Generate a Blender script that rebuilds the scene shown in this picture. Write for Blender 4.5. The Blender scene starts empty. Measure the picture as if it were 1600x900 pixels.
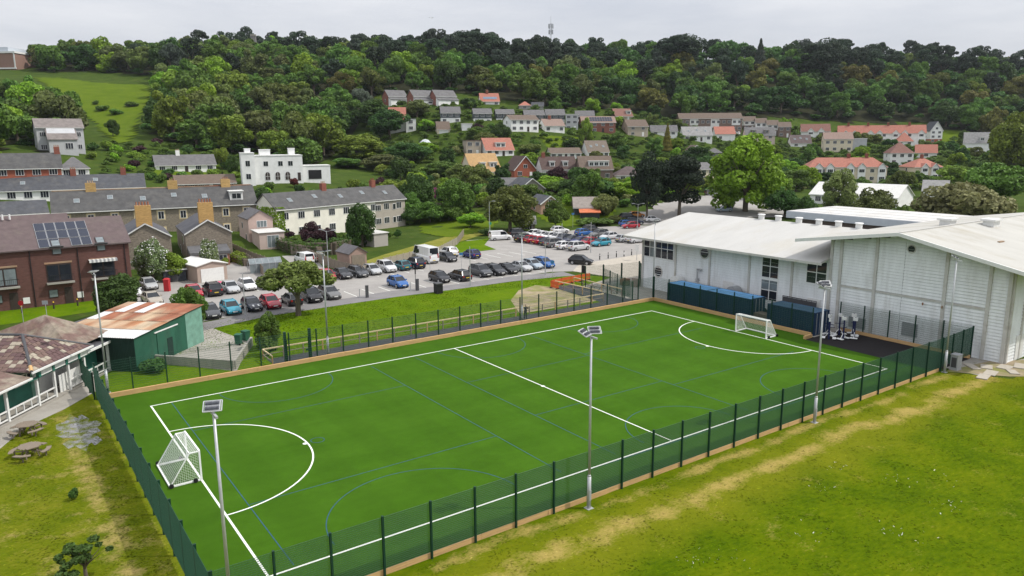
# Blender 4.5 scene: fenced artificial football pitch, sports halls, car park and a wooded hillside town
import bpy, bmesh, math, random
import numpy as np
from mathutils import Vector, Matrix
scene = bpy.context.scene
# ---------------------------------------------------------------- camera
CAM_H = 20.0
cam_data = bpy.data.cameras.new('camera'); cam = bpy.data.objects.new('camera', cam_data)
scene.collection.objects.link(cam)
cam_data.sensor_width = 36.0; cam_data.lens = 26.333; cam_data.clip_start = 0.5; cam_data.clip_end = 6000
PITCH, ROLL = 0.195959, -0.006212
_c, _s = math.cos(PITCH), math.sin(PITCH)
_r, _f, _u = Vector((1, 0, 0)), Vector((0, _c, -_s)), Vector((0, _s, _c))
_right = _r * math.cos(ROLL) + _u * math.sin(ROLL); _up = _u * math.cos(ROLL) - _r * math.sin(ROLL)
_m = Matrix((_right, _up, -_f)).transposed().to_4x4(); _m.translation = Vector((0, 0, CAM_H))
cam.matrix_world = _m
scene.camera = cam
# ---------------------------------------------------------------- sky and sun (sun from the right, 52 degrees up, thin high cloud)
SUN_EL, SUN_AZ = math.radians(52), math.radians(90)      # azimuth measured clockwise from +Y
world = bpy.data.worlds.new('World'); scene.world = world; world.use_nodes = True
wn = world.node_tree.nodes; wl = world.node_tree.links; wn.clear()
w_out = wn.new('ShaderNodeOutputWorld'); w_bg = wn.new('ShaderNodeBackground')
sky = wn.new('ShaderNodeTexSky'); sky.sky_type = 'NISHITA'; sky.sun_disc = False
sky.sun_elevation = SUN_EL; sky.sun_rotation = SUN_AZ; sky.air_density = 1.0; sky.dust_density = 2.0
w_tc = wn.new('ShaderNodeTexCoord'); w_map = wn.new('ShaderNodeMapping'); w_map.inputs['Scale'].default_value = (1.0, 1.0, 5.0)
w_noise = wn.new('ShaderNodeTexNoise'); w_noise.inputs['Scale'].default_value = 2.9; w_noise.inputs['Detail'].default_value = 7; w_noise.inputs['Roughness'].default_value = 0.55
w_ramp = wn.new('ShaderNodeValToRGB')
w_ramp.color_ramp.elements[0].position = 0.25; w_ramp.color_ramp.elements[0].color = (0.80, 0.80, 0.80, 1)
w_ramp.color_ramp.elements[1].position = 0.72; w_ramp.color_ramp.elements[1].color = (0.97, 0.97, 0.97, 1)
w_cloud = wn.new('ShaderNodeValToRGB')
w_cloud.color_ramp.elements[0].position = 0.30; w_cloud.color_ramp.elements[0].color = (5.9, 6.1, 6.7, 1)
w_cloud.color_ramp.elements[1].position = 0.75; w_cloud.color_ramp.elements[1].color = (7.9, 8.0, 8.25, 1)
w_mix = wn.new('ShaderNodeMixRGB')
wl.new(w_tc.outputs['Generated'], w_map.inputs['Vector']); wl.new(w_map.outputs['Vector'], w_noise.inputs['Vector'])
wl.new(w_noise.outputs['Fac'], w_ramp.inputs['Fac']); wl.new(w_noise.outputs['Fac'], w_cloud.inputs['Fac'])
wl.new(w_ramp.outputs['Color'], w_mix.inputs['Fac']); wl.new(sky.outputs['Color'], w_mix.inputs['Color1']); wl.new(w_cloud.outputs['Color'], w_mix.inputs['Color2'])
# a veiled sky is brighter overhead than at the horizon
w_sep = wn.new('ShaderNodeSeparateXYZ'); wl.new(w_tc.outputs['Generated'], w_sep.inputs[0])
w_gr = wn.new('ShaderNodeMapRange'); w_gr.inputs['From Min'].default_value = 0.0; w_gr.inputs['From Max'].default_value = 1.0; w_gr.inputs['To Min'].default_value = 1.0; w_gr.inputs['To Max'].default_value = 2.05
wl.new(w_sep.outputs['Z'], w_gr.inputs['Value'])
w_mul = wn.new('ShaderNodeMixRGB'); w_mul.blend_type = 'MULTIPLY'; w_mul.inputs['Fac'].default_value = 1.0
wl.new(w_mix.outputs['Color'], w_mul.inputs['Color1']); wl.new(w_gr.outputs['Result'], w_mul.inputs['Color2'])
wl.new(w_mul.outputs['Color'], w_bg.inputs['Color']); w_bg.inputs['Strength'].default_value = 0.10
wl.new(w_bg.outputs['Background'], w_out.inputs['Surface'])
sun_data = bpy.data.lights.new('sun', 'SUN'); sun_data.energy = 3.3; sun_data.angle = math.radians(1.2); sun_data.color = (1.0, 0.955, 0.88)
sun = bpy.data.objects.new('sun', sun_data); scene.collection.objects.link(sun)
_sd = Vector((math.sin(SUN_AZ) * math.cos(SUN_EL), math.cos(SUN_AZ) * math.cos(SUN_EL), math.sin(SUN_EL)))
sun.rotation_euler = _sd.to_track_quat('Z', 'Y').to_euler(); sun.location = (60, 20, 90)
vs = scene.view_settings; vs.view_transform = 'Standard'; vs.look = 'None'; vs.exposure = 0.0; vs.gamma = 1.0
try: vs.use_curve_mapping = False
except Exception: pass
scene.cycles.use_denoising = True
scene.cycles.max_bounces = 6; scene.cycles.transparent_max_bounces = 12
# ---------------------------------------------------------------- frames
TH = 0.61670824
E2 = np.array([math.cos(TH), math.sin(TH)]); N2 = np.array([math.sin(TH), -math.cos(TH)]); A2 = np.array([-27.8056, 54.7432])
def uvw(u, v): return tuple(A2 + E2 * u + N2 * v)      # pitch frame: u along the length, v across towards the field
rnd = random.Random(11)
# ---------------------------------------------------------------- terrain: height from surveyed spots
TERRAIN_POINTS = [(-56.4, 131.0, 1.5), (-98.4, 165.0, 5.1), (-120.4, 187.0, 8.9), (-139.4, 235.7, 16.3), (-106.2, 247.0, 10.4), (-91.0, 224.0, 6.9), (-69.9, 230.0, 8.1), (-40.3, 168.0, 0.1), (-25.4, 175.0, -1.1), (-35.0, 230.4, 4.4), (-232.9, 435.5, 53.0), (-179.5, 331.5, 25.9), (-312.0, 494.0, 66.4), (-163.0, 344.5, 31.6), (-201.1, 305.5, 25.6), (-289.5, 520.0, 71.9), (-207.4, 507.0, 69.4), (-167.9, 513.5, 70.6), (-112.6, 553.0, 74.0), (-45.0, 560.0, 77.0), (24.6, 574.0, 72.1), (119.2, 574.0, 70.1), (249.0, 602.0, 71.8), (356.6, 616.0, 70.5), (407.8, 616.0, 67.2), (-241.0, 507.0, 67.6), (-46.9, 380.8, 36.6), (-12.3, 387.8, 37.4), (-28.7, 350.0, 27.5), (3.2, 336.0, 23.2), (30.3, 357.0, 24.1), (55.1, 385.0, 28.4), (-9.8, 301.0, 13.0), (-12.8, 280.0, 7.2), (3.0, 273.0, 6.3), (23.5, 274.4, 5.9), (107.7, 419.8, 23.4), (137.6, 419.8, 22.5), (211.9, 437.8, 15.7), (137.7, 314.8, 1.3), (176.2, 324.5, 2.1), (76.4, 299.6, 4.5), (96.5, 211.2, 0.8), (248.3, 420.0, 7.3), (201.8, 373.8, 11.9), (145.8, 384.0, 12.0), (21.6, 315.0, 12.5), (-84.2, 336.0, 17.1), (-122.4, 312.0, 21.4), (65.5, 336.0, 10.6), (-76.4, 385.0, 32.3), (-150.0, -50.0, 0.0), (-150.0, 0.0, 0.0), (-150.0, 40.0, 0.0), (-90.0, -50.0, 0.0), (-90.0, 20.0, 0.0), (-90.0, 70.0, 0.0), (-30.0, -50.0, 0.0), (-30.0, 20.0, 0.0), (-30.0, 70.0, 0.0), (30.0, -50.0, 0.0), (30.0, 20.0, 0.0), (30.0, 70.0, 0.0), (90.0, -50.0, 0.0), (90.0, 20.0, 0.0), (90.0, 70.0, 0.0), (150.0, -50.0, 0.0), (150.0, 20.0, 0.0), (150.0, 70.0, 0.0), (-60.0, 110.0, 0.0), (-30.0, 135.0, 0.0), (0.0, 150.0, 0.0), (20.0, 165.0, 0.0), (60.0, 165.0, 0.5), (100.0, 140.0, 0.0), (150.0, 120.0, 0.0), (0.0, 110.0, 0.0), (60.0, 110.0, 0.0), (-95.0, 88.0, 0.0), (45.0, 185.0, 2.5), (10.0, 180.0, 2.5), (-110.0, 120.0, 4.0), (130.0, 170.0, 3.0), (200.0, 140.0, 2.0), (-480.0, 540.0, 76.0), (-450.0, 300.0, 34.0), (-400.0, 60.0, 5.0), (640.0, 620.0, 74.0), (620.0, 400.0, 12.0), (520.0, 120.0, 2.0), (0.0, 760.0, 84.0), (-350.0, 760.0, 84.0), (450.0, 780.0, 80.0), (0.0, 1200.0, 84.0), (-600.0, 1200.0, 84.0), (800.0, 1200.0, 80.0), (-265.0, 390.0, 49.0), (-190.0, 250.0, 22.0)]
def _tps_kernel(r2):
    return 0.5 * r2 * np.log(r2 + 1e-9)
def _fit_terrain():
    P = np.array(TERRAIN_POINTS, float); s = 100.0
    x = P[:, :2] / s; z = P[:, 2]; m = len(P)
    r2 = ((x[:, None] - x[None]) ** 2).sum(-1)
    K = _tps_kernel(r2) + np.eye(m) * 0.004
    Q = np.hstack([np.ones((m, 1)), x])
    M = np.vstack([np.hstack([K, Q]), np.hstack([Q.T, np.zeros((3, 3))])])
    w = np.linalg.solve(M, np.concatenate([z, np.zeros(3)]))
    return x, w, s
_TX, _TW, _TS = _fit_terrain()
def terrain(X, Y):
    X = np.atleast_1d(np.asarray(X, float)); Y = np.atleast_1d(np.asarray(Y, float))
    out = np.zeros(X.size); xf = X.ravel() / _TS; yf = Y.ravel() / _TS; m = len(_TX)
    for i in range(0, X.size, 4000):
        r2 = (xf[i:i+4000, None] - _TX[None, :, 0]) ** 2 + (yf[i:i+4000, None] - _TX[None, :, 1]) ** 2
        out[i:i+4000] = _tps_kernel(r2) @ _TW[:m] + _TW[m] + _TW[m+1] * xf[i:i+4000] + _TW[m+2] * yf[i:i+4000]
    # the valley floor (pitch, playing field, car park) is level and meets the slope smoothly
    X1 = X.ravel(); Y1 = Y.ravel()
    edge = np.interp(X1, [-400, -95, -70, -48, -30, 0, 40, 90, 140, 400], [40, 84, 104, 128, 152, 172, 174, 150, 140, 120])
    k = np.clip((Y1 - edge) / 22.0, 0, 1); k = k * k * (3 - 2 * k)
    return np.maximum(out, -0.5).reshape(X.shape) * k.reshape(X.shape)
def ground_z(x, y):
    return float(terrain([x], [y])[0])
# ---------------------------------------------------------------- layout tables (metres)
PATCHES = {
'car_park': [(-35.89, 81.63), (-29.15, 87.51), (-22.61, 92.35), (-8.84, 101.49), (5.91, 113.17), (9.38, 113.61), (15.16, 109.02), (18.95, 106.82), (23.03, 115.44), (36.53, 184.99), (33.11, 192.92), (27.84, 196.52), (22.37, 185.81), (14.45, 167.43), (8.3, 159.65), (0.07, 158.96), (-4.14, 152.87), (-9.24, 150.13), (-5.78, 140.83), (-2.92, 137.34), (-6.95, 135.09), (-11.76, 136.9), (-12.45, 131.46), (-16.64, 128.69), (-20.46, 118.24), (-25.38, 114.86), (-27.75, 114.37), (-30.28, 118.6), (-35.62, 132.42), (-40.72, 131.13), (-36.58, 122.63), (-37.7, 117.66), (-43.03, 122.87), (-47.45, 127.79), (-45.75, 112.21), (-47.88, 108.07), (-54.54, 107.28), (-47.85, 91.96), (-41.72, 84.87)],
'footpath': [(-36.19, 73.06), (-32.69, 78.95), (-28.3, 84.84), (-22.01, 89.76), (-14.97, 95.25), (-8.65, 99.25), (0.01, 105.46), (7.6, 109.28), (9.54, 109.75), (7.86, 113.1), (0.01, 109.55), (-8.95, 102.88), (-16.41, 99.06), (-22.79, 93.12), (-29.37, 88.2), (-34.08, 82.49), (-35.64, 81.03), (-37.89, 77.43)],
'side_road': [(-55.27, 70.92), (-50.37, 77.2), (-49.05, 86.04), (-48.42, 93.1), (-41.34, 85.19), (-35.77, 81.33), (-32.8, 79.24), (-35.86, 73.05), (-36.55, 70.5), (-44.46, 77.59), (-47.98, 76.62), (-48.11, 67.72), (-48.69, 61.99)],
'flats_bank': [(-67.26, 87.2), (-63.4, 90.57), (-57.32, 97.35), (-50.85, 97.15), (-48.42, 93.1), (-50.16, 88.09), (-54.35, 83.63), (-57.19, 81.29), (-60.47, 77.99)],
'concrete_yard': [(-34.23, 66.61), (-34.66, 71.14), (-33.14, 74.71), (-34.68, 78.72), (-32.91, 79.52), (-30.66, 77.26), (-26.46, 73.32), (-26.14, 71.64), (-24.42, 63.68)],
'pavement': [(9.38, 113.61), (10.95, 120.18), (23.07, 130.75), (19.13, 106.82), (15.02, 107.98)],
'pavilion_path': [(-37.62, 48.13), (-37.79, 52.3), (-37.29, 56.89), (-36.53, 63.0), (-34.0, 59.33), (-34.21, 54.24), (-34.84, 50.63), (-34.1, 46.79), (-33.99, 43.09)],
'garage_yard': [(-50.09, 107.13), (-54.92, 123.33), (-44.0, 113.26), (-41.51, 104.89)],
'dry_bank': [(-13.88, 121.76), (-23.76, 114.23), (-25.35, 122.2), (-22.73, 131.89), (-5.99, 177.49), (-4.17, 164.82), (-12.25, 142.86)],
'grass_triangle': [(-15.91, 127.24), (-12.59, 132.99), (-10.15, 148.25), (-4.54, 152.89), (-5.26, 143.43), (-2.92, 137.34), (-6.91, 134.3), (-12.38, 130.71)]}
HILL_FIELD = [(-267.9, 435.5), (-258.3, 442.5), (-230.3, 430.5), (-199.2, 426.0), (-184.2, 395.5), (-163.0, 335.0), (-148.2, 301.0), (-140.5, 277.5), (-142.6, 275.0), (-182.1, 336.5), (-202.9, 360.0), (-222.2, 381.5)]
BACK_ROAD = [(24.0, 180.5), (33.8, 188.0), (66.6, 244.0), (87.8, 234.0), (69.8, 181.0), (52.2, 179.0), (31.7, 175.5)]
GARDEN_LAWNS = [[(-23.2, 187.5), (-18.6, 199.0), (-9.9, 196.0), (-3.0, 181.5), (-5.6, 165.0), (-13.2, 154.5), (-19.5, 162.5)], [(6.2, 236.5), (16.2, 235.5), (26.7, 194.5), (24.8, 180.5), (12.0, 173.0), (6.4, 183.5)], [(-118.2, 251.0), (-103.4, 267.5), (-95.1, 248.0), (-109.4, 231.5)], [(265.2, 483.0), (285.4, 483.0), (273.5, 461.5), (254.5, 458.5)], [(11.7, 336.0), (35.6, 349.5), (36.7, 332.5), (16.5, 320.0)]]
HOUSES = [
{'n': 'brick_house', 'p': [-57.7, 394.0, 38.2], 'a': 36.3, 'W': 10.6, 'D': 7, 'h': 3.78, 'r': 3.02, 'roof': 'gable', 'wall': 'white', 'rc': 'grey', 'label': 'white-fronted house with brick side, leftmost of the three highest matching houses', 'lean': 1, 'side': 'brick', 'nw': 2},
{'n': 'brick_house', 'p': [-43.1, 382.0, 37.1], 'a': 34.4, 'W': 11.4, 'D': 7, 'h': 4.15, 'r': 2.94, 'roof': 'gable', 'wall': 'white', 'rc': 'grey', 'label': 'white-fronted house with brick side, middle of the three highest matching houses', 'lean': 1, 'side': 'brick', 'nw': 2, 'porch': 1},
{'n': 'brick_house', 'p': [-32.0, 382.0, 37.2], 'a': 32.8, 'W': 11.4, 'D': 7, 'h': 3.98, 'r': 2.94, 'roof': 'gable', 'wall': 'white', 'rc': 'grey', 'label': 'white-fronted house with brick side, rightmost of the three highest matching houses', 'lean': 1, 'side': 'brick', 'nw': 2},
{'n': 'house', 'p': [-51.1, 345.5, 23.4], 'a': 8.4, 'W': 7.3, 'D': 9, 'h': 5.31, 'r': 5.79, 'roof': 'gable', 'wall': 'white', 'rc': 'red', 'label': 'white house with steep plain red roof behind the dark green tree', 'nw': 2, 'st': 2},
{'n': 'flat_roofed_house', 'p': [-44.8, 343.5, 23.7], 'a': 12.4, 'W': 4.4, 'D': 7, 'h': 5.5, 'r': 0.3, 'roof': 'flat', 'wall': 'white', 'rc': 'grey', 'label': 'small white flat-roofed block beside the house with steep red roof', 'nw': 1, 'st': 2},
{'n': 'house', 'p': [-27.4, 350.0, 27.3], 'a': 10.5, 'W': 8.7, 'D': 7, 'h': 4.8, 'r': 2.69, 'roof': 'gable', 'wall': 'slate', 'rc': 'grey', 'label': 'dark-clad house with white ground floor above the cream garage', 'nw': 3, 'st': 2, 'lower': 'white'},
{'n': 'garage', 'p': [-29.5, 335.5, 22.2], 'a': 15.0, 'W': 5.5, 'D': 6, 'h': 2.4, 'r': 3.22, 'roof': 'gable', 'wall': 'cream', 'rc': 'brown', 'label': 'cream garage with wide brown roof below the dark-clad house', 'nw': 0, 'st': 1, 'gdoor': 1},
{'n': 'garage', 'p': [-19.3, 337.0, 24.0], 'a': 8.3, 'W': 4.6, 'D': 6, 'h': 2.77, 'r': 0.3, 'roof': 'flat', 'wall': 'white', 'rc': 'white', 'label': 'plain white flat-roofed garage between clad houses', 'nw': 0, 'st': 1},
{'n': 'bungalow', 'p': [-10.4, 387.5, 36.5], 'a': 11.5, 'W': 9.4, 'D': 8, 'h': 2.4, 'r': 3.97, 'roof': 'gable', 'wall': 'white', 'rc': 'red', 'label': 'bungalow with red roof carrying a band of solar panels', 'nw': 3, 'st': 1, 'solar': 1, 'chim': [0.4]},
{'n': 'clad_house', 'p': [-12.9, 351.5, 27.0], 'a': 10.1, 'W': 8.2, 'D': 7, 'h': 4.8, 'r': 2.13, 'roof': 'gable', 'wall': 'slate', 'rc': 'grey', 'label': 'slate-clad house, leftmost of the row behind the white apartment house', 'nw': 3, 'st': 2, 'lower': 'white'},
{'n': 'clad_house', 'p': [-2.6, 354.5, 27.0], 'a': 8.4, 'W': 8.3, 'D': 7, 'h': 4.8, 'r': 1.86, 'roof': 'gable', 'wall': 'slate', 'rc': 'grey', 'label': 'slate-clad house, second from the left in the row behind the white apartment house', 'nw': 3, 'st': 2, 'lower': 'white'},
{'n': 'clad_house', 'p': [10.9, 356.0, 26.4], 'a': 6.3, 'W': 9.2, 'D': 7, 'h': 4.8, 'r': 2.15, 'roof': 'gable', 'wall': 'slate', 'rc': 'grey', 'label': 'slate-clad house, third from the left in the row behind the white apartment house', 'nw': 3, 'st': 2, 'lower': 'white'},
{'n': 'clad_house', 'p': [21.1, 363.5, 26.6], 'a': 4.7, 'W': 8.8, 'D': 7, 'h': 4.8, 'r': 2.49, 'roof': 'gable', 'wall': 'slate', 'rc': 'grey', 'label': 'slate-clad house, fourth from the left in the row behind the white apartment house', 'nw': 3, 'st': 2, 'lower': 'white'},
{'n': 'cottage', 'p': [6.9, 382.0, 34.1], 'a': -1.0, 'W': 5.9, 'D': 6, 'h': 2.4, 'r': 1.99, 'roof': 'hip', 'wall': 'grey', 'rc': 'red', 'label': 'small grey cottage with red hipped roof below the wood', 'nw': 1, 'st': 1},
{'n': 'shed', 'p': [13.4, 386.5, 34.1], 'a': -2.0, 'W': 5.9, 'D': 4, 'h': 2.4, 'r': 1.65, 'roof': 'gable', 'wall': 'grey', 'rc': 'slate', 'label': 'low grey shed beside the small red-roofed cottage', 'nw': 0, 'st': 1},
{'n': 'apartment_house', 'p': [6.1, 338.0, 23.3], 'a': 23.0, 'W': 13.3, 'D': 9, 'h': 5.16, 'r': 2.05, 'roof': 'gable', 'wall': 'white', 'rc': 'brown', 'label': 'white two-storey apartment house with brown roof and plain gable', 'nw': 4, 'st': 2},
{'n': 'bungalow', 'p': [19.8, 346.0, 22.9], 'a': 20.7, 'W': 9.7, 'D': 8, 'h': 3.09, 'r': 2.92, 'roof': 'gable', 'wall': 'white', 'rc': 'pinkbrown', 'label': 'pale bungalow with pinkish roof and dark chimney beside the white apartment house', 'nw': 3, 'st': 1, 'chim': [0.4]},
{'n': 'modern_house', 'p': [28.4, 358.0, 23.9], 'a': -4.5, 'W': 5.8, 'D': 7, 'h': 7.2, 'r': 0.3, 'roof': 'flat', 'wall': 'lightgrey', 'rc': 'white', 'label': 'narrow modern flat-roofed house with stacked balconies', 'nw': 2, 'st': 3},
{'n': 'house', 'p': [35.6, 369.0, 26.0], 'a': -0.5, 'W': 8.8, 'D': 7, 'h': 4.8, 'r': 2.52, 'roof': 'gable', 'wall': 'white', 'rc': 'grey', 'label': 'grey-roofed house partly behind the round green garden tree', 'nw': 3, 'st': 2},
{'n': 'brick_house', 'p': [41.4, 361.0, 22.8], 'a': 5.5, 'W': 16.0, 'D': 8, 'h': 4.8, 'r': 2.76, 'roof': 'gable', 'wall': 'brick', 'rc': 'pinkbrown', 'label': 'red brick house with dark solar panels across its roof', 'nw': 4, 'st': 2, 'solarall': 1},
{'n': 'house', 'p': [58.2, 395.0, 29.1], 'a': 15.6, 'W': 9.5, 'D': 8, 'h': 2.4, 'r': 3.67, 'roof': 'gable', 'wall': 'beige', 'rc': 'redbrown', 'label': 'red-brown roofed house with white dormer at the foot of the wood', 'nw': 2, 'st': 1, 'dorm': [(0.8, 0.25)], 'side': 'brick'},
{'n': 'house', 'p': [60.8, 366.5, 21.0], 'a': 14.6, 'W': 10.5, 'D': 8, 'h': 4.8, 'r': 3.08, 'roof': 'gable', 'wall': 'beige', 'rc': 'brown', 'label': 'beige house with brown roof below the house with the white dormer', 'nw': 2, 'st': 2},
{'n': 'bungalow', 'p': [75.9, 378.5, 21.1], 'a': -1.3, 'W': 12.9, 'D': 7, 'h': 2.42, 'r': 2.84, 'roof': 'gable', 'wall': 'white', 'rc': 'grey', 'label': 'low white bungalow left of the long brown apartment block', 'nw': 3, 'st': 1},
{'n': 'house', 'p': [-4.4, 304.0, 13.5], 'a': 22.8, 'W': 12.0, 'D': 9, 'h': 2.48, 'r': 4.51, 'roof': 'gable', 'wall': 'white', 'rc': 'red', 'label': 'house with large red roof and one wide white dormer', 'nw': 4, 'st': 1, 'dorm': [(0.55, 0.34)]},
{'n': 'flat_roofed_house', 'p': [-14.9, 303.5, 13.8], 'a': 14.8, 'W': 6.1, 'D': 7, 'h': 5.72, 'r': 0.3, 'roof': 'flat', 'wall': 'beige', 'rc': 'brown', 'label': 'brown flat-roofed wing with balcony beside the large red roof', 'nw': 2, 'st': 2},
{'n': 'house', 'p': [-9.0, 278.0, 6.3], 'a': 33.9, 'W': 12.6, 'D': 9, 'h': 2.4, 'r': 6.17, 'roof': 'gable', 'wall': 'cream', 'rc': 'yellow', 'label': 'house with steep ochre roof and two white dormers', 'nw': 3, 'st': 1, 'dorm': [(0.42, 0.16), (0.78, 0.24)]},
{'n': 'gabled_house', 'p': [5.1, 273.5, 6.3], 'a': 23.9, 'W': 8.8, 'D': 10, 'h': 2.92, 'r': 4.78, 'roof': 'front', 'wall': 'redbrick', 'rc': 'darkbrown', 'label': 'red brick house with white-edged front gable and dark brown roof', 'nw': 2, 'st': 1},
{'n': 'bungalow', 'p': [17.7, 275.0, 6.2], 'a': 14.3, 'W': 13.3, 'D': 9, 'h': 3.15, 'r': 4.25, 'roof': 'gable', 'wall': 'white', 'rc': 'darkbrown', 'label': 'brown-roofed bungalow with two small dormers and a balcony', 'nw': 3, 'st': 1, 'dorm': [(0.3, 0.14), (0.68, 0.14)], 'chim': [0.12]},
{'n': 'bungalow', 'p': [30.7, 272.0, 5.3], 'a': 7.6, 'W': 11.9, 'D': 9, 'h': 4.07, 'r': 4.43, 'roof': 'gable', 'wall': 'brownbrick', 'rc': 'brown', 'label': 'brown brick bungalow with one long white dormer of three windows', 'nw': 3, 'st': 1, 'dorm': [(0.58, 0.62)]},
{'n': 'bungalow', 'p': [22.7, 314.5, 11.9], 'a': 13.9, 'W': 13.2, 'D': 7, 'h': 2.4, 'r': 2.04, 'roof': 'gable', 'wall': 'white', 'rc': 'brown', 'label': 'long low white bungalow above the two dormer bungalows', 'nw': 5, 'st': 1},
{'n': 'house', 'p': [37.0, 322.0, 12.1], 'a': 17.5, 'W': 9.6, 'D': 8, 'h': 2.58, 'r': 4.51, 'roof': 'gable', 'wall': 'white', 'rc': 'mossbrown', 'label': 'steep-roofed house with three roof lights above the long-dormer bungalow', 'nw': 4, 'st': 1, 'sky': 3},
{'n': 'bungalow', 'p': [43.4, 275.5, 4.5], 'a': 1.0, 'W': 10.9, 'D': 9, 'h': 2.4, 'r': 3.06, 'roof': 'hip', 'wall': 'white', 'rc': 'plum', 'label': 'bungalow with dark plum hipped roof beside the black pines', 'nw': 2, 'st': 1},
{'n': 'gabled_house', 'p': [6.2, 224.0, 3.3], 'a': 20.4, 'W': 7.6, 'D': 11, 'h': 2.4, 'r': 2.83, 'roof': 'front', 'wall': 'greyrender', 'rc': 'slate', 'label': 'blank grey rendered gable with white verge boards', 'nw': 0, 'st': 1},
{'n': 'house', 'p': [-0.5, 243.0, 3.6], 'a': 5.1, 'W': 6.5, 'D': 6, 'h': 2.4, 'r': 1.69, 'roof': 'gable', 'wall': 'greyrender', 'rc': 'grey', 'label': 'small grey house with round-headed windows left of the blank grey gable', 'nw': 2, 'st': 1},
{'n': 'gabled_house', 'p': [9.6, 186.0, 1.9], 'a': 21.1, 'W': 5.0, 'D': 8, 'h': 2.49, 'r': 1.74, 'roof': 'front', 'wall': 'pinkbrick', 'rc': 'slate', 'label': 'small pink brick gabled house with one white window above the car park', 'nw': 1, 'st': 1},
{'n': 'barn', 'p': [18.5, 184.5, 1.2], 'a': -0.7, 'W': 6.1, 'D': 6, 'h': 2.4, 'r': 2.12, 'roof': 'gable', 'wall': 'dark', 'rc': 'corr', 'label': 'weathered barn with corrugated roof and orange lean-to', 'nw': 0, 'st': 1, 'lean': 2},
{'n': 'shed', 'p': [3.8, 169.5, -1.0], 'a': 3.7, 'W': 3.1, 'D': 4, 'h': 2.4, 'r': 1.25, 'roof': 'gable', 'wall': 'stone', 'rc': 'lightgrey', 'label': 'little stone shed beside the parked white cars', 'nw': 1, 'st': 1},
{'n': 'apartment_block', 'p': [109.6, 420.5, 23.5], 'a': -0.6, 'W': 34.4, 'D': 9, 'h': 7.11, 'r': 2.88, 'roof': 'gable', 'wall': 'brownbrick', 'rc': 'brown', 'label': 'long brown apartment block with white panels at the foot of the wood', 'nw': 12, 'st': 2, 'panels': 1},
{'n': 'terraced_house', 'p': [133.0, 427.0, 24.4], 'a': -9.3, 'W': 6.3, 'D': 8, 'h': 4.8, 'r': 2.54, 'roof': 'gable', 'wall': 'white', 'rc': 'brown', 'label': 'first house down from the long apartment block, in the stepped row of four', 'nw': 2, 'st': 2, 'lower': 'brownbrick'},
{'n': 'terraced_house', 'p': [137.7, 421.5, 22.9], 'a': -10.1, 'W': 5.7, 'D': 8, 'h': 5.16, 'r': 2.5, 'roof': 'gable', 'wall': 'white', 'rc': 'brown', 'label': 'second house down from the long apartment block, in the stepped row of four', 'nw': 2, 'st': 2, 'lower': 'brownbrick'},
{'n': 'terraced_house', 'p': [142.7, 417.5, 21.5], 'a': -10.9, 'W': 5.8, 'D': 8, 'h': 5.43, 'r': 2.47, 'roof': 'gable', 'wall': 'white', 'rc': 'brown', 'label': 'third house down from the long apartment block, in the stepped row of four', 'nw': 2, 'st': 2, 'lower': 'brownbrick'},
{'n': 'terraced_house', 'p': [148.1, 414.0, 20.1], 'a': -11.7, 'W': 6.4, 'D': 8, 'h': 5.72, 'r': 2.44, 'roof': 'gable', 'wall': 'brownbrick', 'rc': 'brown', 'label': 'fourth house down from the long apartment block, in the stepped row of four', 'nw': 2, 'st': 2, 'lower': 'brownbrick'},
{'n': 'bungalow', 'p': [94.4, 386.0, 18.4], 'a': 2.3, 'W': 14.7, 'D': 9, 'h': 3.13, 'r': 4.18, 'roof': 'gable', 'wall': 'white', 'rc': 'lightgrey', 'label': 'grey-roofed bungalow with three roof lights in front of the apartment block', 'nw': 4, 'st': 1, 'sky': 3},
{'n': 'bungalow', 'p': [112.5, 401.0, 18.6], 'a': 0.3, 'W': 10.3, 'D': 8, 'h': 3.59, 'r': 3.67, 'roof': 'gable', 'wall': 'white', 'rc': 'red', 'label': 'white bungalow with pink-red roof in front of the apartment block', 'nw': 2, 'st': 1},
{'n': 'house', 'p': [129.6, 397.0, 16.2], 'a': -6.1, 'W': 14.8, 'D': 9, 'h': 5.19, 'r': 3.96, 'roof': 'gable', 'wall': 'pinkish', 'rc': 'grey', 'label': 'grey-roofed house with two brown dormers above the bright green tree', 'nw': 3, 'st': 2, 'dorm': [(0.28, 0.14), (0.72, 0.14)], 'dormc': 'brown'},
{'n': 'house', 'p': [76.3, 294.5, 3.4], 'a': 27.5, 'W': 6.6, 'D': 9, 'h': 4.8, 'r': 2.33, 'roof': 'gable', 'wall': 'cream', 'rc': 'grey', 'label': 'cream house with plain gable beside the bright green tree', 'nw': 2, 'st': 2},
{'n': 'gabled_house', 'p': [86.0, 353.0, 11.6], 'a': 6.3, 'W': 6.9, 'D': 8, 'h': 2.4, 'r': 2.77, 'roof': 'front', 'wall': 'brownbrick', 'rc': 'brown', 'label': 'dark brick gabled house half hidden among hedges', 'nw': 1, 'st': 1},
{'n': 'bungalow', 'p': [95.5, 358.5, 11.0], 'a': -14.9, 'W': 7.1, 'D': 7, 'h': 2.4, 'r': 2.03, 'roof': 'hip', 'wall': 'greyrender', 'rc': 'grey', 'label': 'low grey bungalow beside the dark brick gable', 'nw': 1, 'st': 1},
{'n': 'semi_detached_house', 'p': [168.2, 422.0, 18.6], 'a': -13.7, 'W': 14.9, 'D': 8, 'h': 4.8, 'r': 3.86, 'roof': 'gable', 'wall': 'white', 'rc': 'redbrown', 'label': 'pair of white houses with red and brown roof left of the long red terrace', 'nw': 4, 'st': 2, 'bays': 2},
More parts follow.
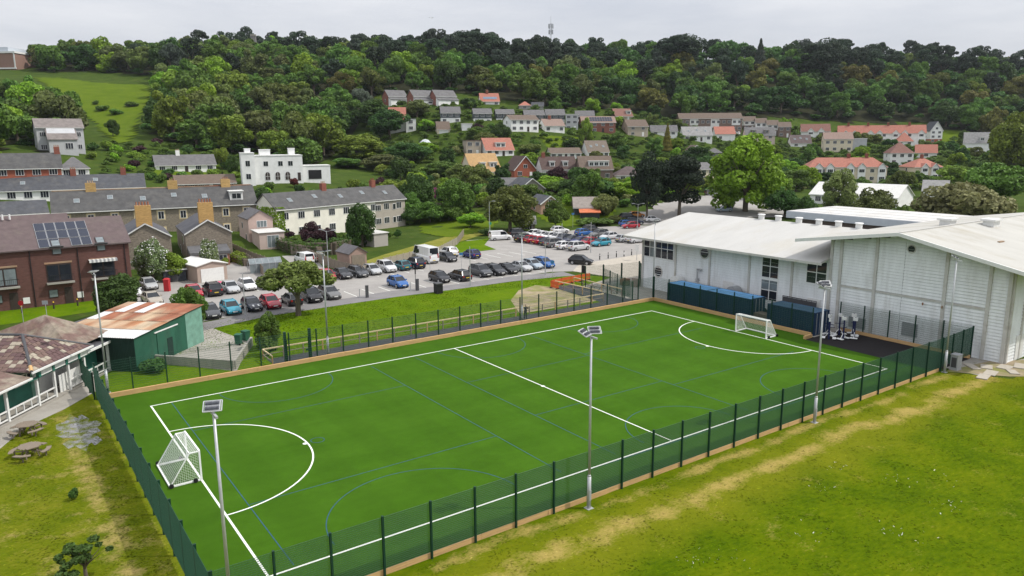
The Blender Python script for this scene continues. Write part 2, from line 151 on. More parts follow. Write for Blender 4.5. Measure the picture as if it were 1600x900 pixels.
{'n': 'bungalow', 'p': [150.9, 396.5, 14.9], 'a': -6.8, 'W': 10.1, 'D': 8, 'h': 2.4, 'r': 3.93, 'roof': 'gable', 'wall': 'white', 'rc': 'plum', 'label': 'dark-roofed bungalow with three roof lights below the pair of white houses', 'nw': 2, 'st': 1, 'sky': 3},
{'n': 'large_house', 'p': [165.3, 385.0, 12.6], 'a': -13.2, 'W': 13.5, 'D': 9, 'h': 6.61, 'r': 3.19, 'roof': 'gable', 'wall': 'cream', 'rc': 'pinkbrown', 'label': 'large cream house with pale pink roof and balcony', 'nw': 4, 'st': 2, 'flatwing': 1},
{'n': 'red_terrace', 'p': [214.3, 442.5, 16.4], 'a': -20.8, 'W': 46.1, 'D': 9, 'h': 5.82, 'r': 4.41, 'roof': 'gable', 'wall': 'white', 'rc': 'red', 'label': 'long red-roofed terrace with many small gables at the foot of the wood', 'nw': 14, 'st': 2, 'bays': 7, 'chim': [0.12, 0.35, 0.58, 0.82]},
{'n': 'gabled_house', 'p': [253.8, 456.0, 16.1], 'a': -1.1, 'W': 7.3, 'D': 9, 'h': 7.48, 'r': 5.22, 'roof': 'front', 'wall': 'white', 'rc': 'slate', 'label': 'tall white gabled house on a red brick base at the end of the long terrace', 'nw': 2, 'st': 3, 'lower': 'redbrick'},
{'n': 'villa', 'p': [180.8, 351.5, 7.2], 'a': -9.2, 'W': 10.1, 'D': 10, 'h': 5.5, 'r': 4.91, 'roof': 'hip', 'wall': 'white', 'rc': 'redbrown', 'label': 'white villa with dark red hipped roof above the lower terrace', 'nw': 3, 'st': 2},
{'n': 'villa', 'p': [219.3, 424.5, 12.3], 'a': -17.3, 'W': 8.5, 'D': 9, 'h': 5.25, 'r': 4.91, 'roof': 'hip', 'wall': 'white', 'rc': 'red', 'label': 'bright red hipped roof rising behind the white villa', 'nw': 2, 'st': 2},
{'n': 'bungalow', 'p': [197.9, 362.5, 10.0], 'a': -23.6, 'W': 9.0, 'D': 7, 'h': 2.68, 'r': 3.56, 'roof': 'gable', 'wall': 'white', 'rc': 'red', 'label': 'low white bungalow with red roof right of the white villa', 'nw': 1, 'st': 1},
{'n': 'red_terrace', 'p': [140.8, 317.0, 1.4], 'a': -4.0, 'W': 32.1, 'D': 9, 'h': 6.37, 'r': 3.84, 'roof': 'hip', 'wall': 'cream', 'rc': 'red', 'label': 'cream terrace with red hipped roof and five white gables', 'nw': 8, 'st': 2, 'bays': 5, 'chim': [0.55, 0.78]},
{'n': 'semi_detached_house', 'p': [178.2, 323.0, 2.0], 'a': 7.1, 'W': 13.1, 'D': 11, 'h': 5.33, 'r': 3.62, 'roof': 'hip', 'wall': 'cream', 'rc': 'red', 'label': 'cream pair of houses with red hipped roof and two white gables', 'nw': 4, 'st': 2, 'bays': 2, 'chim': [0.5]},
{'n': 'house', 'p': [269.8, 441.5, 11.4], 'a': -26.4, 'W': 12.9, 'D': 9, 'h': 5.07, 'r': 5.83, 'roof': 'gable', 'wall': 'white', 'rc': 'lightgrey', 'label': 'pale grey-roofed house with a gabled dormer among trees at the right', 'nw': 2, 'st': 1, 'dorm': [(0.7, 0.2)]},
{'n': 'school_building', 'p': [96.7, 213.5, 0.8], 'a': -46.4, 'W': 24.4, 'D': 12, 'h': 2.89, 'r': 3.18, 'roof': 'gable', 'wall': 'white', 'rc': 'whiteroof', 'label': 'long white building with white pitched roof beyond the sports halls', 'nw': 5, 'st': 1},
{'n': 'house', 'p': [140.7, 250.0, -0.1], 'a': -29.4, 'W': 7.4, 'D': 10, 'h': 2.52, 'r': 3.12, 'roof': 'gable', 'wall': 'white', 'rc': 'lightgrey', 'label': 'grey-roofed white building half hidden by the domed olive tree', 'nw': 1, 'st': 1},
{'n': 'chalet_house', 'p': [-141.3, 240.0, 16.9], 'a': 36.5, 'W': 12.8, 'D': 9, 'h': 7.67, 'r': 2.65, 'roof': 'gable', 'wall': 'lightgrey', 'rc': 'mossgrey', 'label': 'grey chalet house with big sloping roof below the green hill field', 'nw': 4, 'st': 2, 'lean': 3},
{'n': 'bungalow', 'p': [-105.3, 246.0, 10.2], 'a': 31.2, 'W': 18.0, 'D': 8, 'h': 2.42, 'r': 3.0, 'roof': 'gable', 'wall': 'white', 'rc': 'grey', 'label': 'white bungalow with grey roof and white chimney left of the art deco house', 'nw': 5, 'st': 1, 'chim': [0.4], 'chimc': 'white'},
{'n': 'bungalow', 'p': [-87.5, 216.5, 5.8], 'a': 27.0, 'W': 16.0, 'D': 8, 'h': 2.4, 'r': 2.2, 'roof': 'gable', 'wall': 'brownbrick', 'rc': 'brown', 'label': 'brown-roofed bungalow behind the stone terrace', 'nw': 6, 'st': 1},
{'n': 'house', 'p': [-114.7, 199.0, 8.4], 'a': 30.0, 'W': 6.8, 'D': 8, 'h': 4.8, 'r': 2.91, 'roof': 'hip', 'wall': 'white', 'rc': 'grey', 'label': 'white house with grey hipped roof joined to the red brick terrace', 'nw': 2, 'st': 2},
{'n': 'cream_terrace', 'p': [-36.9, 167.4, -0.2], 'a': 52.6, 'W': 36.4, 'D': 8, 'h': 6.5, 'r': 2.9, 'roof': 'gable', 'wall': 'creamwhite', 'rc': 'slatemoss', 'label': 'cream rendered terrace with slate roof and brick chimneys above the garden hedge', 'nw': 9, 'st': 2, 'chim': [0.42, 0.82], 'sky': 5, 'endgrey': 1, 'ivy': 1},
{'n': 'stone_terrace', 'p': [-69.3, 148.2, 0.8], 'a': 29.0, 'W': 36.4, 'D': 9, 'h': 6.5, 'r': 3.4, 'roof': 'gable', 'wall': 'stone', 'rc': 'slatemoss', 'label': 'long stone terrace with slate roof and tall yellow brick chimneys', 'nw': 9, 'st': 2, 'chim': [0.18, 0.58, 0.86], 'chimc': 'yellow', 'sky': 6, 'redridge': 1, 'dorm': [(0.9, 0.07)]},
{'n': 'white_terrace', 'p': [-105.3, 176.1, 3.9], 'a': 28.0, 'W': 35.5, 'D': 8, 'h': 5.4, 'r': 2.9, 'roof': 'gable', 'wall': 'white', 'rc': 'slate', 'label': 'white rendered terrace with grey slate roof and red chimneys', 'nw': 11, 'st': 2, 'chim': [0.3, 0.58, 0.88], 'chimc': 'redbrick', 'sky': 2},
{'n': 'slate_outhouse', 'p': [-100.3, 149.7, 2.5], 'a': 37.6, 'W': 13.1, 'D': 6, 'h': 3.5, 'r': 2.2, 'roof': 'gable', 'wall': 'white', 'rc': 'slate', 'label': 'low white outhouse with dark slate roof before the white terrace', 'nw': 4, 'st': 1},
{'n': 'brick_terrace', 'p': [-115.3, 174.7, 9.2], 'a': 31.8, 'W': 20.0, 'D': 8, 'h': 5.0, 'r': 3.2, 'roof': 'gable', 'wall': 'redbrick', 'rc': 'slatemoss', 'label': 'red brick terrace with mottled slate roof at the left edge', 'nw': 6, 'st': 2, 'chim': [0.98], 'chimc': 'redbrick'}]
CARS = [
(-35.02, 84.7, 0, -54.7, 'hatch', 'gunmetal', 'dark grey hatchback, first from the left in the row beside the footpath', 'near'),
(-33.34, 86.61, 0, -54.7, 'hatch', 'turquoise', 'turquoise hatchback, second from the left in the row beside the footpath', 'near'),
(-31.4, 88.26, 0, -54.7, 'hatch', 'navystripe', 'navy white-striped hatchback, third from the left in the row beside the footpath', 'near'),
(-29.58, 89.61, 0, -54.7, 'hatch', 'red', 'red hatchback, fourth from the left in the row beside the footpath', 'near'),
(-27.5, 91.37, 0, 125.3, 'hatch', 'charcoal', 'charcoal hatchback, fifth from the left in the row beside the footpath', 'near'),
(-25.58, 93.2, 0, -54.7, 'suv', 'black', 'black tall car, sixth from the left in the row beside the footpath', 'near'),
(-23.67, 95.11, 0, -54.7, 'estate', 'grey', 'grey estate car, seventh from the left in the row beside the footpath', 'near'),
(-15.83, 102.17, 0, -54.7, 'hatch', 'blue', 'blue hatchback, eighth from the left in the row beside the footpath', 'near'),
(-10.39, 105.81, 0, -54.7, 'hatch', 'black', 'black hatchback, ninth from the left in the row beside the footpath', 'near'),
(-7.63, 107.22, 0, 125.3, 'estate', 'charcoal', 'charcoal estate car, tenth from the left in the row beside the footpath', 'near'),
(-4.68, 110.24, 0, -54.7, 'suv', 'gunmetal', 'dark grey tall car, eleventh from the left in the row beside the footpath', 'near'),
(-2.6, 111.52, 0, -54.7, 'estate', 'charcoal', 'charcoal estate car, twelfth from the left in the row beside the footpath', 'near'),
(-0.77, 112.84, 0, -54.7, 'saloon', 'black', 'black saloon, thirteenth from the left in the row beside the footpath', 'near'),
(1.41, 114.76, 0, -54.7, 'saloon', 'silver', 'silver saloon, fourteenth from the left in the row beside the footpath', 'near'),
(3.25, 116.46, 0, -54.7, 'hatch', 'paleblue', 'pale blue hatchback, fifteenth from the left in the row beside the footpath', 'near'),
(5.03, 117.9, 0, -54.7, 'estate', 'blue', 'blue estate car, sixteenth from the left in the row beside the footpath', 'near'),
(-41.77, 96.45, 0, -54.7, 'hatch', 'red', 'red hatchback, first from the left in the row facing the gardens', 'far'),
(-39.85, 97.66, 0, 125.3, 'suv', 'charcoal', 'charcoal tall car, second from the left in the row facing the gardens', 'far'),
(-38.08, 99.3, 0, -54.7, 'saloon', 'silver', 'silver saloon, third from the left in the row facing the gardens', 'far'),
(-36.34, 101.01, 0, -54.7, 'hatch', 'white', 'white hatchback, fourth from the left in the row facing the gardens', 'far'),
(-34.05, 101.84, 0, -54.7, 'hatch', 'navy', 'dark navy hatchback, fifth from the left in the row facing the gardens', 'far'),
(-27.08, 107.88, 0, -54.7, 'hatch', 'red', 'red hatchback, sixth from the left in the row facing the gardens', 'far'),
(-25.16, 109.36, 0, -54.7, 'saloon', 'charcoal', 'charcoal saloon, seventh from the left in the row facing the gardens', 'far'),
(-23.04, 110.61, 0, -54.7, 'estate', 'gunmetal', 'dark grey estate car, eighth from the left in the row facing the gardens', 'far'),
(-21.26, 112.46, 0, -54.7, 'hatch', 'silver', 'silver hatchback, ninth from the left in the row facing the gardens', 'far'),
(-19.47, 114.65, 0, -54.7, 'suv', 'palesilver', 'pale silver tall car, tenth from the left in the row facing the gardens', 'far'),
(-17.42, 116.32, 0, 125.3, 'hatch', 'teal', 'teal hatchback, eleventh from the left in the row facing the gardens', 'far'),
(-15.52, 118.06, 0, 125.3, 'suv', 'navy', 'dark navy tall car, twelfth from the left in the row facing the gardens', 'far'),
(-14.53, 123.76, 0, 125.3, 'bigvan', 'white', 'white long high-roofed van, first from the left of the group by the sloping grass', 'mid'),
(-10.72, 124.28, 0, -54.7, 'hatch', 'charcoal', 'charcoal hatchback, second from the left of the group by the sloping grass', 'mid'),
(-11.08, 129.67, 0, 125.3, 'suv', 'white', 'white tall car, third from the left of the group by the sloping grass', 'mid'),
(-7.02, 127.85, 0, 125.3, 'hatch', 'navyblue', 'deep blue hatchback, fourth from the left of the group by the sloping grass', 'mid'),
(-50.25, 97.13, 0, -50.7, 'hatch', 'white', 'white hatchback, first from the left of the cars near the garages', 'gar'),
(-50.31, 101.9, 0, -50.7, 'hatch', 'silver', 'silver hatchback, second from the left of the cars near the garages', 'gar'),
(-45.33, 92.26, 0, -50.7, 'saloon', 'beige', 'beige saloon, third from the left of the cars near the garages', 'gar'),
(-34.61, 123.21, 0, 129.3, 'van', 'white', 'white panel van, fourth from the left of the cars near the garages', 'gar'),
(-33.08, 125.15, 0, 129.3, 'hatch', 'beige', 'beige hatchback, fifth from the left of the cars near the garages', 'gar'),
(2.63, 147.96, 0, 35.3, 'suv', 'black', 'black tall car, first from the left in the front of the packed double row', 'blockf'),
(4.29, 146.38, 0, 35.3, 'hatch', 'red', 'red hatchback, second from the left in the front of the packed double row', 'blockf'),
(5.82, 144.69, 0, 35.3, 'hatch', 'red', 'red hatchback, third from the left in the front of the packed double row', 'blockf'),
(7.19, 142.87, 0, 35.3, 'hatch', 'navy', 'dark navy hatchback, fourth from the left in the front of the packed double row', 'blockf'),
(8.14, 140.21, 0, 35.3, 'suv', 'grey', 'grey tall car, fifth from the left in the front of the packed double row', 'blockf'),
(10.01, 137.61, 0, 35.3, 'hatch', 'white', 'white hatchback, sixth from the left in the front of the packed double row', 'blockf'),
(12.23, 135.88, 0, 35.3, 'suv', 'palesilver', 'pale silver tall car, seventh from the left in the front of the packed double row', 'blockf'),
(4.48, 155.54, 0, 215.3, 'hatch', 'white', 'white hatchback, first from the left in the back of the packed double row', 'blockb'),
(6.13, 153.39, 0, 215.3, 'saloon', 'white', 'white saloon, second from the left in the back of the packed double row', 'blockb'),
(7.59, 151.34, 0, 215.3, 'hatch', 'white', 'white hatchback, third from the left in the back of the packed double row', 'blockb'),
(9.23, 149.73, 0, 215.3, 'hatch', 'palesilver', 'pale silver hatchback, fourth from the left in the back of the packed double row', 'blockb'),
(10.33, 147.64, 0, 215.3, 'hatch', 'navy', 'dark navy hatchback, fifth from the left in the back of the packed double row', 'blockb'),
(11.88, 145.98, 0, 215.3, 'saloon', 'navy', 'dark navy saloon, sixth from the left in the back of the packed double row', 'blockb'),
(13.33, 144.25, 0, 215.3, 'saloon', 'navyblue', 'deep blue saloon, seventh from the left in the back of the packed double row', 'blockb'),
(14.7, 142.46, 0, 215.3, 'hatch', 'red', 'red hatchback, eighth from the left in the back of the packed double row', 'blockb'),
(16.97, 141.29, 0, 215.3, 'hatch', 'turquoise', 'turquoise hatchback, ninth from the left in the back of the packed double row', 'blockb'),
(15.19, 157.13, 0, 35.3, 'hatch', 'blue', 'blue hatchback, first from the left of the cluster left of the white hall', 'upper'),
(17.26, 161.43, 0, 35.3, 'suv', 'black', 'black tall car, second from the left of the cluster left of the white hall', 'upper'),
(18.05, 153.84, 0, 215.3, 'suv', 'grey', 'grey tall car, third from the left of the cluster left of the white hall', 'upper'),
(19.64, 150.74, 0, 215.3, 'hatch', 'palesilver', 'pale silver hatchback, fourth from the left of the cluster left of the white hall', 'upper'),
(22.29, 146.92, 0, 35.3, 'hatch', 'silver', 'silver hatchback, fifth from the left of the cluster left of the white hall', 'upper'),
(24.26, 145.56, 0, 35.3, 'hatch', 'palesilver', 'pale silver hatchback, sixth from the left of the cluster left of the white hall', 'upper'),
(-2.27, 150.78, 0, 20, 'van', 'white', 'white panel van, first from the left of the cars along the far grass edge', 'edge'),
(1.54, 155.68, 0, 20, 'suv', 'charcoal', 'charcoal tall car, second from the left of the cars along the far grass edge', 'edge'),
(10.49, 161.77, 0, 20, 'hatch', 'white', 'white hatchback, third from the left of the cars along the far grass edge', 'edge'),
(11.26, 120.16, 0, -23, 'hatch', 'black', 'lone black hatchback parked near the corner bin and the pitch gate', 'alone'),
(28.18, 180.51, 0.7, 15, 'suv', 'charcoal', 'charcoal tall car, first from the left of the cars under the black pines', 'pine'),
(26.83, 173.06, 0.0, 15, 'hatch', 'blue', 'blue hatchback, second from the left of the cars under the black pines', 'pine'),
(26.98, 169.5, 0.0, 195, 'hatch', 'red', 'red hatchback, third from the left of the cars under the black pines', 'pine'),
(28.85, 175.94, 0.04, 15, 'suv', 'navy', 'dark navy tall car, fourth from the left of the cars under the black pines', 'pine'),
(30.6, 183.49, 0.85, 15, 'hatch', 'orange', 'orange hatchback, fifth from the left of the cars under the black pines', 'pine'),
(33.76, 179.5, 0.35, 15, 'hatch', 'white', 'white hatchback, sixth from the left of the cars under the black pines', 'pine'),
(62.74, 235.0, 2.32, 10, 'van', 'grey', 'grey panel van, first from the left of the cars on the back road', 'road'),
(62.22, 225.0, 2.29, 10, 'hatch', 'white', 'white hatchback, second from the left of the cars on the back road', 'road'),
(52.7, 186.0, 2.05, 190, 'hatch', 'paleblue', 'pale blue hatchback, third from the left of the cars on the back road', 'road'),
(123.5, 416.0, 21.63, 60, 'van', 'white', 'white panel van, first from the left of the hillside cars', 'hill'),
(175.97, 386.5, 13.15, 60, 'van', 'white', 'white panel van, second from the left of the hillside cars', 'hill'),
(171.46, 375.5, 11.16, 240, 'hatch', 'white', 'white hatchback, third from the left of the hillside cars', 'hill'),
(184.04, 395.0, 14.24, 60, 'hatch', 'red', 'red hatchback, fourth from the left of the hillside cars', 'hill'),
(263.55, 429.5, 8.44, 240, 'saloon', 'blue', 'blue saloon, fifth from the left of the hillside cars', 'hill')]
TREES = [
(-24.9, 85.0, -0.0, 6.8, 9.6, 'spread', 'olive', 'spreading olive-green tree in the grass beside the footpath and parked cars'),
(-44.6, 83.0, -0.0, 5.6, 6.7, 'near', 'deep', 'dark bushy tree behind the rust-roofed green shed'),
(-35.4, 80.0, -0.0, 4.8, 4.0, 'near', 'mid', 'smaller leafy tree at the right end of the rust-roofed green shed'),
(-23.9, 71.0, 0.0, 3.7, 2.7, 'near', 'mid', 'narrow leafy tree by the corner of the concrete yard wall'),
(-28.5, 142.0, -0.0, 8.9, 6.1, 'near', 'deep', 'dark bushy evergreen in front of the cream terrace'),
(-0.4, 166.0, 0.0, 10.3, 13.0, 'near', 'olive', 'round olive tree behind the small white van'),
(32.4, 179.0, 0.3, 16.5, 8.0, 'blackpine', 'black', 'left of the two black pines beyond the white hall'),
(40.9, 183.0, 0.9, 14.8, 13.1, 'blackpine', 'black', 'right of the two black pines beyond the white hall'),
(58.0, 186.0, 2.0, 18.9, 19.4, 'near', 'bright', 'very large bright green tree beyond the white hall roof'),
(90.9, 150.0, 0.0, 12.4, 19.2, 'dome', 'variegated', 'huge domed olive-grey tree beyond the sports halls'),
(206.7, 310.5, 1.6, 28.8, 23.9, 'near', 'sunny', 'tall dense tree cut by the right edge of the frame'),
(122.9, 190.0, 2.2, 12.6, 17.9, 'dome', 'mid', 'broad flat green tree behind the domed olive-grey tree'),
(173.5, 296.7, -0.2, 9.7, 15.2, 'near', 'sunny', 'yellow-green tree left of the broad flat tree'),
(79.5, 182.0, 1.2, 11.3, 8.7, 'near', 'paleolive', 'pale feathery tree in front of the long white building'),
(82.9, 172.0, 0.9, 8.0, 10.6, 'dome', 'brownolive', 'brownish rounded bush tree in front of the long white building'),
(65.6, 180.0, 1.3, 6.6, 9.2, 'near', 'deep', 'dark tree left of the long white building'),
(95.2, 276.0, 1.6, 8.2, 10.4, 'near', 'mid', 'small tree right of the bright green giant'),
(66.9, 170.0, 0.3, 7.6, 5.8, 'dome', 'deep', 'dark rounded tree beyond the flat-roofed hall'),
(78.1, 150.0, 0.0, 6.9, 5.1, 'dome', 'mid', 'low green tree at the end of the long white building'),
(121.0, 552.0, 63.9, 26.9, 39.6, 'blackpine', 'pine', 'massive dark crest pine clump above the low white bungalow'),
(223.7, 558.9, 58.6, 30.8, 31.5, 'blackpine', 'pine', 'tall dark crest pine clump above the bungalow with three roof lights'),
(-29.2, 545.1, 73.4, 19.9, 39.1, 'blackpine', 'pine', 'domed dark crest pine clump left of the radio mast'),
(179.0, 558.9, 61.6, 28.0, 14.3, 'conifer', 'pinegrey', 'single pointed crest pine between the two dark clumps'),
(-64.8, 361.6, 26.6, 12.2, 21.6, 'near', 'deep', 'very dark round tree left of the steep red roof'),
(-86.7, 375.4, 28.9, 10.8, 25.7, 'near', 'mid', 'green tree above the art deco house'),
(-90.0, 414.0, 41.7, 14.2, 17.7, 'near', 'olivegold', 'olive-gold tree rising above the wood edge'),
(-76.5, 393.3, 35.2, 11.0, 13.4, 'near', 'greyish', 'grey-green blue cedar beside the three brick houses'),
(-53.9, 339.5, 21.1, 13.0, 18.6, 'near', 'darkgreen', 'dark broad tree in front of the steep red roof'),
(-82.4, 324.3, 15.4, 13.5, 23.8, 'near', 'mid', 'rounded tree just behind the art deco house'),
(-62.2, 306.4, 13.1, 9.7, 23.6, 'near', 'sunny', 'sunny yellow-green tree right of the art deco house'),
(-40.1, 296.7, 11.8, 7.4, 20.3, 'near', 'deep', 'dark tree below the small white flat-roofed block'),
(-61.0, 282.9, 10.2, 3.6, 15.5, 'near', 'mid', 'green tree behind the cream terrace chimney'),
(-47.4, 280.1, 9.2, 6.0, 16.8, 'near', 'brownolive', 'brownish olive tree behind the cream terrace'),
(-34.6, 310.5, 15.2, 3.9, 11.1, 'near', 'bright', 'fresh green tree beside the glass dome'),
(-25.6, 276.0, 7.3, 5.5, 14.1, 'near', 'mid', 'tree left of the ochre roof'),
(-24.3, 192.0, 0.6, 11.2, 9.8, 'near', 'deep', 'dark tree behind the purple rhododendron'),
(-13.4, 188.0, 0.8, 10.2, 11.2, 'near', 'mid', 'leafy tree below the ochre roof'),
(-44.2, 361.6, 30.0, 9.0, 13.6, 'near', 'brownolive', 'dark tree in front of the middle brick house'),
(-27.0, 361.6, 31.2, 6.5, 11.1, 'conifer', 'mid', 'conical tree right of the three brick houses'),
(-14.9, 324.3, 20.1, 5.7, 11.1, 'near', 'mid', 'green tree left of the white apartment house'),
(-4.6, 320.2, 18.5, 8.3, 9.3, 'near', 'deep', 'dark round tree at the corner of the white apartment house'),
(-9.8, 311.9, 16.1, 7.2, 11.7, 'near', 'olive', 'tree between the white apartment house and large red roof'),
(32.3, 331.2, 15.5, 14.2, 6.8, 'near', 'sunny', 'round bright tree in front of the brick solar house'),
(72.0, 351.9, 14.0, 13.0, 5.4, 'conifer', 'gold', 'golden conical tree left of the low white bungalow'),
(-25.0, 185.0, -0.2, 7.9, 7.9, 'dome', 'mid', 'rounded shrub tree right of the cream terrace'),
(8.2, 310.5, 13.8, 5.1, 10.6, 'dome', 'olive', 'bushy slope tree left of the long low bungalow'),
(-83.0, 306.4, 13.8, 5.7, 13.1, 'near', 'deep', 'dark tree behind the art deco garage'),
(-98.4, 258.0, 10.7, 8.1, 6.6, 'dome', 'sunny', 'yellow-green tree between bungalow and art deco house'),
(-90.5, 246.0, 9.0, 7.0, 5.5, 'dome', 'deep', 'dark bush beside the art deco house'),
(-49.9, 108.0, -0.0, 4.8, 5.2, 'dome', 'sunny', 'golden-green bush beside the brick apartment building'),
(-51.6, 106.0, -0.0, 6.5, 5.4, 'near', 'whiteflower', 'white-blossomed tree behind the brick apartment building'),
(-45.7, 112.0, 0.0, 6.3, 3.3, 'dome', 'whiteflower', 'white-flowering bush in front of the stone extension'),
(-153.0, 294.0, 21.9, 6.9, 5.5, 'near', 'deep', 'small dark tree at the foot of the green hill field')]
WOOD_AREAS = [[(-259, 560), (-198, 640), (442, 640), (326, 462), (273, 478), (264, 493), (200, 478), (139, 460), (72, 428), (24, 396), (1, 400), (-27, 414), (-73, 424), (-74, 373), (-76, 275), (-102, 304), (-109, 286), (-120, 287), (-142, 304), (-159, 354), (-191, 436)], [(-231, 332), (-226, 350), (-201, 326), (-170, 289), (-142, 245), (-140, 229), (-170, 272), (-141, 198)], [(-313, 516), (-242, 524), (-215, 462), (-256, 480), (-287, 472)]]
GARDEN_AREAS = [[(-68, 391), (1, 373), (71, 424), (160, 434), (173, 394), (275, 467), (293, 435), (191, 280), (153, 286), (100, 268), (73, 220), (59, 236), (26, 188), (12, 194), (-6, 182), (-17, 182), (-26, 188), (-48, 274), (-66, 330)], [(-140, 252), (-134, 285), (-99, 280), (-71, 222), (-71, 208), (-105, 222), (-121, 221)], [(-72, 212), (-33, 247), (-28, 209), (-61, 188)], [(-52, 170), (-25, 184), (-23, 168), (-26, 144), (-32, 144), (-36, 138), (-44, 147)], [(-56, 118), (-56, 127), (-52, 132), (-46, 128), (-45, 118), (-54, 126)]]
FENCES = [('long silvered paling fence above the dry bank', [(-22.61, 111.41), (-20.16, 116.42), (-16.12, 124.49), (-12.59, 132.99), (-10.53, 144.56), (-10.14, 158.38)], 1.5, True), ('low paling fence across the dry bank', [(-21.1, 122.04), (-17.76, 128.74), (-16.05, 133.13)], 1.0, True), ('weathered panel fence from the timber garage to the parked van', [(-22.4, 110.32), (-26.88, 114.92), (-31.76, 122.44), (-35.75, 129.46), (-39.44, 132.57)], 1.7, False), ('weathered panel fence in front of the pink annexe', [(-52.0, 137.81), (-43.94, 125.57), (-37.9, 117.67), (-35.6, 114.08)], 1.6, False), ('weathered panel fence behind the pink annexe', [(-42.61, 137.41), (-37.5, 131.74), (-32.57, 127.9)], 1.6, False), ('weathered panel fence beside the greenhouse lawn', [(-44.46, 124.25), (-40.19, 116.56), (-37.32, 110.84)], 1.6, False)]
LAMPS = [('double-arm lamp post standing among the parked cars by the timber garage', -24.99, 100.65, 8.0, [2.6, -0.3]), ('slim lamp post in front of the dark cars near the white van', -5.79, 102.31, 5.5, []), ('slim lamp post at the end of the near parking row', 5.0, 110.44, 5.0, []), ('lamp post beside the packed double row', 14.12, 132.64, 5.5, []), ('lamp post at the far car park corner', 27.53, 163.19, 6.0, [0, 3.14]), ('lamp post behind the small white van', -4.57, 153.9, 7.5, [-0.5]), ('slim lamp post left of the spreading olive tree', -31.01, 84.91, 5.0, []), ('short lamp post behind the packed cars', 9.64, 142.76, 4.2, [])]
SIGNS = [('round blue sign on a post at the end of the near parking row', 5.94, 108.3, 2.6, 'signblue', 'disc'), ('blue panel sign in front of the dark parked cars', -7.81, 114.23, 2.9, 'signblue', 'panel'), ('round green sign below the lamp post by the small white van', -4.46, 154.93, 3.2, 'signgreen', 'disc'), ('round red sign on a post beside the road by the apartments', -55.08, 82.13, 2.6, 'red', 'disc'), ('blue sign panel at the grass edge before the barn', 14.03, 171.17, 3.4, 'signblue', 'panel'), ('narrow grey sign post beside the road near the shed', -50.44, 79.12, 3.2, 'grey_metal', 'panel'), ('triangular-board sign by the long high van', -12.68, 114.41, 2.8, 'white', 'panel')]
HEDGES = [('clipped hedge below the cream terrace, left part', [(-44.61, 140.81), (-37.5, 131.74), (-33.49, 129.37)], 2.3, 1.6, 'hedge', -0.2), ('clipped hedge below the cream terrace, right part', [(-36.55, 132.45), (-31.93, 132.26), (-30.06, 136.87)], 2.7, 1.8, 'hedge', -0.2), ('narrow garden hedge behind the greenhouse', [(-55.26, 137.95), (-47.24, 125.7), (-43.21, 120.32)], 1.5, 1.0, 'sunny', -0.2), ('tall dark hedge right of the cream terrace', [(-26.93, 198.0), (-18.92, 203.0)], 2.6, 1.8, 'deep', 1.04), ('long garden hedge left of the round olive tree', [(-18.22, 199.0), (-13.55, 200.5), (-7.32, 203.5)], 2.4, 1.8, 'mid', 1.25), ('hedge along the lane below the bungalows', [(12.19, 235.5), (20.57, 228.5), (28.36, 221.0)], 2.2, 1.8, 'mid', 3.36)]
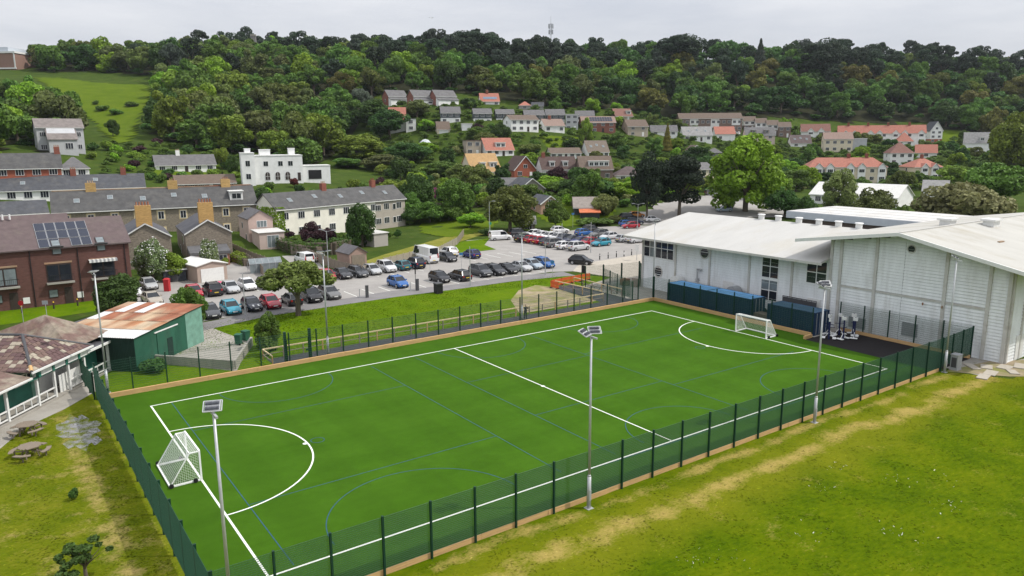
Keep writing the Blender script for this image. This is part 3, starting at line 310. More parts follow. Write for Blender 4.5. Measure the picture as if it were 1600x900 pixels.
BUSHES = [('sparse dark leafy shrub at the bottom left edge of the frame', -19.9, 31.6, 0.0, 2.1, 2.8, 'sparse', 'deep'), ('tiny plant standing alone in the worn grass', -25.0, 39.6, 0.0, 0.9, 0.7, 'shrub', 'deep'), ('low dark bush in the yard corner by the green shed', -31.7, 63.5, 0.0, 1.6, 2.7, 'shrub', 'deep'), ('bush behind the yard fence left of the pitch gate', -23.2, 68.5, -0.0, 2.3, 2.1, 'shrub', 'mid'), ('purple-leaved bush before the cream terrace', -38.1, 142.2, 0.0, 5.1, 5.3, 'dome', 'plumleaf'), ('second purple-leaved bush before the cream terrace', -35.1, 142.1, 0.0, 4.1, 3.6, 'dome', 'plumleaf'), ('flowering purple rhododendron above the garden hedge', -21.8, 211.5, 2.5, 4.7, 4.0, 'dome', 'pinkflower'), ('dark red shrub left of the art deco house entrance', -63.6, 221.0, 6.6, 3.0, 3.0, 'dome', 'redleaf'), ('dark bush beside the grey shed', -23.6, 154.8, 0.0, 1.9, 1.9, 'dome', 'deep'), ('golden-green bush behind the small dark shed', -54.2, 113.6, 0.0, 3.9, 4.3, 'dome', 'sunny'), ('bush by the red box near the apartments', -52.9, 107.2, 0.0, 2.2, 2.7, 'shrub', 'olive'), ('round bush at the foot of the grass bank by the van', -5.1, 158.1, 0.0, 1.9, 4.1, 'shrub', 'deep'), ('leafy bush beside the little stone shed', 9.9, 168.9, 0.0, 6.9, 6.3, 'dome', 'mid'), ('pale-flowered bush beside the barn', 23.2, 185.8, 0.0, 7.3, 7.9, 'dome', 'paleolive'), ('low scrub on the bank behind the packed cars', 19.0, 176.1, 0.0, 2.1, 10.5, 'shrub', 'mid'), ('scrub on the bank nearer the black pines', 25.5, 179.9, 0.0, 2.2, 7.7, 'shrub', 'olive'), ('leafy bush on the slope below the blank grey gable', 11.8, 235.5, 3.8, 5.2, 12.1, 'dome', 'bright'), ('wide bush below the brown-roofed bungalow', 15.4, 224.5, 3.6, 4.6, 11.5, 'dome', 'mid'), ('dark shrub at the corner of the brown-roofed bungalow', 16.4, 265.5, 5.3, 5.4, 9.1, 'dome', 'plumleaf'), ('bushy growth below the long-dormer bungalow', 24.0, 207.5, 3.5, 6.4, 12.4, 'dome', 'deep'), ('yellow bush beside the plum-roofed bungalow', 39.6, 260.5, 4.1, 2.2, 3.6, 'dome', 'gold'), ('dense bush right of the cream terrace end', -24.9, 182.5, -0.4, 4.7, 6.2, 'dome', 'deep'), ('spreading bush on the garden slope', -20.1, 184.5, -0.1, 5.4, 9.5, 'dome', 'mid'), ('bush on the grass slope left of the olive tree', -9.5, 172.5, 0.0, 3.8, 7.4, 'dome', 'bright'), ('wild bush at the slope foot by the paling fence', -14.9, 185.0, 0.4, 4.4, 7.9, 'dome', 'mid'), ('low gorse patch in the middle of the hill field', -190.0, 358.0, 34.0, 3.4, 7.3, 'shrub', 'mid'), ('low gorse patch right of centre in the hill field', -180.4, 350.5, 31.9, 3.6, 7.8, 'shrub', 'mid'), ('low gorse patch at the right side of the hill field', -180.6, 367.0, 36.3, 3.1, 6.9, 'shrub', 'mid'), ('small gorse bush above the middle of the hill field', -198.6, 369.0, 37.4, 2.5, 3.8, 'shrub', 'mid')]
# ---------------------------------------------------------------- materials
def nmat(name):
    m = bpy.data.materials.new(name); m.use_nodes = True
    nt = m.node_tree; b = nt.nodes['Principled BSDF']; return m, nt, b
def node(nt, kind, **kw):
    n = nt.nodes.new(kind)
    for k, v in kw.items():
        if k in n.inputs: n.inputs[k].default_value = v
        else: setattr(n, k, v)
    return n
def setspec(b, v):
    b.inputs['Specular IOR Level'].default_value = v
def mat(name, col, rough=0.7, var=0.15, scale=3.0, bump=0.0, metal=0.0, spec=0.3, col2=None, detail=5, stretch=(1, 1, 1), objcol=False, dirt=0.0, dirtcol=(0.1, 0.09, 0.07), bscale=None):
    """Procedural surface: base colour (or the object's own colour) broken up by noise, with optional dirt and bump."""
    m, nt, b = nmat(name); L = nt.links
    tc = node(nt, 'ShaderNodeTexCoord'); mp = node(nt, 'ShaderNodeMapping'); mp.inputs['Scale'].default_value = stretch
    L.new(tc.outputs['Object'], mp.inputs['Vector'])
    nz = node(nt, 'ShaderNodeTexNoise', Scale=scale, Detail=detail, Roughness=0.6); L.new(mp.outputs['Vector'], nz.inputs['Vector'])
    rm = node(nt, 'ShaderNodeMapRange'); L.new(nz.outputs['Fac'], rm.inputs['Value'])
    rm.inputs['From Min'].default_value = 0.25; rm.inputs['From Max'].default_value = 0.75
    rm.inputs['To Min'].default_value = 1 - var; rm.inputs['To Max'].default_value = 1 + var
    if objcol:
        oi = node(nt, 'ShaderNodeObjectInfo'); base = oi.outputs['Color']
    else:
        rgb = node(nt, 'ShaderNodeRGB'); rgb.outputs[0].default_value = (*col, 1); base = rgb.outputs[0]
    if col2 is not None:
        mx2 = node(nt, 'ShaderNodeMixRGB'); nz3 = node(nt, 'ShaderNodeTexNoise', Scale=scale * 0.37, Detail=4.0); L.new(mp.outputs['Vector'], nz3.inputs['Vector'])
        r3 = node(nt, 'ShaderNodeMapRange'); r3.inputs['From Min'].default_value = 0.42; r3.inputs['From Max'].default_value = 0.62; L.new(nz3.outputs['Fac'], r3.inputs['Value'])
        L.new(r3.outputs['Result'], mx2.inputs['Fac']); L.new(base, mx2.inputs['Color1']); mx2.inputs['Color2'].default_value = (*col2, 1); base = mx2.outputs['Color']
    mul = node(nt, 'ShaderNodeMixRGB', blend_type='MULTIPLY'); mul.inputs['Fac'].default_value = 1.0
    L.new(base, mul.inputs['Color1']); L.new(rm.outputs['Result'], mul.inputs['Color2']); out = mul.outputs['Color']
    if dirt > 0:
        nz2 = node(nt, 'ShaderNodeTexNoise', Scale=scale * 0.6, Detail=8.0, Roughness=0.7); L.new(mp.outputs['Vector'], nz2.inputs['Vector'])
        r2 = node(nt, 'ShaderNodeMapRange'); r2.inputs['From Min'].default_value = 0.5; r2.inputs['From Max'].default_value = 0.75; r2.inputs['To Max'].default_value = dirt
        L.new(nz2.outputs['Fac'], r2.inputs['Value'])
        mx = node(nt, 'ShaderNodeMixRGB'); L.new(r2.outputs['Result'], mx.inputs['Fac']); L.new(out, mx.inputs['Color1']); mx.inputs['Color2'].default_value = (*dirtcol, 1); out = mx.outputs['Color']
    L.new(out, b.inputs['Base Color'])
    b.inputs['Roughness'].default_value = rough; b.inputs['Metallic'].default_value = metal; setspec(b, spec)
    if bump > 0:
        bn = node(nt, 'ShaderNodeTexNoise', Scale=bscale or scale * 4, Detail=4.0); L.new(mp.outputs['Vector'], bn.inputs['Vector'])
        bp = node(nt, 'ShaderNodeBump'); bp.inputs['Strength'].default_value = bump; bp.inputs['Distance'].default_value = 0.05
        L.new(bn.outputs['Fac'], bp.inputs['Height']); L.new(bp.outputs['Normal'], b.inputs['Normal'])
    return m
M = {}
M['white'] = mat('white_paint', (0.72, 0.72, 0.70), 0.55, 0.06, 4, dirt=0.12)
M['goal_white'] = mat('goal_white', (0.85, 0.85, 0.84), 0.4, 0.03, 5)
M['line_white'] = mat('line_white', (0.78, 0.80, 0.74), 0.8, 0.06, 6)
M['line_blue'] = mat('line_blue', (0.022, 0.082, 0.125), 0.85, 0.22, 5)
M['galv'] = mat('galvanised_steel', (0.46, 0.47, 0.48), 0.45, 0.10, 5, metal=0.35, spec=0.5)
M['green_steel'] = mat('green_powder_steel', (0.008, 0.040, 0.024), 0.45, 0.1, 3)
M['green_wire'] = mat('green_coated_wire', (0.012, 0.075, 0.040), 0.4, 0.08, 3, spec=0.5)
M['timber'] = mat('new_timber', (0.52, 0.33, 0.15), 0.75, 0.22, 2.2, stretch=(0.6, 8, 8), dirt=0.35, dirtcol=(0.20, 0.10, 0.04))
M['old_timber'] = mat('weathered_timber', (0.24, 0.20, 0.16), 0.85, 0.25, 3, stretch=(4, 4, 0.6), dirt=0.3)
M['bench_timber'] = mat('bench_timber', (0.21, 0.17, 0.13), 0.8, 0.25, 4, stretch=(1, 6, 6), dirt=0.3)
M['asphalt'] = mat('asphalt', (0.30, 0.285, 0.268), 0.9, 0.14, 0.35, bump=0.15, bscale=30, detail=9, dirt=0.35, dirtcol=(0.36, 0.34, 0.30), spec=0.2)
M['path'] = mat('tarmac_path', (0.20, 0.192, 0.192), 0.9, 0.14, 0.6, bump=0.15, bscale=30, detail=9, dirt=0.3, dirtcol=(0.25, 0.23, 0.20), spec=0.2)
M['dark_tarmac'] = mat('fresh_tarmac', (0.045, 0.045, 0.052), 0.85, 0.15, 2, bump=0.2, bscale=30)
M['rubber'] = mat('rubber_surface', (0.014, 0.011, 0.012), 0.9, 0.25, 2)
M['concrete'] = mat('concrete', (0.33, 0.31, 0.275), 0.9, 0.16, 0.8, bump=0.2, detail=9, dirt=0.4, dirtcol=(0.17, 0.15, 0.11))
M['paving'] = mat('paving_slab', (0.42, 0.38, 0.32), 0.9, 0.14, 1.5, bump=0.2, dirt=0.3)
M['dirt'] = mat('bare_soil', (0.31, 0.25, 0.17), 0.95, 0.2, 1.1, bump=0.4, detail=9, col2=(0.20, 0.20, 0.07), spec=0.1)
M['gravel'] = mat('gravel', (0.23, 0.23, 0.24), 0.95, 0.35, 3, bump=0.5, detail=8, col2=(0.11, 0.13, 0.012))
M['clad'] = mat('white_cladding', (0.76, 0.78, 0.785), 0.5, 0.09, 1.1, stretch=(1.6, 1.6, .35), detail=9, dirt=0.38, dirtcol=(0.36, 0.345, 0.29))
M['hall_trim'] = mat('hall_trim', (0.52, 0.51, 0.48), 0.6, 0.10, 1.6, dirt=0.55, dirtcol=(0.30, 0.25, 0.17))
M['hall_roof'] = mat('membrane_roof', (0.475, 0.468, 0.445), 0.75, 0.08, 0.35, detail=9, dirt=0.55, dirtcol=(0.40, 0.36, 0.27), stretch=(0.5, 1.3, 1))
M['hall_roof_b'] = mat('membrane_roof_stained', (0.44, 0.43, 0.395), 0.75, 0.08, 0.45, detail=9, dirt=0.8, dirtcol=(0.31, 0.275, 0.20), stretch=(1.3, 0.4, 1))
M['flat_roof'] = mat('flat_roof_sheet', (0.56, 0.55, 0.53), 0.7, 0.10, 0.5, dirt=0.6, dirtcol=(0.36, 0.32, 0.26))
M['fascia'] = mat('fascia_grey', (0.46, 0.50, 0.55), 0.5, 0.06, 1)
M['soffit'] = mat('soffit', (0.30, 0.28, 0.24), 0.8, 0.2, 2)
M['glass'] = mat('window_glass', (0.022, 0.026, 0.034), 0.02, 0.3, 0.8, spec=0.6)
M['glass_pale'] = mat('window_glass_pale', (0.17, 0.20, 0.21), 0.12, 0.35, 1.2, spec=0.6)  # paler, slightly rougher glass; also on roof lights and greenhouse panes
M['frame_white'] = mat('window_frame_white', (0.76, 0.76, 0.75), 0.45, 0.04, 3)
M['frame_dark'] = mat('window_frame_dark', (0.045, 0.032, 0.028), 0.5, 0.1, 3)
M['wall'] = mat('house_wall', (1, 1, 1), 0.85, 0.09, 0.7, objcol=True, bump=0.1, bscale=9, detail=8, dirt=0.16, dirtcol=(0.2, 0.18, 0.14))
M['stonewall'] = mat('rubble_stone', (1, 1, 1), 0.9, 0.42, 2.6, objcol=True, bump=0.5, detail=3, dirt=0.35, dirtcol=(0.10, 0.085, 0.06), stretch=(1, 1, 2.2))
M['brickwall'] = mat('brickwork', (1, 1, 1), 0.9, 0.24, 1.8, objcol=True, bump=0.3, bscale=14, detail=9, stretch=(1, 1, 3), dirt=0.25, dirtcol=(0.10, 0.07, 0.06))
M['tile'] = mat('roof_tiles', (1, 1, 1), 0.8, 0.20, 1.4, objcol=True, bump=0.35, bscale=5, detail=9, dirt=0.28, dirtcol=(0.16, 0.15, 0.11))
M['slate'] = mat('roof_slates', (1, 1, 1), 0.7, 0.30, 0.9, objcol=True, bump=0.3, bscale=5, detail=10, dirt=0.45, dirtcol=(0.17, 0.16, 0.14), stretch=(1, 1, 1))
M['mossroof'] = mat('lichen_roof', (0.155, 0.10, 0.085), 0.9, 0.35, 2.2, bump=0.5, detail=8, col2=(0.25, 0.21, 0.165), dirt=0.4, dirtcol=(0.10, 0.10, 0.035))
M['rust'] = mat('rusted_sheet', (0.25, 0.098, 0.055), 0.85, 0.45, 1.1, detail=9, col2=(0.40, 0.30, 0.20), stretch=(0.35, 1, 1))
M['zinc'] = mat('zinc_sheet', (0.55, 0.55, 0.54), 0.6, 0.14, 1.5, dirt=0.35, dirtcol=(0.32, 0.22, 0.15), stretch=(1, 3, 1))
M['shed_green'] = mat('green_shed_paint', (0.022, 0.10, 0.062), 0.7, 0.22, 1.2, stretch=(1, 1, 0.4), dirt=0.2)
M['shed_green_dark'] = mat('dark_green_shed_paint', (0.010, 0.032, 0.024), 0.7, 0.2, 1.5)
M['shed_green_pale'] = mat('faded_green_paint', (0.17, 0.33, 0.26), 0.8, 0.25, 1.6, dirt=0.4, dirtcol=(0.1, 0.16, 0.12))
M['pav_green'] = mat('pavilion_green', (0.035, 0.17, 0.125), 0.6, 0.18, 2, dirt=0.2)
M['cont_blue'] = mat('container_blue', (0.010, 0.035, 0.085), 0.55, 0.14, 1.3, dirt=0.15)
M['cont_roof'] = mat('container_roof_blue', (0.15, 0.36, 0.62), 0.55, 0.12, 1.2, dirt=0.3, dirtcol=(0.25, 0.32, 0.38))
M['cont_roof_dk'] = mat('container_roof_dull', (0.055, 0.115, 0.185), 0.6, 0.15, 1.2)
M['navy'] = mat('navy_steel', (0.012, 0.018, 0.075), 0.45, 0.06, 3)
M['black'] = mat('black_plastic', (0.016, 0.016, 0.018), 0.55, 0.1, 4)
M['grey_metal'] = mat('grey_cabinet', (0.33, 0.34, 0.35), 0.5, 0.08, 2)
M['dark_metal'] = mat('dark_metal', (0.07, 0.07, 0.075), 0.5, 0.15, 3)
M['orange'] = mat('orange_barrier', (0.62, 0.115, 0.035), 0.6, 0.12, 3)
M['red'] = mat('red_paint', (0.42, 0.02, 0.025), 0.5, 0.1, 3)
M['pink'] = mat('pink_plastic', (0.62, 0.05, 0.16), 0.5, 0.06, 3)
M['yellow'] = mat('yellow_paint', (0.55, 0.36, 0.03), 0.5, 0.06, 3)
M['signblue'] = mat('sign_blue', (0.06, 0.20, 0.42), 0.5, 0.05, 3)
M['signgreen'] = mat('sign_green', (0.03, 0.30, 0.20), 0.5, 0.05, 3)
M['solar'] = mat('solar_cells', (0.012, 0.017, 0.034), 0.15, 0.15, 5, spec=0.6)
M['carpaint'] = mat('car_paint', (1, 1, 1), 0.22, 0.02, 2, objcol=True, spec=0.6)
M['carglass'] = mat('car_glass', (0.016, 0.019, 0.023), 0.015, 0.1, 2, spec=0.5)
M['tyre'] = mat('tyre_rubber', (0.012, 0.012, 0.013), 0.85, 0.1, 5)
M['rim'] = mat('alloy_rim', (0.42, 0.42, 0.43), 0.35, 0.1, 5, metal=0.5)
M['lamp_white'] = mat('headlamp_glass', (0.62, 0.64, 0.66), 0.12, 0.1, 6, spec=0.7)
M['lamp_red'] = mat('tail_lamp', (0.32, 0.012, 0.012), 0.2, 0.1, 6, spec=0.6)
M['plate_w'] = mat('front_plate', (0.72, 0.72, 0.70), 0.5, 0.02, 5)
M['plate_y'] = mat('rear_plate', (0.66, 0.48, 0.06), 0.5, 0.02, 5)
M['bark'] = mat('bark', (0.13, 0.105, 0.08), 0.95, 0.3, 3, bump=0.5, stretch=(1, 1, 0.3))
M['skin'] = mat('skin', (0.48, 0.28, 0.20), 0.6, 0.05, 6)
M['cloth_dark'] = mat('dark_cloth', (0.022, 0.022, 0.028), 0.9, 0.2, 8)
M['fin'] = mat('lamp_heat_sink', (0.075, 0.08, 0.095), 0.45, 0.15, 8, metal=0.3)
def leafmat(name, objcol=True, transl=0.28, sat=1.0):
    m, nt, b = nmat(name); L = nt.links
    oi = node(nt, 'ShaderNodeObjectInfo'); at = node(nt, 'ShaderNodeAttribute', attribute_name='tint')
    mul = node(nt, 'ShaderNodeMixRGB', blend_type='MULTIPLY'); mul.inputs['Fac'].default_value = 1.0
    hs = node(nt, 'ShaderNodeHueSaturation'); rr = node(nt, 'ShaderNodeMapRange'); rr.inputs['To Min'].default_value = 0.485; rr.inputs['To Max'].default_value = 0.515
    L.new(oi.outputs['Random'], rr.inputs['Value']); L.new(rr.outputs['Result'], hs.inputs['Hue'])
    rv = node(nt, 'ShaderNodeMapRange'); rv.inputs['To Min'].default_value = 0.82; rv.inputs['To Max'].default_value = 1.2
    L.new(oi.outputs['Random'], rv.inputs['Value']); L.new(rv.outputs['Result'], hs.inputs['Value'])
    L.new(oi.outputs['Color'], hs.inputs['Color']); L.new(hs.outputs['Color'], mul.inputs['Color1']); L.new(at.outputs['Color'], mul.inputs['Color2'])
    L.new(mul.outputs['Color'], b.inputs['Base Color']); b.inputs['Roughness'].default_value = 0.65; setspec(b, 0.25)
    tr = node(nt, 'ShaderNodeBsdfTranslucent'); L.new(mul.outputs['Color'], tr.inputs['Color'])
    mix = node(nt, 'ShaderNodeMixShader'); mix.inputs['Fac'].default_value = transl
    L.new(b.outputs['BSDF'], mix.inputs[1]); L.new(tr.outputs['BSDF'], mix.inputs[2])
    L.new(mix.outputs['Shader'], nt.nodes['Material Output'].inputs['Surface'])
    return m
M['leaf'] = leafmat('foliage')
def grassmat(name, dark, mid, light, straw, strip=None, amount=0.5, nscale=0.25, bump=0.6, lo=0.56, tint=False, dry=None):
    """Grass: three greens by noise at several sizes, straw-coloured worn patches, optionally along a worn line (local y)."""
    m, nt, b = nmat(name); L = nt.links
    tc = node(nt, 'ShaderNodeTexCoord')
    n1 = node(nt, 'ShaderNodeTexNoise', Scale=nscale, Detail=9.0, Roughness=0.62); L.new(tc.outputs['Object'], n1.inputs['Vector'])
    mp = node(nt, 'ShaderNodeMapping'); mp.inputs['Scale'].default_value = (1.0, 2.6, 1.0); mp.inputs['Rotation'].default_value = (0, 0, 0.5); L.new(tc.outputs['Object'], mp.inputs['Vector'])
    n2 = node(nt, 'ShaderNodeTexNoise', Scale=nscale * 7, Detail=7.0, Roughness=0.7); L.new(mp.outputs['Vector'], n2.inputs['Vector'])
    r = node(nt, 'ShaderNodeValToRGB'); cr = r.color_ramp
    cr.elements[0].position = 0.30; cr.elements[0].color = (*dark, 1); cr.elements[1].position = 0.70; cr.elements[1].color = (*light, 1)
    el = cr.elements.new(0.5); el.color = (*mid, 1)
    av = node(nt, 'ShaderNodeMath', operation='ADD'); L.new(n1.outputs['Fac'], av.inputs[0]); L.new(n2.outputs['Fac'], av.inputs[1])
    hv = node(nt, 'ShaderNodeMath', operation='MULTIPLY'); hv.inputs[1].default_value = 0.5; L.new(av.outputs[0], hv.inputs[0])
    L.new(hv.outputs[0], r.inputs['Fac'])
    n3 = node(nt, 'ShaderNodeTexNoise', Scale=nscale * 1.7, Detail=10.0, Roughness=0.68); L.new(tc.outputs['Object'], n3.inputs['Vector'])
    fac = node(nt, 'ShaderNodeMapRange'); fac.inputs['From Min'].default_value = lo; fac.inputs['From Max'].default_value = lo + 0.24; fac.inputs['To Max'].default_value = amount
    n5 = node(nt, 'ShaderNodeTexNoise', Scale=nscale * 14, Detail=8.0, Roughness=0.75); L.new(mp.outputs['Vector'], n5.inputs['Vector'])
    s5 = node(nt, 'ShaderNodeMath', operation='MULTIPLY_ADD'); s5.inputs[1].default_value = 0.55; s5.inputs[2].default_value = -0.275; L.new(n5.outputs['Fac'], s5.inputs[0])
    a5 = node(nt, 'ShaderNodeMath', operation='ADD'); L.new(n3.outputs['Fac'], a5.inputs[0]); L.new(s5.outputs[0], a5.inputs[1]); src = a5.outputs[0]
    if strip is not None:
        sx = node(nt, 'ShaderNodeSeparateXYZ'); L.new(tc.outputs['Object'], sx.inputs[0])
        tot = None
        for (axis, c0, halfw, gain) in strip:
            wob = node(nt, 'ShaderNodeTexNoise', Scale=0.12, Detail=3.0); L.new(tc.outputs['Object'], wob.inputs['Vector'])
            wm = node(nt, 'ShaderNodeMapRange'); wm.inputs['To Min'].default_value = -halfw * 1.6; wm.inputs['To Max'].default_value = halfw * 1.6; L.new(wob.outputs['Fac'], wm.inputs['Value'])
            ad = node(nt, 'ShaderNodeMath', operation='ADD'); L.new(sx.outputs[axis], ad.inputs[0]); L.new(wm.outputs['Result'], ad.inputs[1])
            sb = node(nt, 'ShaderNodeMath', operation='SUBTRACT'); sb.inputs[1].default_value = c0; L.new(ad.outputs[0], sb.inputs[0])
            ab = node(nt, 'ShaderNodeMath', operation='ABSOLUTE'); L.new(sb.outputs[0], ab.inputs[0])
            mr = node(nt, 'ShaderNodeMapRange', interpolation_type='SMOOTHSTEP'); mr.inputs['From Min'].default_value = halfw * 1.5; mr.inputs['From Max'].default_value = 0.0; mr.inputs['To Min'].default_value = 0; mr.inputs['To Max'].default_value = gain
            L.new(ab.outputs[0], mr.inputs['Value'])
            if tot is None: tot = mr.outputs['Result']
            else:
                q = node(nt, 'ShaderNodeMath', operation='ADD'); L.new(tot, q.inputs[0]); L.new(mr.outputs['Result'], q.inputs[1]); tot = q.outputs[0]
        q = node(nt, 'ShaderNodeMath', operation='ADD'); L.new(src, q.inputs[0]); L.new(tot, q.inputs[1]); src = q.outputs[0]
    L.new(src, fac.inputs['Value'])
    mx = node(nt, 'ShaderNodeMixRGB'); L.new(fac.outputs['Result'], mx.inputs['Fac']); L.new(r.outputs['Color'], mx.inputs['Color1']); mx.inputs['Color2'].default_value = (*straw, 1)
    fin = mx.outputs['Color']
    if dry is not None:      # parched, yellower turf on both sides of the worn line
        c0, hw, dc = dry; sd = node(nt, 'ShaderNodeSeparateXYZ'); L.new(tc.outputs['Object'], sd.inputs[0]); s1 = node(nt, 'ShaderNodeMath', operation='SUBTRACT'); s1.inputs[1].default_value = c0; L.new(sd.outputs['Y'], s1.inputs[0])
        s2 = node(nt, 'ShaderNodeMath', operation='ABSOLUTE'); L.new(s1.outputs[0], s2.inputs[0]); s3 = node(nt, 'ShaderNodeMath', operation='MULTIPLY_ADD'); s3.inputs[1].default_value = -6.0; L.new(n1.outputs['Fac'], s3.inputs[0]); L.new(s2.outputs[0], s3.inputs[2])
        m1 = node(nt, 'ShaderNodeMapRange', interpolation_type='SMOOTHSTEP'); m1.inputs['From Min'].default_value = hw - 3.0; m1.inputs['From Max'].default_value = -3.0; m1.inputs['To Max'].default_value = 0.62; L.new(s3.outputs[0], m1.inputs['Value'])
        md = node(nt, 'ShaderNodeMixRGB'); L.new(m1.outputs['Result'], md.inputs['Fac']); L.new(r.outputs['Color'], md.inputs['Color1']); md.inputs['Color2'].default_value = (*dc, 1); L.new(md.outputs['Color'], mx.inputs['Color1'])
    if tint:
        at = node(nt, 'ShaderNodeAttribute', attribute_name='tint'); mt = node(nt, 'ShaderNodeMixRGB', blend_type='MULTIPLY'); mt.inputs['Fac'].default_value = 1.0
        L.new(fin, mt.inputs['Color1']); L.new(at.outputs['Color'], mt.inputs['Color2']); fin = mt.outputs['Color']
    L.new(fin, b.inputs['Base Color']); b.inputs['Roughness'].default_value = 0.95; setspec(b, 0.03)
    bn = node(nt, 'ShaderNodeTexNoise', Scale=9.0, Detail=6.0, Roughness=0.75); L.new(mp.outputs['Vector'], bn.inputs['Vector'])
    bp = node(nt, 'ShaderNodeBump'); bp.inputs['Strength'].default_value = bump; bp.inputs['Distance'].default_value = 0.08
    L.new(bn.outputs['Fac'], bp.inputs['Height']); L.new(bp.outputs['Normal'], b.inputs['Normal'])
    return m
_FG = dict(dark=(0.030, 0.070, 0.001), mid=(0.082, 0.126, 0.0012), light=(0.150, 0.175, 0.004), straw=(0.37, 0.28, 0.085), strip=[('Y', -34.6, 1.0, 0.26), ('Y', -32.2, 0.6, 0.20)], amount=0.85, lo=0.60, dry=(-35.0, 4.6, (0.175, 0.178, 0.010)))
M['field'] = grassmat('field_grass', **_FG); M['field_tuft'] = grassmat('field_grass_blades', tint=True, **_FG)
_LG = dict(dark=(0.050, 0.085, 0.003), mid=(0.110, 0.138, 0.005), light=(0.20, 0.19, 0.02), straw=(0.38, 0.285, 0.11), strip=[('X', -5.6, 0.8, 0.16)], amount=0.85, nscale=0.4)
M['left_grass'] = grassmat('worn_grass', **_LG); M['left_tuft'] = grassmat('worn_grass_blades', tint=True, **_LG)
_VG = dict(dark=(0.045, 0.100, 0.002), mid=(0.088, 0.155, 0.003), light=(0.145, 0.205, 0.007), straw=(0.22, 0.20, 0.05), amount=0.35, nscale=0.3)
M['verge'] = grassmat('verge_grass', **_VG); M['verge_tuft'] = grassmat('verge_grass_blades', tint=True, **_VG)
M['meadow'] = grassmat('meadow_grass', (0.052, 0.090, 0.005), (0.086, 0.132, 0.008), (0.120, 0.160, 0.014), (0.17, 0.165, 0.045), amount=0.35, nscale=0.12)
M['drygrass'] = grassmat('dry_grass', (0.10, 0.135, 0.018), (0.19, 0.19, 0.035), (0.27, 0.24, 0.06), (0.36, 0.29, 0.10), amount=0.6, nscale=0.3)
M['ground'] = grassmat('ground_cover', (0.022, 0.042, 0.007), (0.045, 0.075, 0.012), (0.085, 0.115, 0.020), (0.13, 0.105, 0.045), amount=0.6, nscale=0.16)
def turfmat():
    m, nt, b = nmat('artificial_turf'); L = nt.links
    tc = node(nt, 'ShaderNodeTexCoord'); mp = node(nt, 'ShaderNodeMapping'); mp.inputs['Scale'].default_value = (0.25, 1.0, 1.0); L.new(tc.outputs['Object'], mp.inputs['Vector'])
    n1 = node(nt, 'ShaderNodeTexNoise', Scale=0.35, Detail=8.0, Roughness=0.6); L.new(mp.outputs['Vector'], n1.inputs['Vector'])
    n2 = node(nt, 'ShaderNodeTexNoise', Scale=16.0, Detail=4.0, Roughness=0.8); L.new(tc.outputs['Object'], n2.inputs['Vector'])
    av = node(nt, 'ShaderNodeMath', operation='ADD'); L.new(n1.outputs['Fac'], av.inputs[0]); L.new(n2.outputs['Fac'], av.inputs[1])
    r = node(nt, 'ShaderNodeValToRGB'); r.color_ramp.elements[0].position = 0.36; r.color_ramp.elements[0].color = (0.034, 0.092, 0.004, 1); r.color_ramp.elements[1].position = 0.66; r.color_ramp.elements[1].color = (0.053, 0.127, 0.008, 1)
    hv = node(nt, 'ShaderNodeMath', operation='MULTIPLY'); hv.inputs[1].default_value = 0.5; L.new(av.outputs[0], hv.inputs[0]); L.new(hv.outputs[0], r.inputs['Fac'])
    sx = node(nt, 'ShaderNodeSeparateXYZ'); L.new(tc.outputs['Object'], sx.inputs[0])          # faint laid rolls and brushing
    wv = node(nt, 'ShaderNodeMath', operation='SINE'); ml = node(nt, 'ShaderNodeMath', operation='MULTIPLY'); ml.inputs[1].default_value = 1.571; L.new(sx.outputs['X'], ml.inputs[0]); L.new(ml.outputs[0], wv.inputs[0])
    wr = node(nt, 'ShaderNodeMapRange'); wr.inputs['From Min'].default_value = -.35; wr.inputs['From Max'].default_value = .35; wr.inputs['To Min'].default_value = 0.965; wr.inputs['To Max'].default_value = 1.035; L.new(wv.outputs[0], wr.inputs['Value'])
    n4 = node(nt, 'ShaderNodeTexNoise', Scale=1.3, Detail=9.0, Roughness=0.7); L.new(tc.outputs['Object'], n4.inputs['Vector'])
    r4 = node(nt, 'ShaderNodeMapRange'); r4.inputs['From Min'].default_value = .3; r4.inputs['From Max'].default_value = .7; r4.inputs['To Min'].default_value = 0.90; r4.inputs['To Max'].default_value = 1.10; L.new(n4.outputs['Fac'], r4.inputs['Value'])
    mm_ = node(nt, 'ShaderNodeMath', operation='MULTIPLY'); L.new(wr.outputs['Result'], mm_.inputs[0]); L.new(r4.outputs['Result'], mm_.inputs[1])
    mc = node(nt, 'ShaderNodeMixRGB', blend_type='MULTIPLY'); mc.inputs['Fac'].default_value = 1.0; L.new(r.outputs['Color'], mc.inputs['Color1']); L.new(mm_.outputs[0], mc.inputs['Color2'])
    L.new(mc.outputs['Color'], b.inputs['Base Color']); b.inputs['Roughness'].default_value = 0.85; setspec(b, 0.04)
    bp = node(nt, 'ShaderNodeBump'); bp.inputs['Strength'].default_value = 0.5; bp.inputs['Distance'].default_value = 0.03
    L.new(n2.outputs['Fac'], bp.inputs['Height']); L.new(bp.outputs['Normal'], b.inputs['Normal'])
    return m
M['turf'] = turfmat()
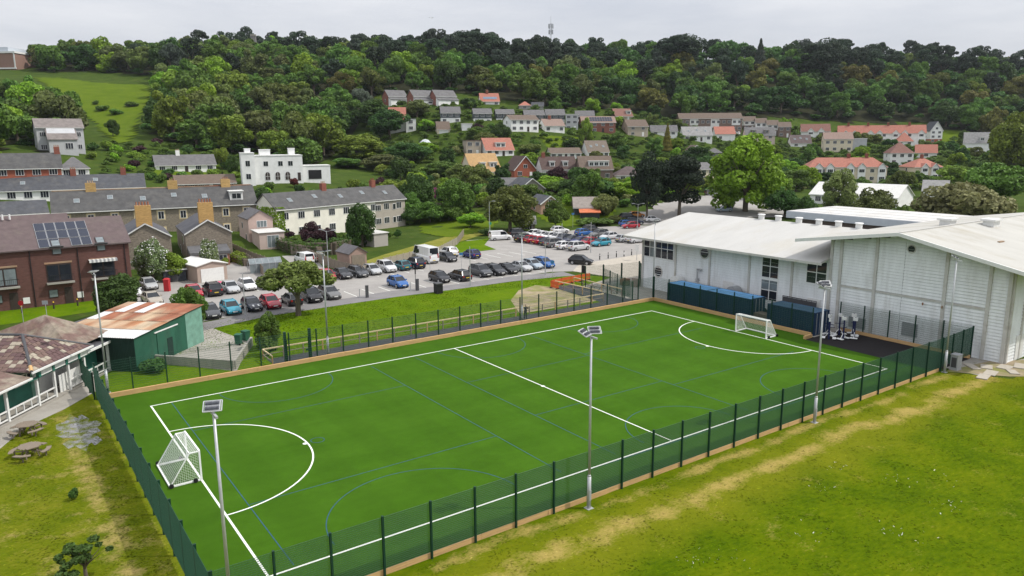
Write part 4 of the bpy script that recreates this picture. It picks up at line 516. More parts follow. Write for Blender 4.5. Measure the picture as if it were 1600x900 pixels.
# ---------------------------------------------------------------- mesh building
COL = scene.collection
class MB:
    """Collects polygons; build() links them as one mesh object."""
    def __init__(self): self.v = []; self.f = []; self.mi = []
    def poly(self, pts, mi=0):
        i = len(self.v); self.v += [tuple(p) for p in pts]; self.f.append(tuple(range(i, i + len(pts)))); self.mi.append(mi); return self
    def hexa(self, b, t, mi=0, caps=True):
        """b, t: bottom and top rings, counter-clockwise seen from above"""
        i = len(self.v); k = len(b); self.v += [tuple(p) for p in b] + [tuple(p) for p in t]
        fs = [(i + j, i + (j + 1) % k, i + k + (j + 1) % k, i + k + j) for j in range(k)]
        if caps: fs += [tuple(i + j for j in reversed(range(k))), tuple(i + k + j for j in range(k))]
        self.f += fs; self.mi += [mi] * len(fs); return self
    def box(self, x0, x1, y0, y1, z0, z1, mi=0):
        return self.hexa([(x0, y0, z0), (x1, y0, z0), (x1, y1, z0), (x0, y1, z0)], [(x0, y0, z1), (x1, y0, z1), (x1, y1, z1), (x0, y1, z1)], mi)
    def cbox(self, c, s, mi=0):
        return self.box(c[0] - s[0] / 2, c[0] + s[0] / 2, c[1] - s[1] / 2, c[1] + s[1] / 2, c[2] - s[2] / 2, c[2] + s[2] / 2, mi)
    def tube(self, p0, p1, r0, r1=None, n=8, mi=0, caps=True):
        p0, p1 = Vector(p0), Vector(p1); r1 = r0 if r1 is None else r1; d = (p1 - p0).normalized()
        a = d.orthogonal().normalized(); b = d.cross(a)
        rg = [a * math.cos(2 * math.pi * k / n) + b * math.sin(2 * math.pi * k / n) for k in range(n)]
        return self.hexa([p0 + q * r0 for q in rg], [p1 + q * r1 for q in rg], mi, caps)
    def bar(self, p0, p1, w, mi=0):
        return self.tube(p0, p1, w * 0.7071, None, 4, mi)
    def mesh(self, name, mats, smooth=False):
        me = bpy.data.meshes.new(name); me.from_pydata(self.v, [], self.f)
        for m in (mats if isinstance(mats, (list, tuple)) else [mats]): me.materials.append(m)
        if any(self.mi): me.polygons.foreach_set('material_index', self.mi)
        if smooth: me.polygons.foreach_set('use_smooth', [True] * len(self.f))
        me.update(); return me
    def build(self, name, mats, parent=None, smooth=False, color=None, **kw):
        return put(name, self.mesh(name, mats, smooth), parent, color=color, **kw)
def put(name, mesh, parent=None, loc=(0, 0, 0), rot=(0, 0, 0), scale=(1, 1, 1), color=None, label=None, cat=None, group=None, kind=None):
    o = bpy.data.objects.new(name, mesh); COL.objects.link(o)
    o.location = loc; o.rotation_euler = rot if isinstance(rot, (tuple, list)) else (0, 0, rot); o.scale = scale
    if parent is not None: o.parent = parent
    if color is not None: o.color = (*color, 1)
    return tag(o, label, cat, group, kind)
def tag(o, label=None, cat=None, group=None, kind=None):
    if label: o['label'] = label
    if cat: o['category'] = cat
    if group: o['group'] = group
    if kind: o['kind'] = kind
    return o
def thing(name, label, cat, loc=(0, 0, 0), rotz=0.0, group=None):
    return put(name, None, None, loc, (0, 0, rotz), label=label, cat=cat, group=group)
def np_mesh(name, verts, faces, mats, tint=None, smooth=False):
    """verts (n,3), faces (m,4) numpy"""
    me = bpy.data.meshes.new(name); nv, nf = len(verts), len(faces); k = faces.shape[1]
    me.vertices.add(nv); me.vertices.foreach_set('co', np.ascontiguousarray(verts, np.float32).ravel())
    me.loops.add(nf * k); me.loops.foreach_set('vertex_index', np.ascontiguousarray(faces, np.int32).ravel())
    me.polygons.add(nf); me.polygons.foreach_set('loop_start', np.arange(nf, dtype=np.int32) * k)
    for m in (mats if isinstance(mats, (list, tuple)) else [mats]): me.materials.append(m)
    if tint is not None:
        a = me.attributes.new('tint', 'FLOAT', 'FACE'); a.data.foreach_set('value', np.ascontiguousarray(tint, np.float32))
    me.update(); me.validate()
    if smooth: me.polygons.foreach_set('use_smooth', [True] * nf)
    return me

M['floor'] = mat('woodland_floor', (0.028, 0.030, 0.014), 0.95, 0.35, 0.4, detail=8, spec=0.05)
M['joint'] = mat('shadowed_sheathing', (0.16, 0.165, 0.17), 0.8, 0.1, 2)  # backing darkened so its colour deepens the shade between the lapped boards
# ---------------------------------------------------------------- ground
def sheet(name, poly, z, m, label=None, origin=None, rot=0.0, parent=None, kind='structure'):
    """flat polygon; local frame at origin/rot so that the material's own coordinates follow it"""
    o0 = origin or (0.0, 0.0); c, s = math.cos(-rot), math.sin(-rot)
    pts = [((x - o0[0]) * c - (y - o0[1]) * s, (x - o0[0]) * s + (y - o0[1]) * c, 0.0) for x, y in poly]
    area = sum(pts[i][0] * pts[(i + 1) % len(pts)][1] - pts[(i + 1) % len(pts)][0] * pts[i][1] for i in range(len(pts)))
    if area < 0: pts.reverse()
    mb = MB().poly(pts)
    return mb.build(name, m, parent, loc=(o0[0], o0[1], z), rot=(0, 0, rot), kind=kind if parent is None else None, label=label)
def ground_sheet():
    xs = np.concatenate([np.arange(-1500, -440, 80), np.arange(-440, 480, 5.0), np.arange(480, 1600, 80)])
    ys = np.concatenate([np.arange(-700, -60, 80), np.arange(-60, 640, 5.0), np.arange(640, 2600, 100)])
    X, Y = np.meshgrid(xs, ys); Z = terrain(X, Y); far = (Y > 700); Z = np.where(far, np.minimum(Z, 84 - (Y - 700) * 0.02), Z)
    Z = np.where(np.abs(X) > 700, np.minimum(Z, 60), Z); Z = np.where(Y < -60, 0, Z)
    nx, ny = len(xs), len(ys); v = np.stack([X.ravel(), Y.ravel(), Z.ravel()], 1)
    i = np.arange(nx * ny).reshape(ny, nx); f = np.stack([i[:-1, :-1].ravel(), i[:-1, 1:].ravel(), i[1:, 1:].ravel(), i[1:, :-1].ravel()], 1)
    put('ground', np_mesh('ground', v, f, M['ground'], smooth=True), kind='structure')
ground_sheet()
def in_poly(x, y, poly):
    c = False; j = len(poly) - 1
    for i in range(len(poly)):
        xi, yi = poly[i]; xj, yj = poly[j]
        if (yi > y) != (yj > y) and x < (xj - xi) * (y - yi) / (yj - yi) + xi: c = not c
        j = i
    return c
def draped(name, poly, m, lift, step=3.0):
    xs = np.arange(min(p[0] for p in poly), max(p[0] for p in poly) + step, step); ys = np.arange(min(p[1] for p in poly), max(p[1] for p in poly) + step, step)
    X, Y = np.meshgrid(xs, ys); Z = terrain(X, Y) + lift; v = np.stack([X.ravel(), Y.ravel(), Z.ravel()], 1); nx = len(xs); fs = []
    for b in range(len(ys) - 1):
        for a in range(nx - 1):
            if in_poly(xs[a] + step / 2, ys[b] + step / 2, poly): k = b * nx + a; fs.append((k, k + 1, k + nx + 1, k + nx))
    put(name, np_mesh(name, v, np.array(fs), m, smooth=True), kind='structure')
draped('hill_field', HILL_FIELD, M['meadow'], 0.25)
draped('back_road', BACK_ROAD, M['asphalt'], 0.12, 2.0)
for k, p in enumerate(GARDEN_LAWNS): draped('garden_lawn', p, M['meadow'], 0.1, 1.0)
UV = lambda pts: [uvw(u, v) for u, v in pts]
sheet('playing_field', UV([(-9, 31.3), (57.5, 31.3), (60, 36), (75, 34.5), (140, 40), (140, 110), (-60, 110), (-60, 60)]), 0.008, M['field'], origin=uvw(0, 0), rot=TH)
sheet('worn_grass', UV([(-3.1, -6), (-3.1, 31.3), (-9, 31.3), (-60, 60), (-60, 0), (-20, -10)]), 0.010, M['left_grass'], origin=uvw(0, 0), rot=TH)
sheet('grass_verge', UV([(-3.3, -14), (3, -21), (9, -25.6), (40, -25.8), (62, -24.6), (66, -19), (55, -4.3), (-3.3, -4.3)]), 0.012, M['verge'])
sheet('grass_bank', PATCHES['flats_bank'], 0.014, M['verge'])
sheet('car_park', PATCHES['car_park'], 0.020, M['asphalt'])
sheet('side_road', PATCHES['side_road'], 0.026, M['path'])
sheet('footpath', PATCHES['footpath'], 0.032, M['path'])
sheet('concrete_yard', PATCHES['concrete_yard'], 0.022, M['concrete'])
sheet('pavement', PATCHES['pavement'], 0.038, M['paving'])
sheet('pavilion_path', PATCHES['pavilion_path'], 0.024, M['concrete'])
sheet('garage_yard', PATCHES['garage_yard'], 0.042, M['concrete'])
sheet('dry_bank', PATCHES['dry_bank'], 0.044, M['drygrass'])
sheet('grass_triangle', PATCHES['grass_triangle'], 0.050, M['verge'])
sheet('bare_earth', UV([(41, -8.2), (44.5, -15), (49, -19.5), (53, -21), (55, -17), (54, -8.2)]), 0.020, M['dirt'])
sheet('hall_apron', UV([(57.6, -16.5), (72, -21), (64.3, -11), (64.3, 33.5), (70, 34.5), (66, 37.5), (58.8, 34), (58.9, 18.2), (58.9, -4.0), (55, -4.6)]), 0.018, M['concrete'])
sheet('earth_patch', UV([(57.6, 31.6), (64.1, 32.5), (69, 35.5), (64, 38.2), (60.5, 35.5)]), 0.028, M['dirt'])
sheet('gravel_patch', UV([(-5.1 + (1.15 + .35 * math.sin(k * 2.1) + .2 * math.sin(k * 5.3)) * math.cos(k * math.pi / 16), 2.4 + (3.6 + .8 * math.sin(k * 1.7)) * math.sin(k * math.pi / 16)) for k in range(32)]), 0.016, M['gravel'])
ramp = sheet('access_ramp', UV([(11.2, -7.3), (52.8, -7.3), (54.0, -18.3), (57.4, -18.3), (57.0, -7.0), (58.6, -4.45), (11.2, -4.45)]), 0.030, M['dark_tarmac'])
# flat slabs of paving lying on the earth by the hall
for k, (u, v, a, w, d) in enumerate([(60.2, 34.2, .2, 1.6, .9), (61.8, 33.2, .4, 1.3, .9), (63.0, 34.2, .1, 1.4, 1.0), (62.0, 35.2, .7, 1.2, .7), (64.4, 34.8, .3, 1.7, .8), (58.6, 34.3, .2, 1.5, .8), (60.9, 32.4, .9, 1.7, .7)]):
    x, y = uvw(u, v); MB().box(-w / 2, w / 2, -d / 2, d / 2, 0, 0.07).build('paving_slab', M['paving'], loc=(x, y, 0.03), rot=(0, 0, TH + a), label='loose pale paving slab on the bare earth by the tall hall corner', cat='slab', group='loose slabs by the hall')
# ---------------------------------------------------------------- pitch
L_, W_ = 54.26, 28.30
pitch = sheet('artificial_pitch', UV([(-3.05, -3.95), (58.65, -3.95), (58.65, 17.9), (57.2, 18.3), (57.0, 31.15), (-3.05, 31.15)]), 0.050, M['turf'], origin=uvw(0, 0), rot=TH)
rub = sheet('rubber_area', UV([(57.25, 18.3), (63.4, 18.3), (63.4, 31.15), (57.05, 31.15)]), 0.046, M['rubber'])
def line(pts, w, m, z, name, closed=False):
    """a painted line along a polyline in the pitch frame (local x = u, local y = -v)"""
    mb = MB(); P = [Vector((u, -v, z)) for u, v in pts]; n = len(P); lf = []; rt = []
    for i in range(n):
        a = P[(i - 1) % n] if closed or i > 0 else None; b = P[(i + 1) % n] if closed or i < n - 1 else None
        d1 = (P[i] - a).normalized() if a is not None else None; d2 = (b - P[i]).normalized() if b is not None else None
        d = ((d1 or d2) + (d2 or d1)).normalized(); nn = Vector((-d.y, d.x, 0)); k = 1.0
        if d1 is not None and d2 is not None: k = 1 / max(0.5, nn.dot(Vector((-d1.y, d1.x, 0))))
        lf.append(P[i] + nn * w / 2 * k); rt.append(P[i] - nn * w / 2 * k)
    for i in range(n if closed else n - 1):
        j = (i + 1) % n; mb.poly([rt[i], rt[j], lf[j], lf[i]])
    return mb.build(name, m, pitch)
def arc(cu, cv, r, a0, a1, n=40, ru=None):
    return [(cu + (ru or r) * math.cos(math.radians(a0 + (a1 - a0) * k / n)), cv + r * math.sin(math.radians(a0 + (a1 - a0) * k / n))) for k in range(n + 1)]
ZW, ZB = 0.008, 0.004
line([(0, 0), (L_, 0), (L_, W_), (0, W_)], 0.12, M['line_white'], ZW, 'white_boundary_line', True)
line([(L_ / 2, 0.06), (L_ / 2, W_ - 0.06)], 0.10, M['line_white'], ZW + 0.003, 'white_halfway_line')
line([p for p in arc(0.06, 13.75, 7.35, -90, 90, ru=7.1)], 0.11, M['line_white'], ZW + 0.003, 'white_goal_area_line')
line([p for p in arc(L_ - 0.06, 13.75, 7.25, 90, 270, ru=6.6)], 0.11, M['line_white'], ZW + 0.003, 'white_goal_area_line')
for (u, v) in ((7.0, 14.1), (L_ - 6.8, 14.1), (L_ / 2, 14.15)):
    line(arc(u, v, 0.10, 0, 360, 10), 0.14, M['line_white'], ZW + 0.006, 'white_penalty_spot')
BL = lambda pts, nm='blue_line', w=0.06: line(pts, w, M['line_blue'], ZB, nm)
BL([(1.45, 0.2), (1.3, W_ - 0.3)]); BL([(18.1, 0.5), (18.1, 27.6)]); BL([(22.6, 0.5), (22.6, 27.6)]); BL([(36.0, 0.5), (36.0, 27.6)])
BL([(1.4, 7.2), (18.05, 7.2)]); BL([(1.4, 20.6), (18.05, 20.6)]); BL([(22.65, 9.6), (35.9, 9.6)]); BL([(22.65, 19.0), (35.9, 19.0)]); BL([(36.05, 9.0), (52.5, 9.0)]); BL([(36.05, 20.2), (52.5, 20.2)])
BL(arc(9.2, 27.4, 5.6, 180, 360, 40), 'blue_arc'); BL(arc(29.8, 27.4, 4.4, 180, 360, 40), 'blue_arc'); BL(arc(45.5, 27.4, 4.6, 180, 360, 40), 'blue_arc')
BL(arc(9.6, 0.3, 4.6, 0, 180, 40), 'blue_arc'); BL(arc(29.8, 0.3, 4.6, 0, 180, 40), 'blue_arc'); BL(arc(45.5, 0.3, 4.4, 0, 180, 40), 'blue_arc')
BL(arc(7.9, 14.0, 0.45, 0, 360, 20), 'blue_ring'); BL([(6.0, 28.2), (57.0, 28.9)]); BL(arc(46.5, 14.0, 0.45, 0, 360, 20), 'blue_ring')
# ---------------------------------------------------------------- timber kick boards round the pitch
def boards(label, p0, p1, h, t=0.09, blen=4.2, z0=0.05, lean=0):
    (u0, v0), (u1, v1) = p0, p1; ln = math.hypot(u1 - u0, v1 - v0); k = max(1, round(ln / blen)); a = math.atan2(-(v1 - v0), u1 - u0)
    t_ = thing('timber_kickboard', label, 'board edging', (*uvw(u0, v0), 0.0), TH + a)
    for i in range(k):
        j = rnd.uniform(-0.012, 0.012)
        MB().box(i * ln / k + 0.006, (i + 1) * ln / k - 0.006, -t / 2 + j, t / 2 + j, z0 - 0.05, h + rnd.uniform(-0.012, 0.012)).build('board', M['timber'], t_)
    return t_
boards('pale new timber edging along the car park side of the pitch', (-3.0, -4.05), (58.7, -4.05), 0.42, 0.22)
boards('timber edging at the pitch end in front of the long blue container', (58.8, -4.0), (58.8, 17.9), 0.42, 0.22)
boards('short return of timber edging beside the black exercise area', (58.7, 18.05), (57.3, 18.15), 0.36, 0.2)
boards('weathered low timber edging along the playing field side of the pitch', (-3.0, 31.28), (57.2, 31.28), 0.30, 0.06)
boards('timber edging behind the black exercise area along the hall', (63.55, 18.2), (63.4, 31.1), 0.34, 0.2)
# ---------------------------------------------------------------- mesh fences
def fence_panel_mesh(w, h, z0, fine=False):
    """welded twin-wire panel: verticals every 50 mm, paired horizontals every 200 mm"""
    vs, fs = [], []
    def wire(x0, x1, y0, y1, za, zb):
        i = len(vs); vs.extend([(x0, y0, za), (x1, y0, za), (x1, y1, za), (x0, y1, za), (x0, y0, zb), (x1, y0, zb), (x1, y1, zb), (x0, y1, zb)])
        fs.extend([(i, i + 1, i + 5, i + 4), (i + 1, i + 2, i + 6, i + 5), (i + 2, i + 3, i + 7, i + 6), (i + 3, i, i + 4, i + 7)])
    def wireh(z0_, z1_, y0, y1):
        i = len(vs); vs.extend([(0, y0, z0_), (w, y0, z0_), (w, y1, z0_), (0, y1, z0_), (0, y0, z1_), (w, y0, z1_), (w, y1, z1_), (0, y1, z1_)])
        fs.extend([(i, i + 1, i + 5, i + 4), (i + 2, i + 3, i + 7, i + 6), (i + 4, i + 5, i + 6, i + 7), (i + 3, i + 2, i + 1, i)])
    k = int(w / 0.05)
    for a in range(k + 1):
        x = a * w / k; q = .003 if fine else .005; wire(x - q, x + q, -q, q, z0, h)
    z = z0 + 0.02
    while z < h:
        wireh(z, z + 0.010, -0.014, -0.004); wireh(z, z + 0.010, 0.004, 0.014); z += 0.2 if fine else 0.1
    return np_mesh('mesh_panel', np.array(vs), np.array(fs), M['green_wire'])
_panels = {}
def mesh_fence(label, p0, p1, h=3.0, n=None, z0=0.33, group=None, gaps=(), endpost=True, post=0.085, name='mesh_fence', fine=False):
    (u0, v0), (u1, v1) = p0, p1; ln = math.hypot(u1 - u0, v1 - v0); n = n or max(1, round(ln / 2.52)); a = math.atan2(-(v1 - v0), u1 - u0); w = ln / n
    t_ = thing(name, label, 'fence', (*uvw(u0, v0), 0.0), TH + a, group)
    key = (round(w, 2), h, z0, fine)
    if key not in _panels: _panels[key] = fence_panel_mesh(w, h - 0.04, z0, fine)
    pk = ('post', h, post)
    if pk not in _panels: _panels[pk] = MB().box(-post / 2, post / 2, -post * .7, post * .7, 0, h + 0.03).box(-post * .55, post * .55, -post * .75, post * .75, h + 0.03, h + 0.05).mesh('post', M['green_steel'])
    for i in range(n + (1 if endpost else 0)): put('post', _panels[pk], t_, (i * w, 0, 0))
    for i in range(n):
        if i not in gaps: put('mesh_panel', _panels[key], t_, (i * w, 0.05, 0))
    return t_
mesh_fence('tall green mesh fence along the playing field side of the pitch', (-3.1, 31.36), (57.4, 31.36), n=24)
mesh_fence('dark green mesh fence along the short left side of the pitch', (-3.15, 31.36), (-3.15, -4.2), n=14, endpost=True)
mesh_fence('green mesh fence along the car park side of the pitch', (-3.1, -4.25), (58.8, -4.25), n=24, fine=True)
mesh_fence('green mesh fence at the pitch end in front of the blue containers', (58.95, -4.2), (58.95, 17.9), n=9, fine=True)
mesh_fence('green mesh fence standing before the tall hall wall', (63.75, 18.0), (63.75, 31.0), n=5, fine=True)
mesh_fence('short green mesh fence at the right corner of the exercise area', (57.4, 31.36), (63.7, 31.0), n=3)
mesh_fence('low-spaced green mesh fence from the left pitch corner towards the green shed', (-3.3, -4.4), (-3.6, -10.5), n=3, h=2.2)
# gates and compound fences by the hall corner
mesh_fence('green mesh fence of the gated compound nearest the corner bin', (57.3, -15.4), (60.2, -15.0), h=3.0, n=1, fine=True)
mesh_fence('green mesh fence of the gated compound along the grass', (60.2, -15.0), (66.5, -14.4), h=2.9, n=2, post=0.14, fine=True)
mesh_fence('green mesh fence of the compound joining the white hall', (66.5, -14.4), (64.4, -11.6), h=2.9, n=1, fine=True)
mesh_fence('green mesh gate fence between compound and ramp', (60.1, -14.9), (56.0, -5.0), h=2.6, n=4, fine=True)
# gate with thick posts into the pitch near the ramp start
gate = thing('pitch_gate', 'narrow green gate with two thick posts at the start of the ramp', 'gate', (*uvw(12.1, -4.5), 0), TH)
for x in (0, 2.3): MB().box(x - .11, x + .11, -.11, .11, 0, 3.1).build('post', M['green_steel'], gate)
gl = MB(); gl.box(.12, 2.18, -.03, .03, 2.3, 2.36).box(.12, 2.18, -.03, .03, .1, .16).box(.12, .18, -.03, .03, .1, 2.36).box(2.12, 2.18, -.03, .03, .1, 2.36).build('gate_frame', M['green_steel'], gate)
MB().box(1.9, 2.2, -.08, .08, 1.05, 1.22).build('lock_box', M['green_steel'], gate)
# timber handrails of the ramp
def handrail(label, pts, h=1.0, sp=1.9):
    t_ = thing('timber_handrail', label, 'handrail', (*uvw(*pts[0]), 0), TH); u0, v0 = pts[0]
    Q = [(u - u0, -(v - v0)) for u, v in pts]
    for (a, b) in zip(Q[:-1], Q[1:]):
        ln = math.hypot(b[0] - a[0], b[1] - a[1]); k = max(1, round(ln / sp))
        for i in range(k + 1):
            x, y = a[0] + (b[0] - a[0]) * i / k, a[1] + (b[1] - a[1]) * i / k
            MB().box(x - .05, x + .05, y - .05, y + .05, 0, h - .02).build('rail_post', M['old_timber'] if i % 3 else M['timber'], t_)
        MB().bar((*a, h + .03), (*b, h + .03), .10).build('top_rail', M['timber_pale'], t_)
        MB().bar((*a, h * .52), (*b, h * .52), .07).build('middle_rail', M['old_timber'], t_)
M['timber_pale'] = mat('pale_timber', (0.62, 0.50, 0.30), 0.7, 0.14, 2.5, stretch=(1, 1, 1))
handrail('long pale timber handrail between ramp and grass verge', [(10.9, -4.6), (10.9, -7.35), (53.3, -7.35)])
handrail('shorter timber handrail of the ramp beside the bare earth', [(53.9, -17.8), (54.2, -8.6)])
handrail('timber handrail on the compound side of the ramp', [(57.6, -18.2), (57.2, -8.2)])
# orange plastic barriers
def barrier(label, p0, p1):
    (u0, v0), (u1, v1) = p0, p1; ln = math.hypot(u1 - u0, v1 - v0); a = math.atan2(-(v1 - v0), u1 - u0)
    t_ = thing('plastic_barrier', label, 'barrier', (*uvw(u0, v0), 0), TH + a, 'orange barriers')
    m = MB(); m.box(0, ln, -.03, .03, .92, 1.0).box(0, ln, -.03, .03, .12, .2).box(0, .07, -.03, .03, .12, 1.0).box(ln - .07, ln, -.03, .03, .12, 1.0).box(.07, ln - .07, -.012, .012, .62, .92).box(.07, ln - .07, -.012, .012, .2, .34)
    for k in range(1, 9): m.box(ln * k / 9 - .035, ln * k / 9 + .035, -.014, .014, .33, .63)
    m.build('panel', M['orange'], t_)
    for x in (.2, ln - .2): MB().box(x - .05, x + .05, -.3, .3, 0, .12).build('foot', M['black'], t_)
for k, (a, b, lb) in enumerate([((54.0, -18.6), (55.9, -18.9), 'first orange plastic barrier from the grass side at the ramp head'), ((56.0, -18.95), (57.9, -19.2), 'second orange plastic barrier from the grass side at the ramp head'), ((58.0, -19.2), (59.9, -19.4), 'third orange plastic barrier from the grass side at the ramp head'), ((60.0, -19.4), (61.8, -19.6), 'orange plastic barrier farthest from the grass at the ramp head'), ((53.7, -18.5), (53.7, -16.8), 'orange plastic barrier turned sideways at the ramp head')]): barrier(lb, a, b)
# ---------------------------------------------------------------- goals
def goal(label, u, v, sgn, w=3.72, h=1.88, db=1.75, dt=0.55):
    """mouth at local x=0 facing +x, net running back to -x"""
    t_ = thing('football_goal', label, 'goal', (*uvw(u, v), 0.06), TH + (0 if sgn > 0 else math.pi))
    r = 0.05; ys = (-w / 2, w / 2)
    for y in ys:
        MB().box(-r, r, y - r, y + r, 0, h).build('post', M['goal_white'], t_)
        MB().bar((-dt, y, h - .03), (-db, y, .06), .06).build('back_stanchion', M['goal_white'], t_)
        MB().bar((0, y, h - .03), (-dt, y, h - .03), .06).build('top_stanchion', M['goal_white'], t_)
        MB().bar((0, y, .06), (-db, y, .06), .09).build('base_bar', M['goal_white'], t_)
        for x in (-.35, -db + .05):
            MB().tube((x, y + math.copysign(.07, y), .13), (x, y + math.copysign(.17, y), .13), .13, None, 14).build('wheel', M['tyre'], t_)
    MB().box(-r, r, -w / 2, w / 2, h - .05, h + .05).build('crossbar', M['goal_white'], t_)
    MB().bar((-dt, -w / 2, h - .03), (-dt, w / 2, h - .03), .05).build('net_bar', M['goal_white'], t_)
    MB().bar((-db, -w / 2, .06), (-db, w / 2, .06), .10).build('back_bar', M['goal_white'], t_)
    nb = MB(); q = 0.007; st = 0.12
    def th(a, b): nb.tube(a, b, q, None, 3, 0, False)
    k = round(w / st); bl = math.hypot(db - dt, h - .1); kb = round(bl / st)
    for i in range(k + 1):
        y = -w / 2 + w * i / k; th((-dt, y, h - .03), (-db, y, .06)); th((0, y, h), (-dt, y, h - .03))
    for i in range(kb + 1):
        f = i / kb; x = -dt - (db - dt) * f; z = h - .03 - (h - .09) * f; th((x, -w / 2, z), (x, w / 2, z))
        for y in ys: th((0, y, z), (x, y, z))
    for i in range(1, 5): x = -dt * i / 5; th((x, -w / 2, h - .02), (x, w / 2, h - .02))
    kx = round(db / st)
    for i in range(1, kx):
        x = -db * i / kx; zt = h if x > -dt else h - .03 - (h - .09) * ((-x - dt) / (db - dt))
        for y in ys: th((x, y, .06), (x, y, zt))
    o = nb.build('net', M['goal_white'], t_); o['kind'] = 'stuff'
goal('white wheeled football goal at the near left end of the pitch', -0.02, 13.95, 1)
goal('white wheeled football goal at the far end before the blue containers', L_ + 0.02, 13.95, -1)
# ---------------------------------------------------------------- floodlights
def floodlight(label, u, v, heads, h=9.75, rot=0.0):
    t_ = thing('floodlight', label, 'floodlight', (*uvw(u, v), 0), TH + rot, 'floodlight columns round the pitch')
    m = MB(); m.tube((0, 0, 0), (0, 0, 1.9), .115, .11, 12).tube((0, 0, 1.9), (0, 0, 2.0), .11, .075, 12).tube((0, 0, 2.0), (0, 0, h), .075, .055, 12); m.build('column', M['galv'], t_, smooth=True)
    MB().box(-.2, .2, -.2, .2, 0, .03).build('base_plate', M['galv'], t_)
    MB().box(-.07, .07, -.118, -.10, .5, 1.1).build('access_door', M['grey_metal'], t_)
    MB().bar((0, -.45, h + .02), (0, .45, h + .02), .09).build('cross_arm', M['galv'], t_)
    for k, (dx, dy, yaw, tilt) in enumerate(heads):
        hd = put('lamp_head', None, t_, (dx * .85, dy, h + .30), (tilt * .62, 0, yaw), (.80, .80, .80))
        MB().box(-.36, .36, -.30, .30, -.05, .03).build('housing', M['galv'], hd)
        fm = MB()
        for y_ in (-.27, .05):
            for q in range(12): fm.box(-.33 + q * .055, -.30 + q * .055, y_, y_ + .2, .03, .11)
        fm.build('heat_sink', M['fin'], hd)
        fr = MB(); fr.bar((-.42, -.34, .0), (.42, -.34, .0), .045).bar((-.42, .34, .0), (.42, .34, .0), .045).bar((.42, -.34, .0), (.42, .34, .0), .045).bar((-.42, -.34, .0), (-.42, .34, .0), .045)
        fr.build('frame', M['galv'], hd)
        MB().box(-.33, .33, -.27, .27, -.07, -.05).build('lens', M['lamp_white'], hd)
        MB().bar((-.30, 0, -.02), (-.1 - dx * .4, -dy * .6, -.30), .05).build('bracket', M['galv'], hd)
# lamp heads aim over the pitch (local -y is towards the field, +y towards the car park)
floodlight('tall floodlight column at the near left corner of the pitch', -2.6, 32.0, [(.02, .15, -.35, .80)])
floodlight('tall floodlight column midway along the playing field fence', 16.5, 32.0, [(.42, .15, -.5, .85), (-.50, .05, .45, .85)])
floodlight('tall floodlight column before the gym frames on the field side', 37.9, 31.9, [(.40, .15, -.6, 1.0), (-.45, .1, .7, .9), (0.02, .2, 0, .75)])
floodlight('tall floodlight column against the tall hall wall', 57.4, 31.7, [(.1, .2, .5, .8)])
floodlight('tall floodlight column between pavilion and green shed', -2.2, -5.6, [(-.1, -.2, .2, -.45)])
floodlight('tall floodlight column beside the ramp gate', 16.2, -4.75, [(.35, -.2, .4, -.35), (-.35, -.2, -.4, -.35)])
floodlight('tall floodlight column beside the person at the ramp', 38.8, -4.75, [(.1, -.2, 0, -.45)])
floodlight('tall floodlight column at the far pitch corner by the hall', 59.2, -4.6, [(0, -.2, -.6, -.45)])
# ---------------------------------------------------------------- sports halls (local x = u, local y = -v)
def lap_wall(parent, name, p0, p1, z0, ztop, mname='clad', pitch_=0.30, bays=None, skip=()):
    """lapped boards on a wall running from p0 to p1 (local xy); ztop(t) gives the top at fraction t; boards are cut at the bays"""
    a = Vector((*p0, 0)); b = Vector((*p1, 0)); d = (b - a); ln = d.length; d.normalize(); nrm = Vector((d.y, -d.x, 0))   # outward
    ts = bays or [0, 1]
    zt = max(ztop(t) for t in ts)
    w = MB(); k = 12
    ring = [(0, z0)] + [(1, z0)] + [(1 - i / k, ztop(1 - i / k)) for i in range(k + 1)]
    w.poly([a + d * ln * t + Vector((0, 0, z)) for t, z in ring])
    wall = w.build(name, M['joint'], parent)
    for i in range(len(ts) - 1):
        z = z0
        while z < zt:
            t0, t1 = ts[i] + 0.001, ts[i + 1] - 0.001
            za, zb = z, z + pitch_
            tops = [ztop(t0), ztop(t1)]
            if za >= max(tops): break
            # trim ends where the roof cuts the board
            if zb > min(tops):
                if tops[0] > tops[1]:
                    f = (zb - tops[1]) / max(1e-6, tops[0] - tops[1]); t1 = t1 - (t1 - t0) * min(1, max(0, f))
                elif tops[1] > tops[0]:
                    f = (zb - tops[0]) / max(1e-6, tops[1] - tops[0]); t0 = t0 + (t1 - t0) * min(1, max(0, f))
                else: zb = tops[0]
            if t1 - t0 > 0.004 and zb - za > 0.05:
                q0, q1 = a + d * ln * t0, a + d * ln * t1; j = rnd.uniform(0.075, 0.095)
                MB().hexa([q0 + nrm * .005 + Vector((0, 0, za)), q0 + nrm * j + Vector((0, 0, za)), q1 + nrm * j + Vector((0, 0, za)), q1 + nrm * .005 + Vector((0, 0, za))],
                          [q0 + nrm * .005 + Vector((0, 0, zb - .022)), q0 + nrm * .016 + Vector((0, 0, zb - .022)), q1 + nrm * .016 + Vector((0, 0, zb - .022)), q1 + nrm * .005 + Vector((0, 0, zb - .022))]).build('plank', M[mname], wall)
            z += pitch_
    return wall
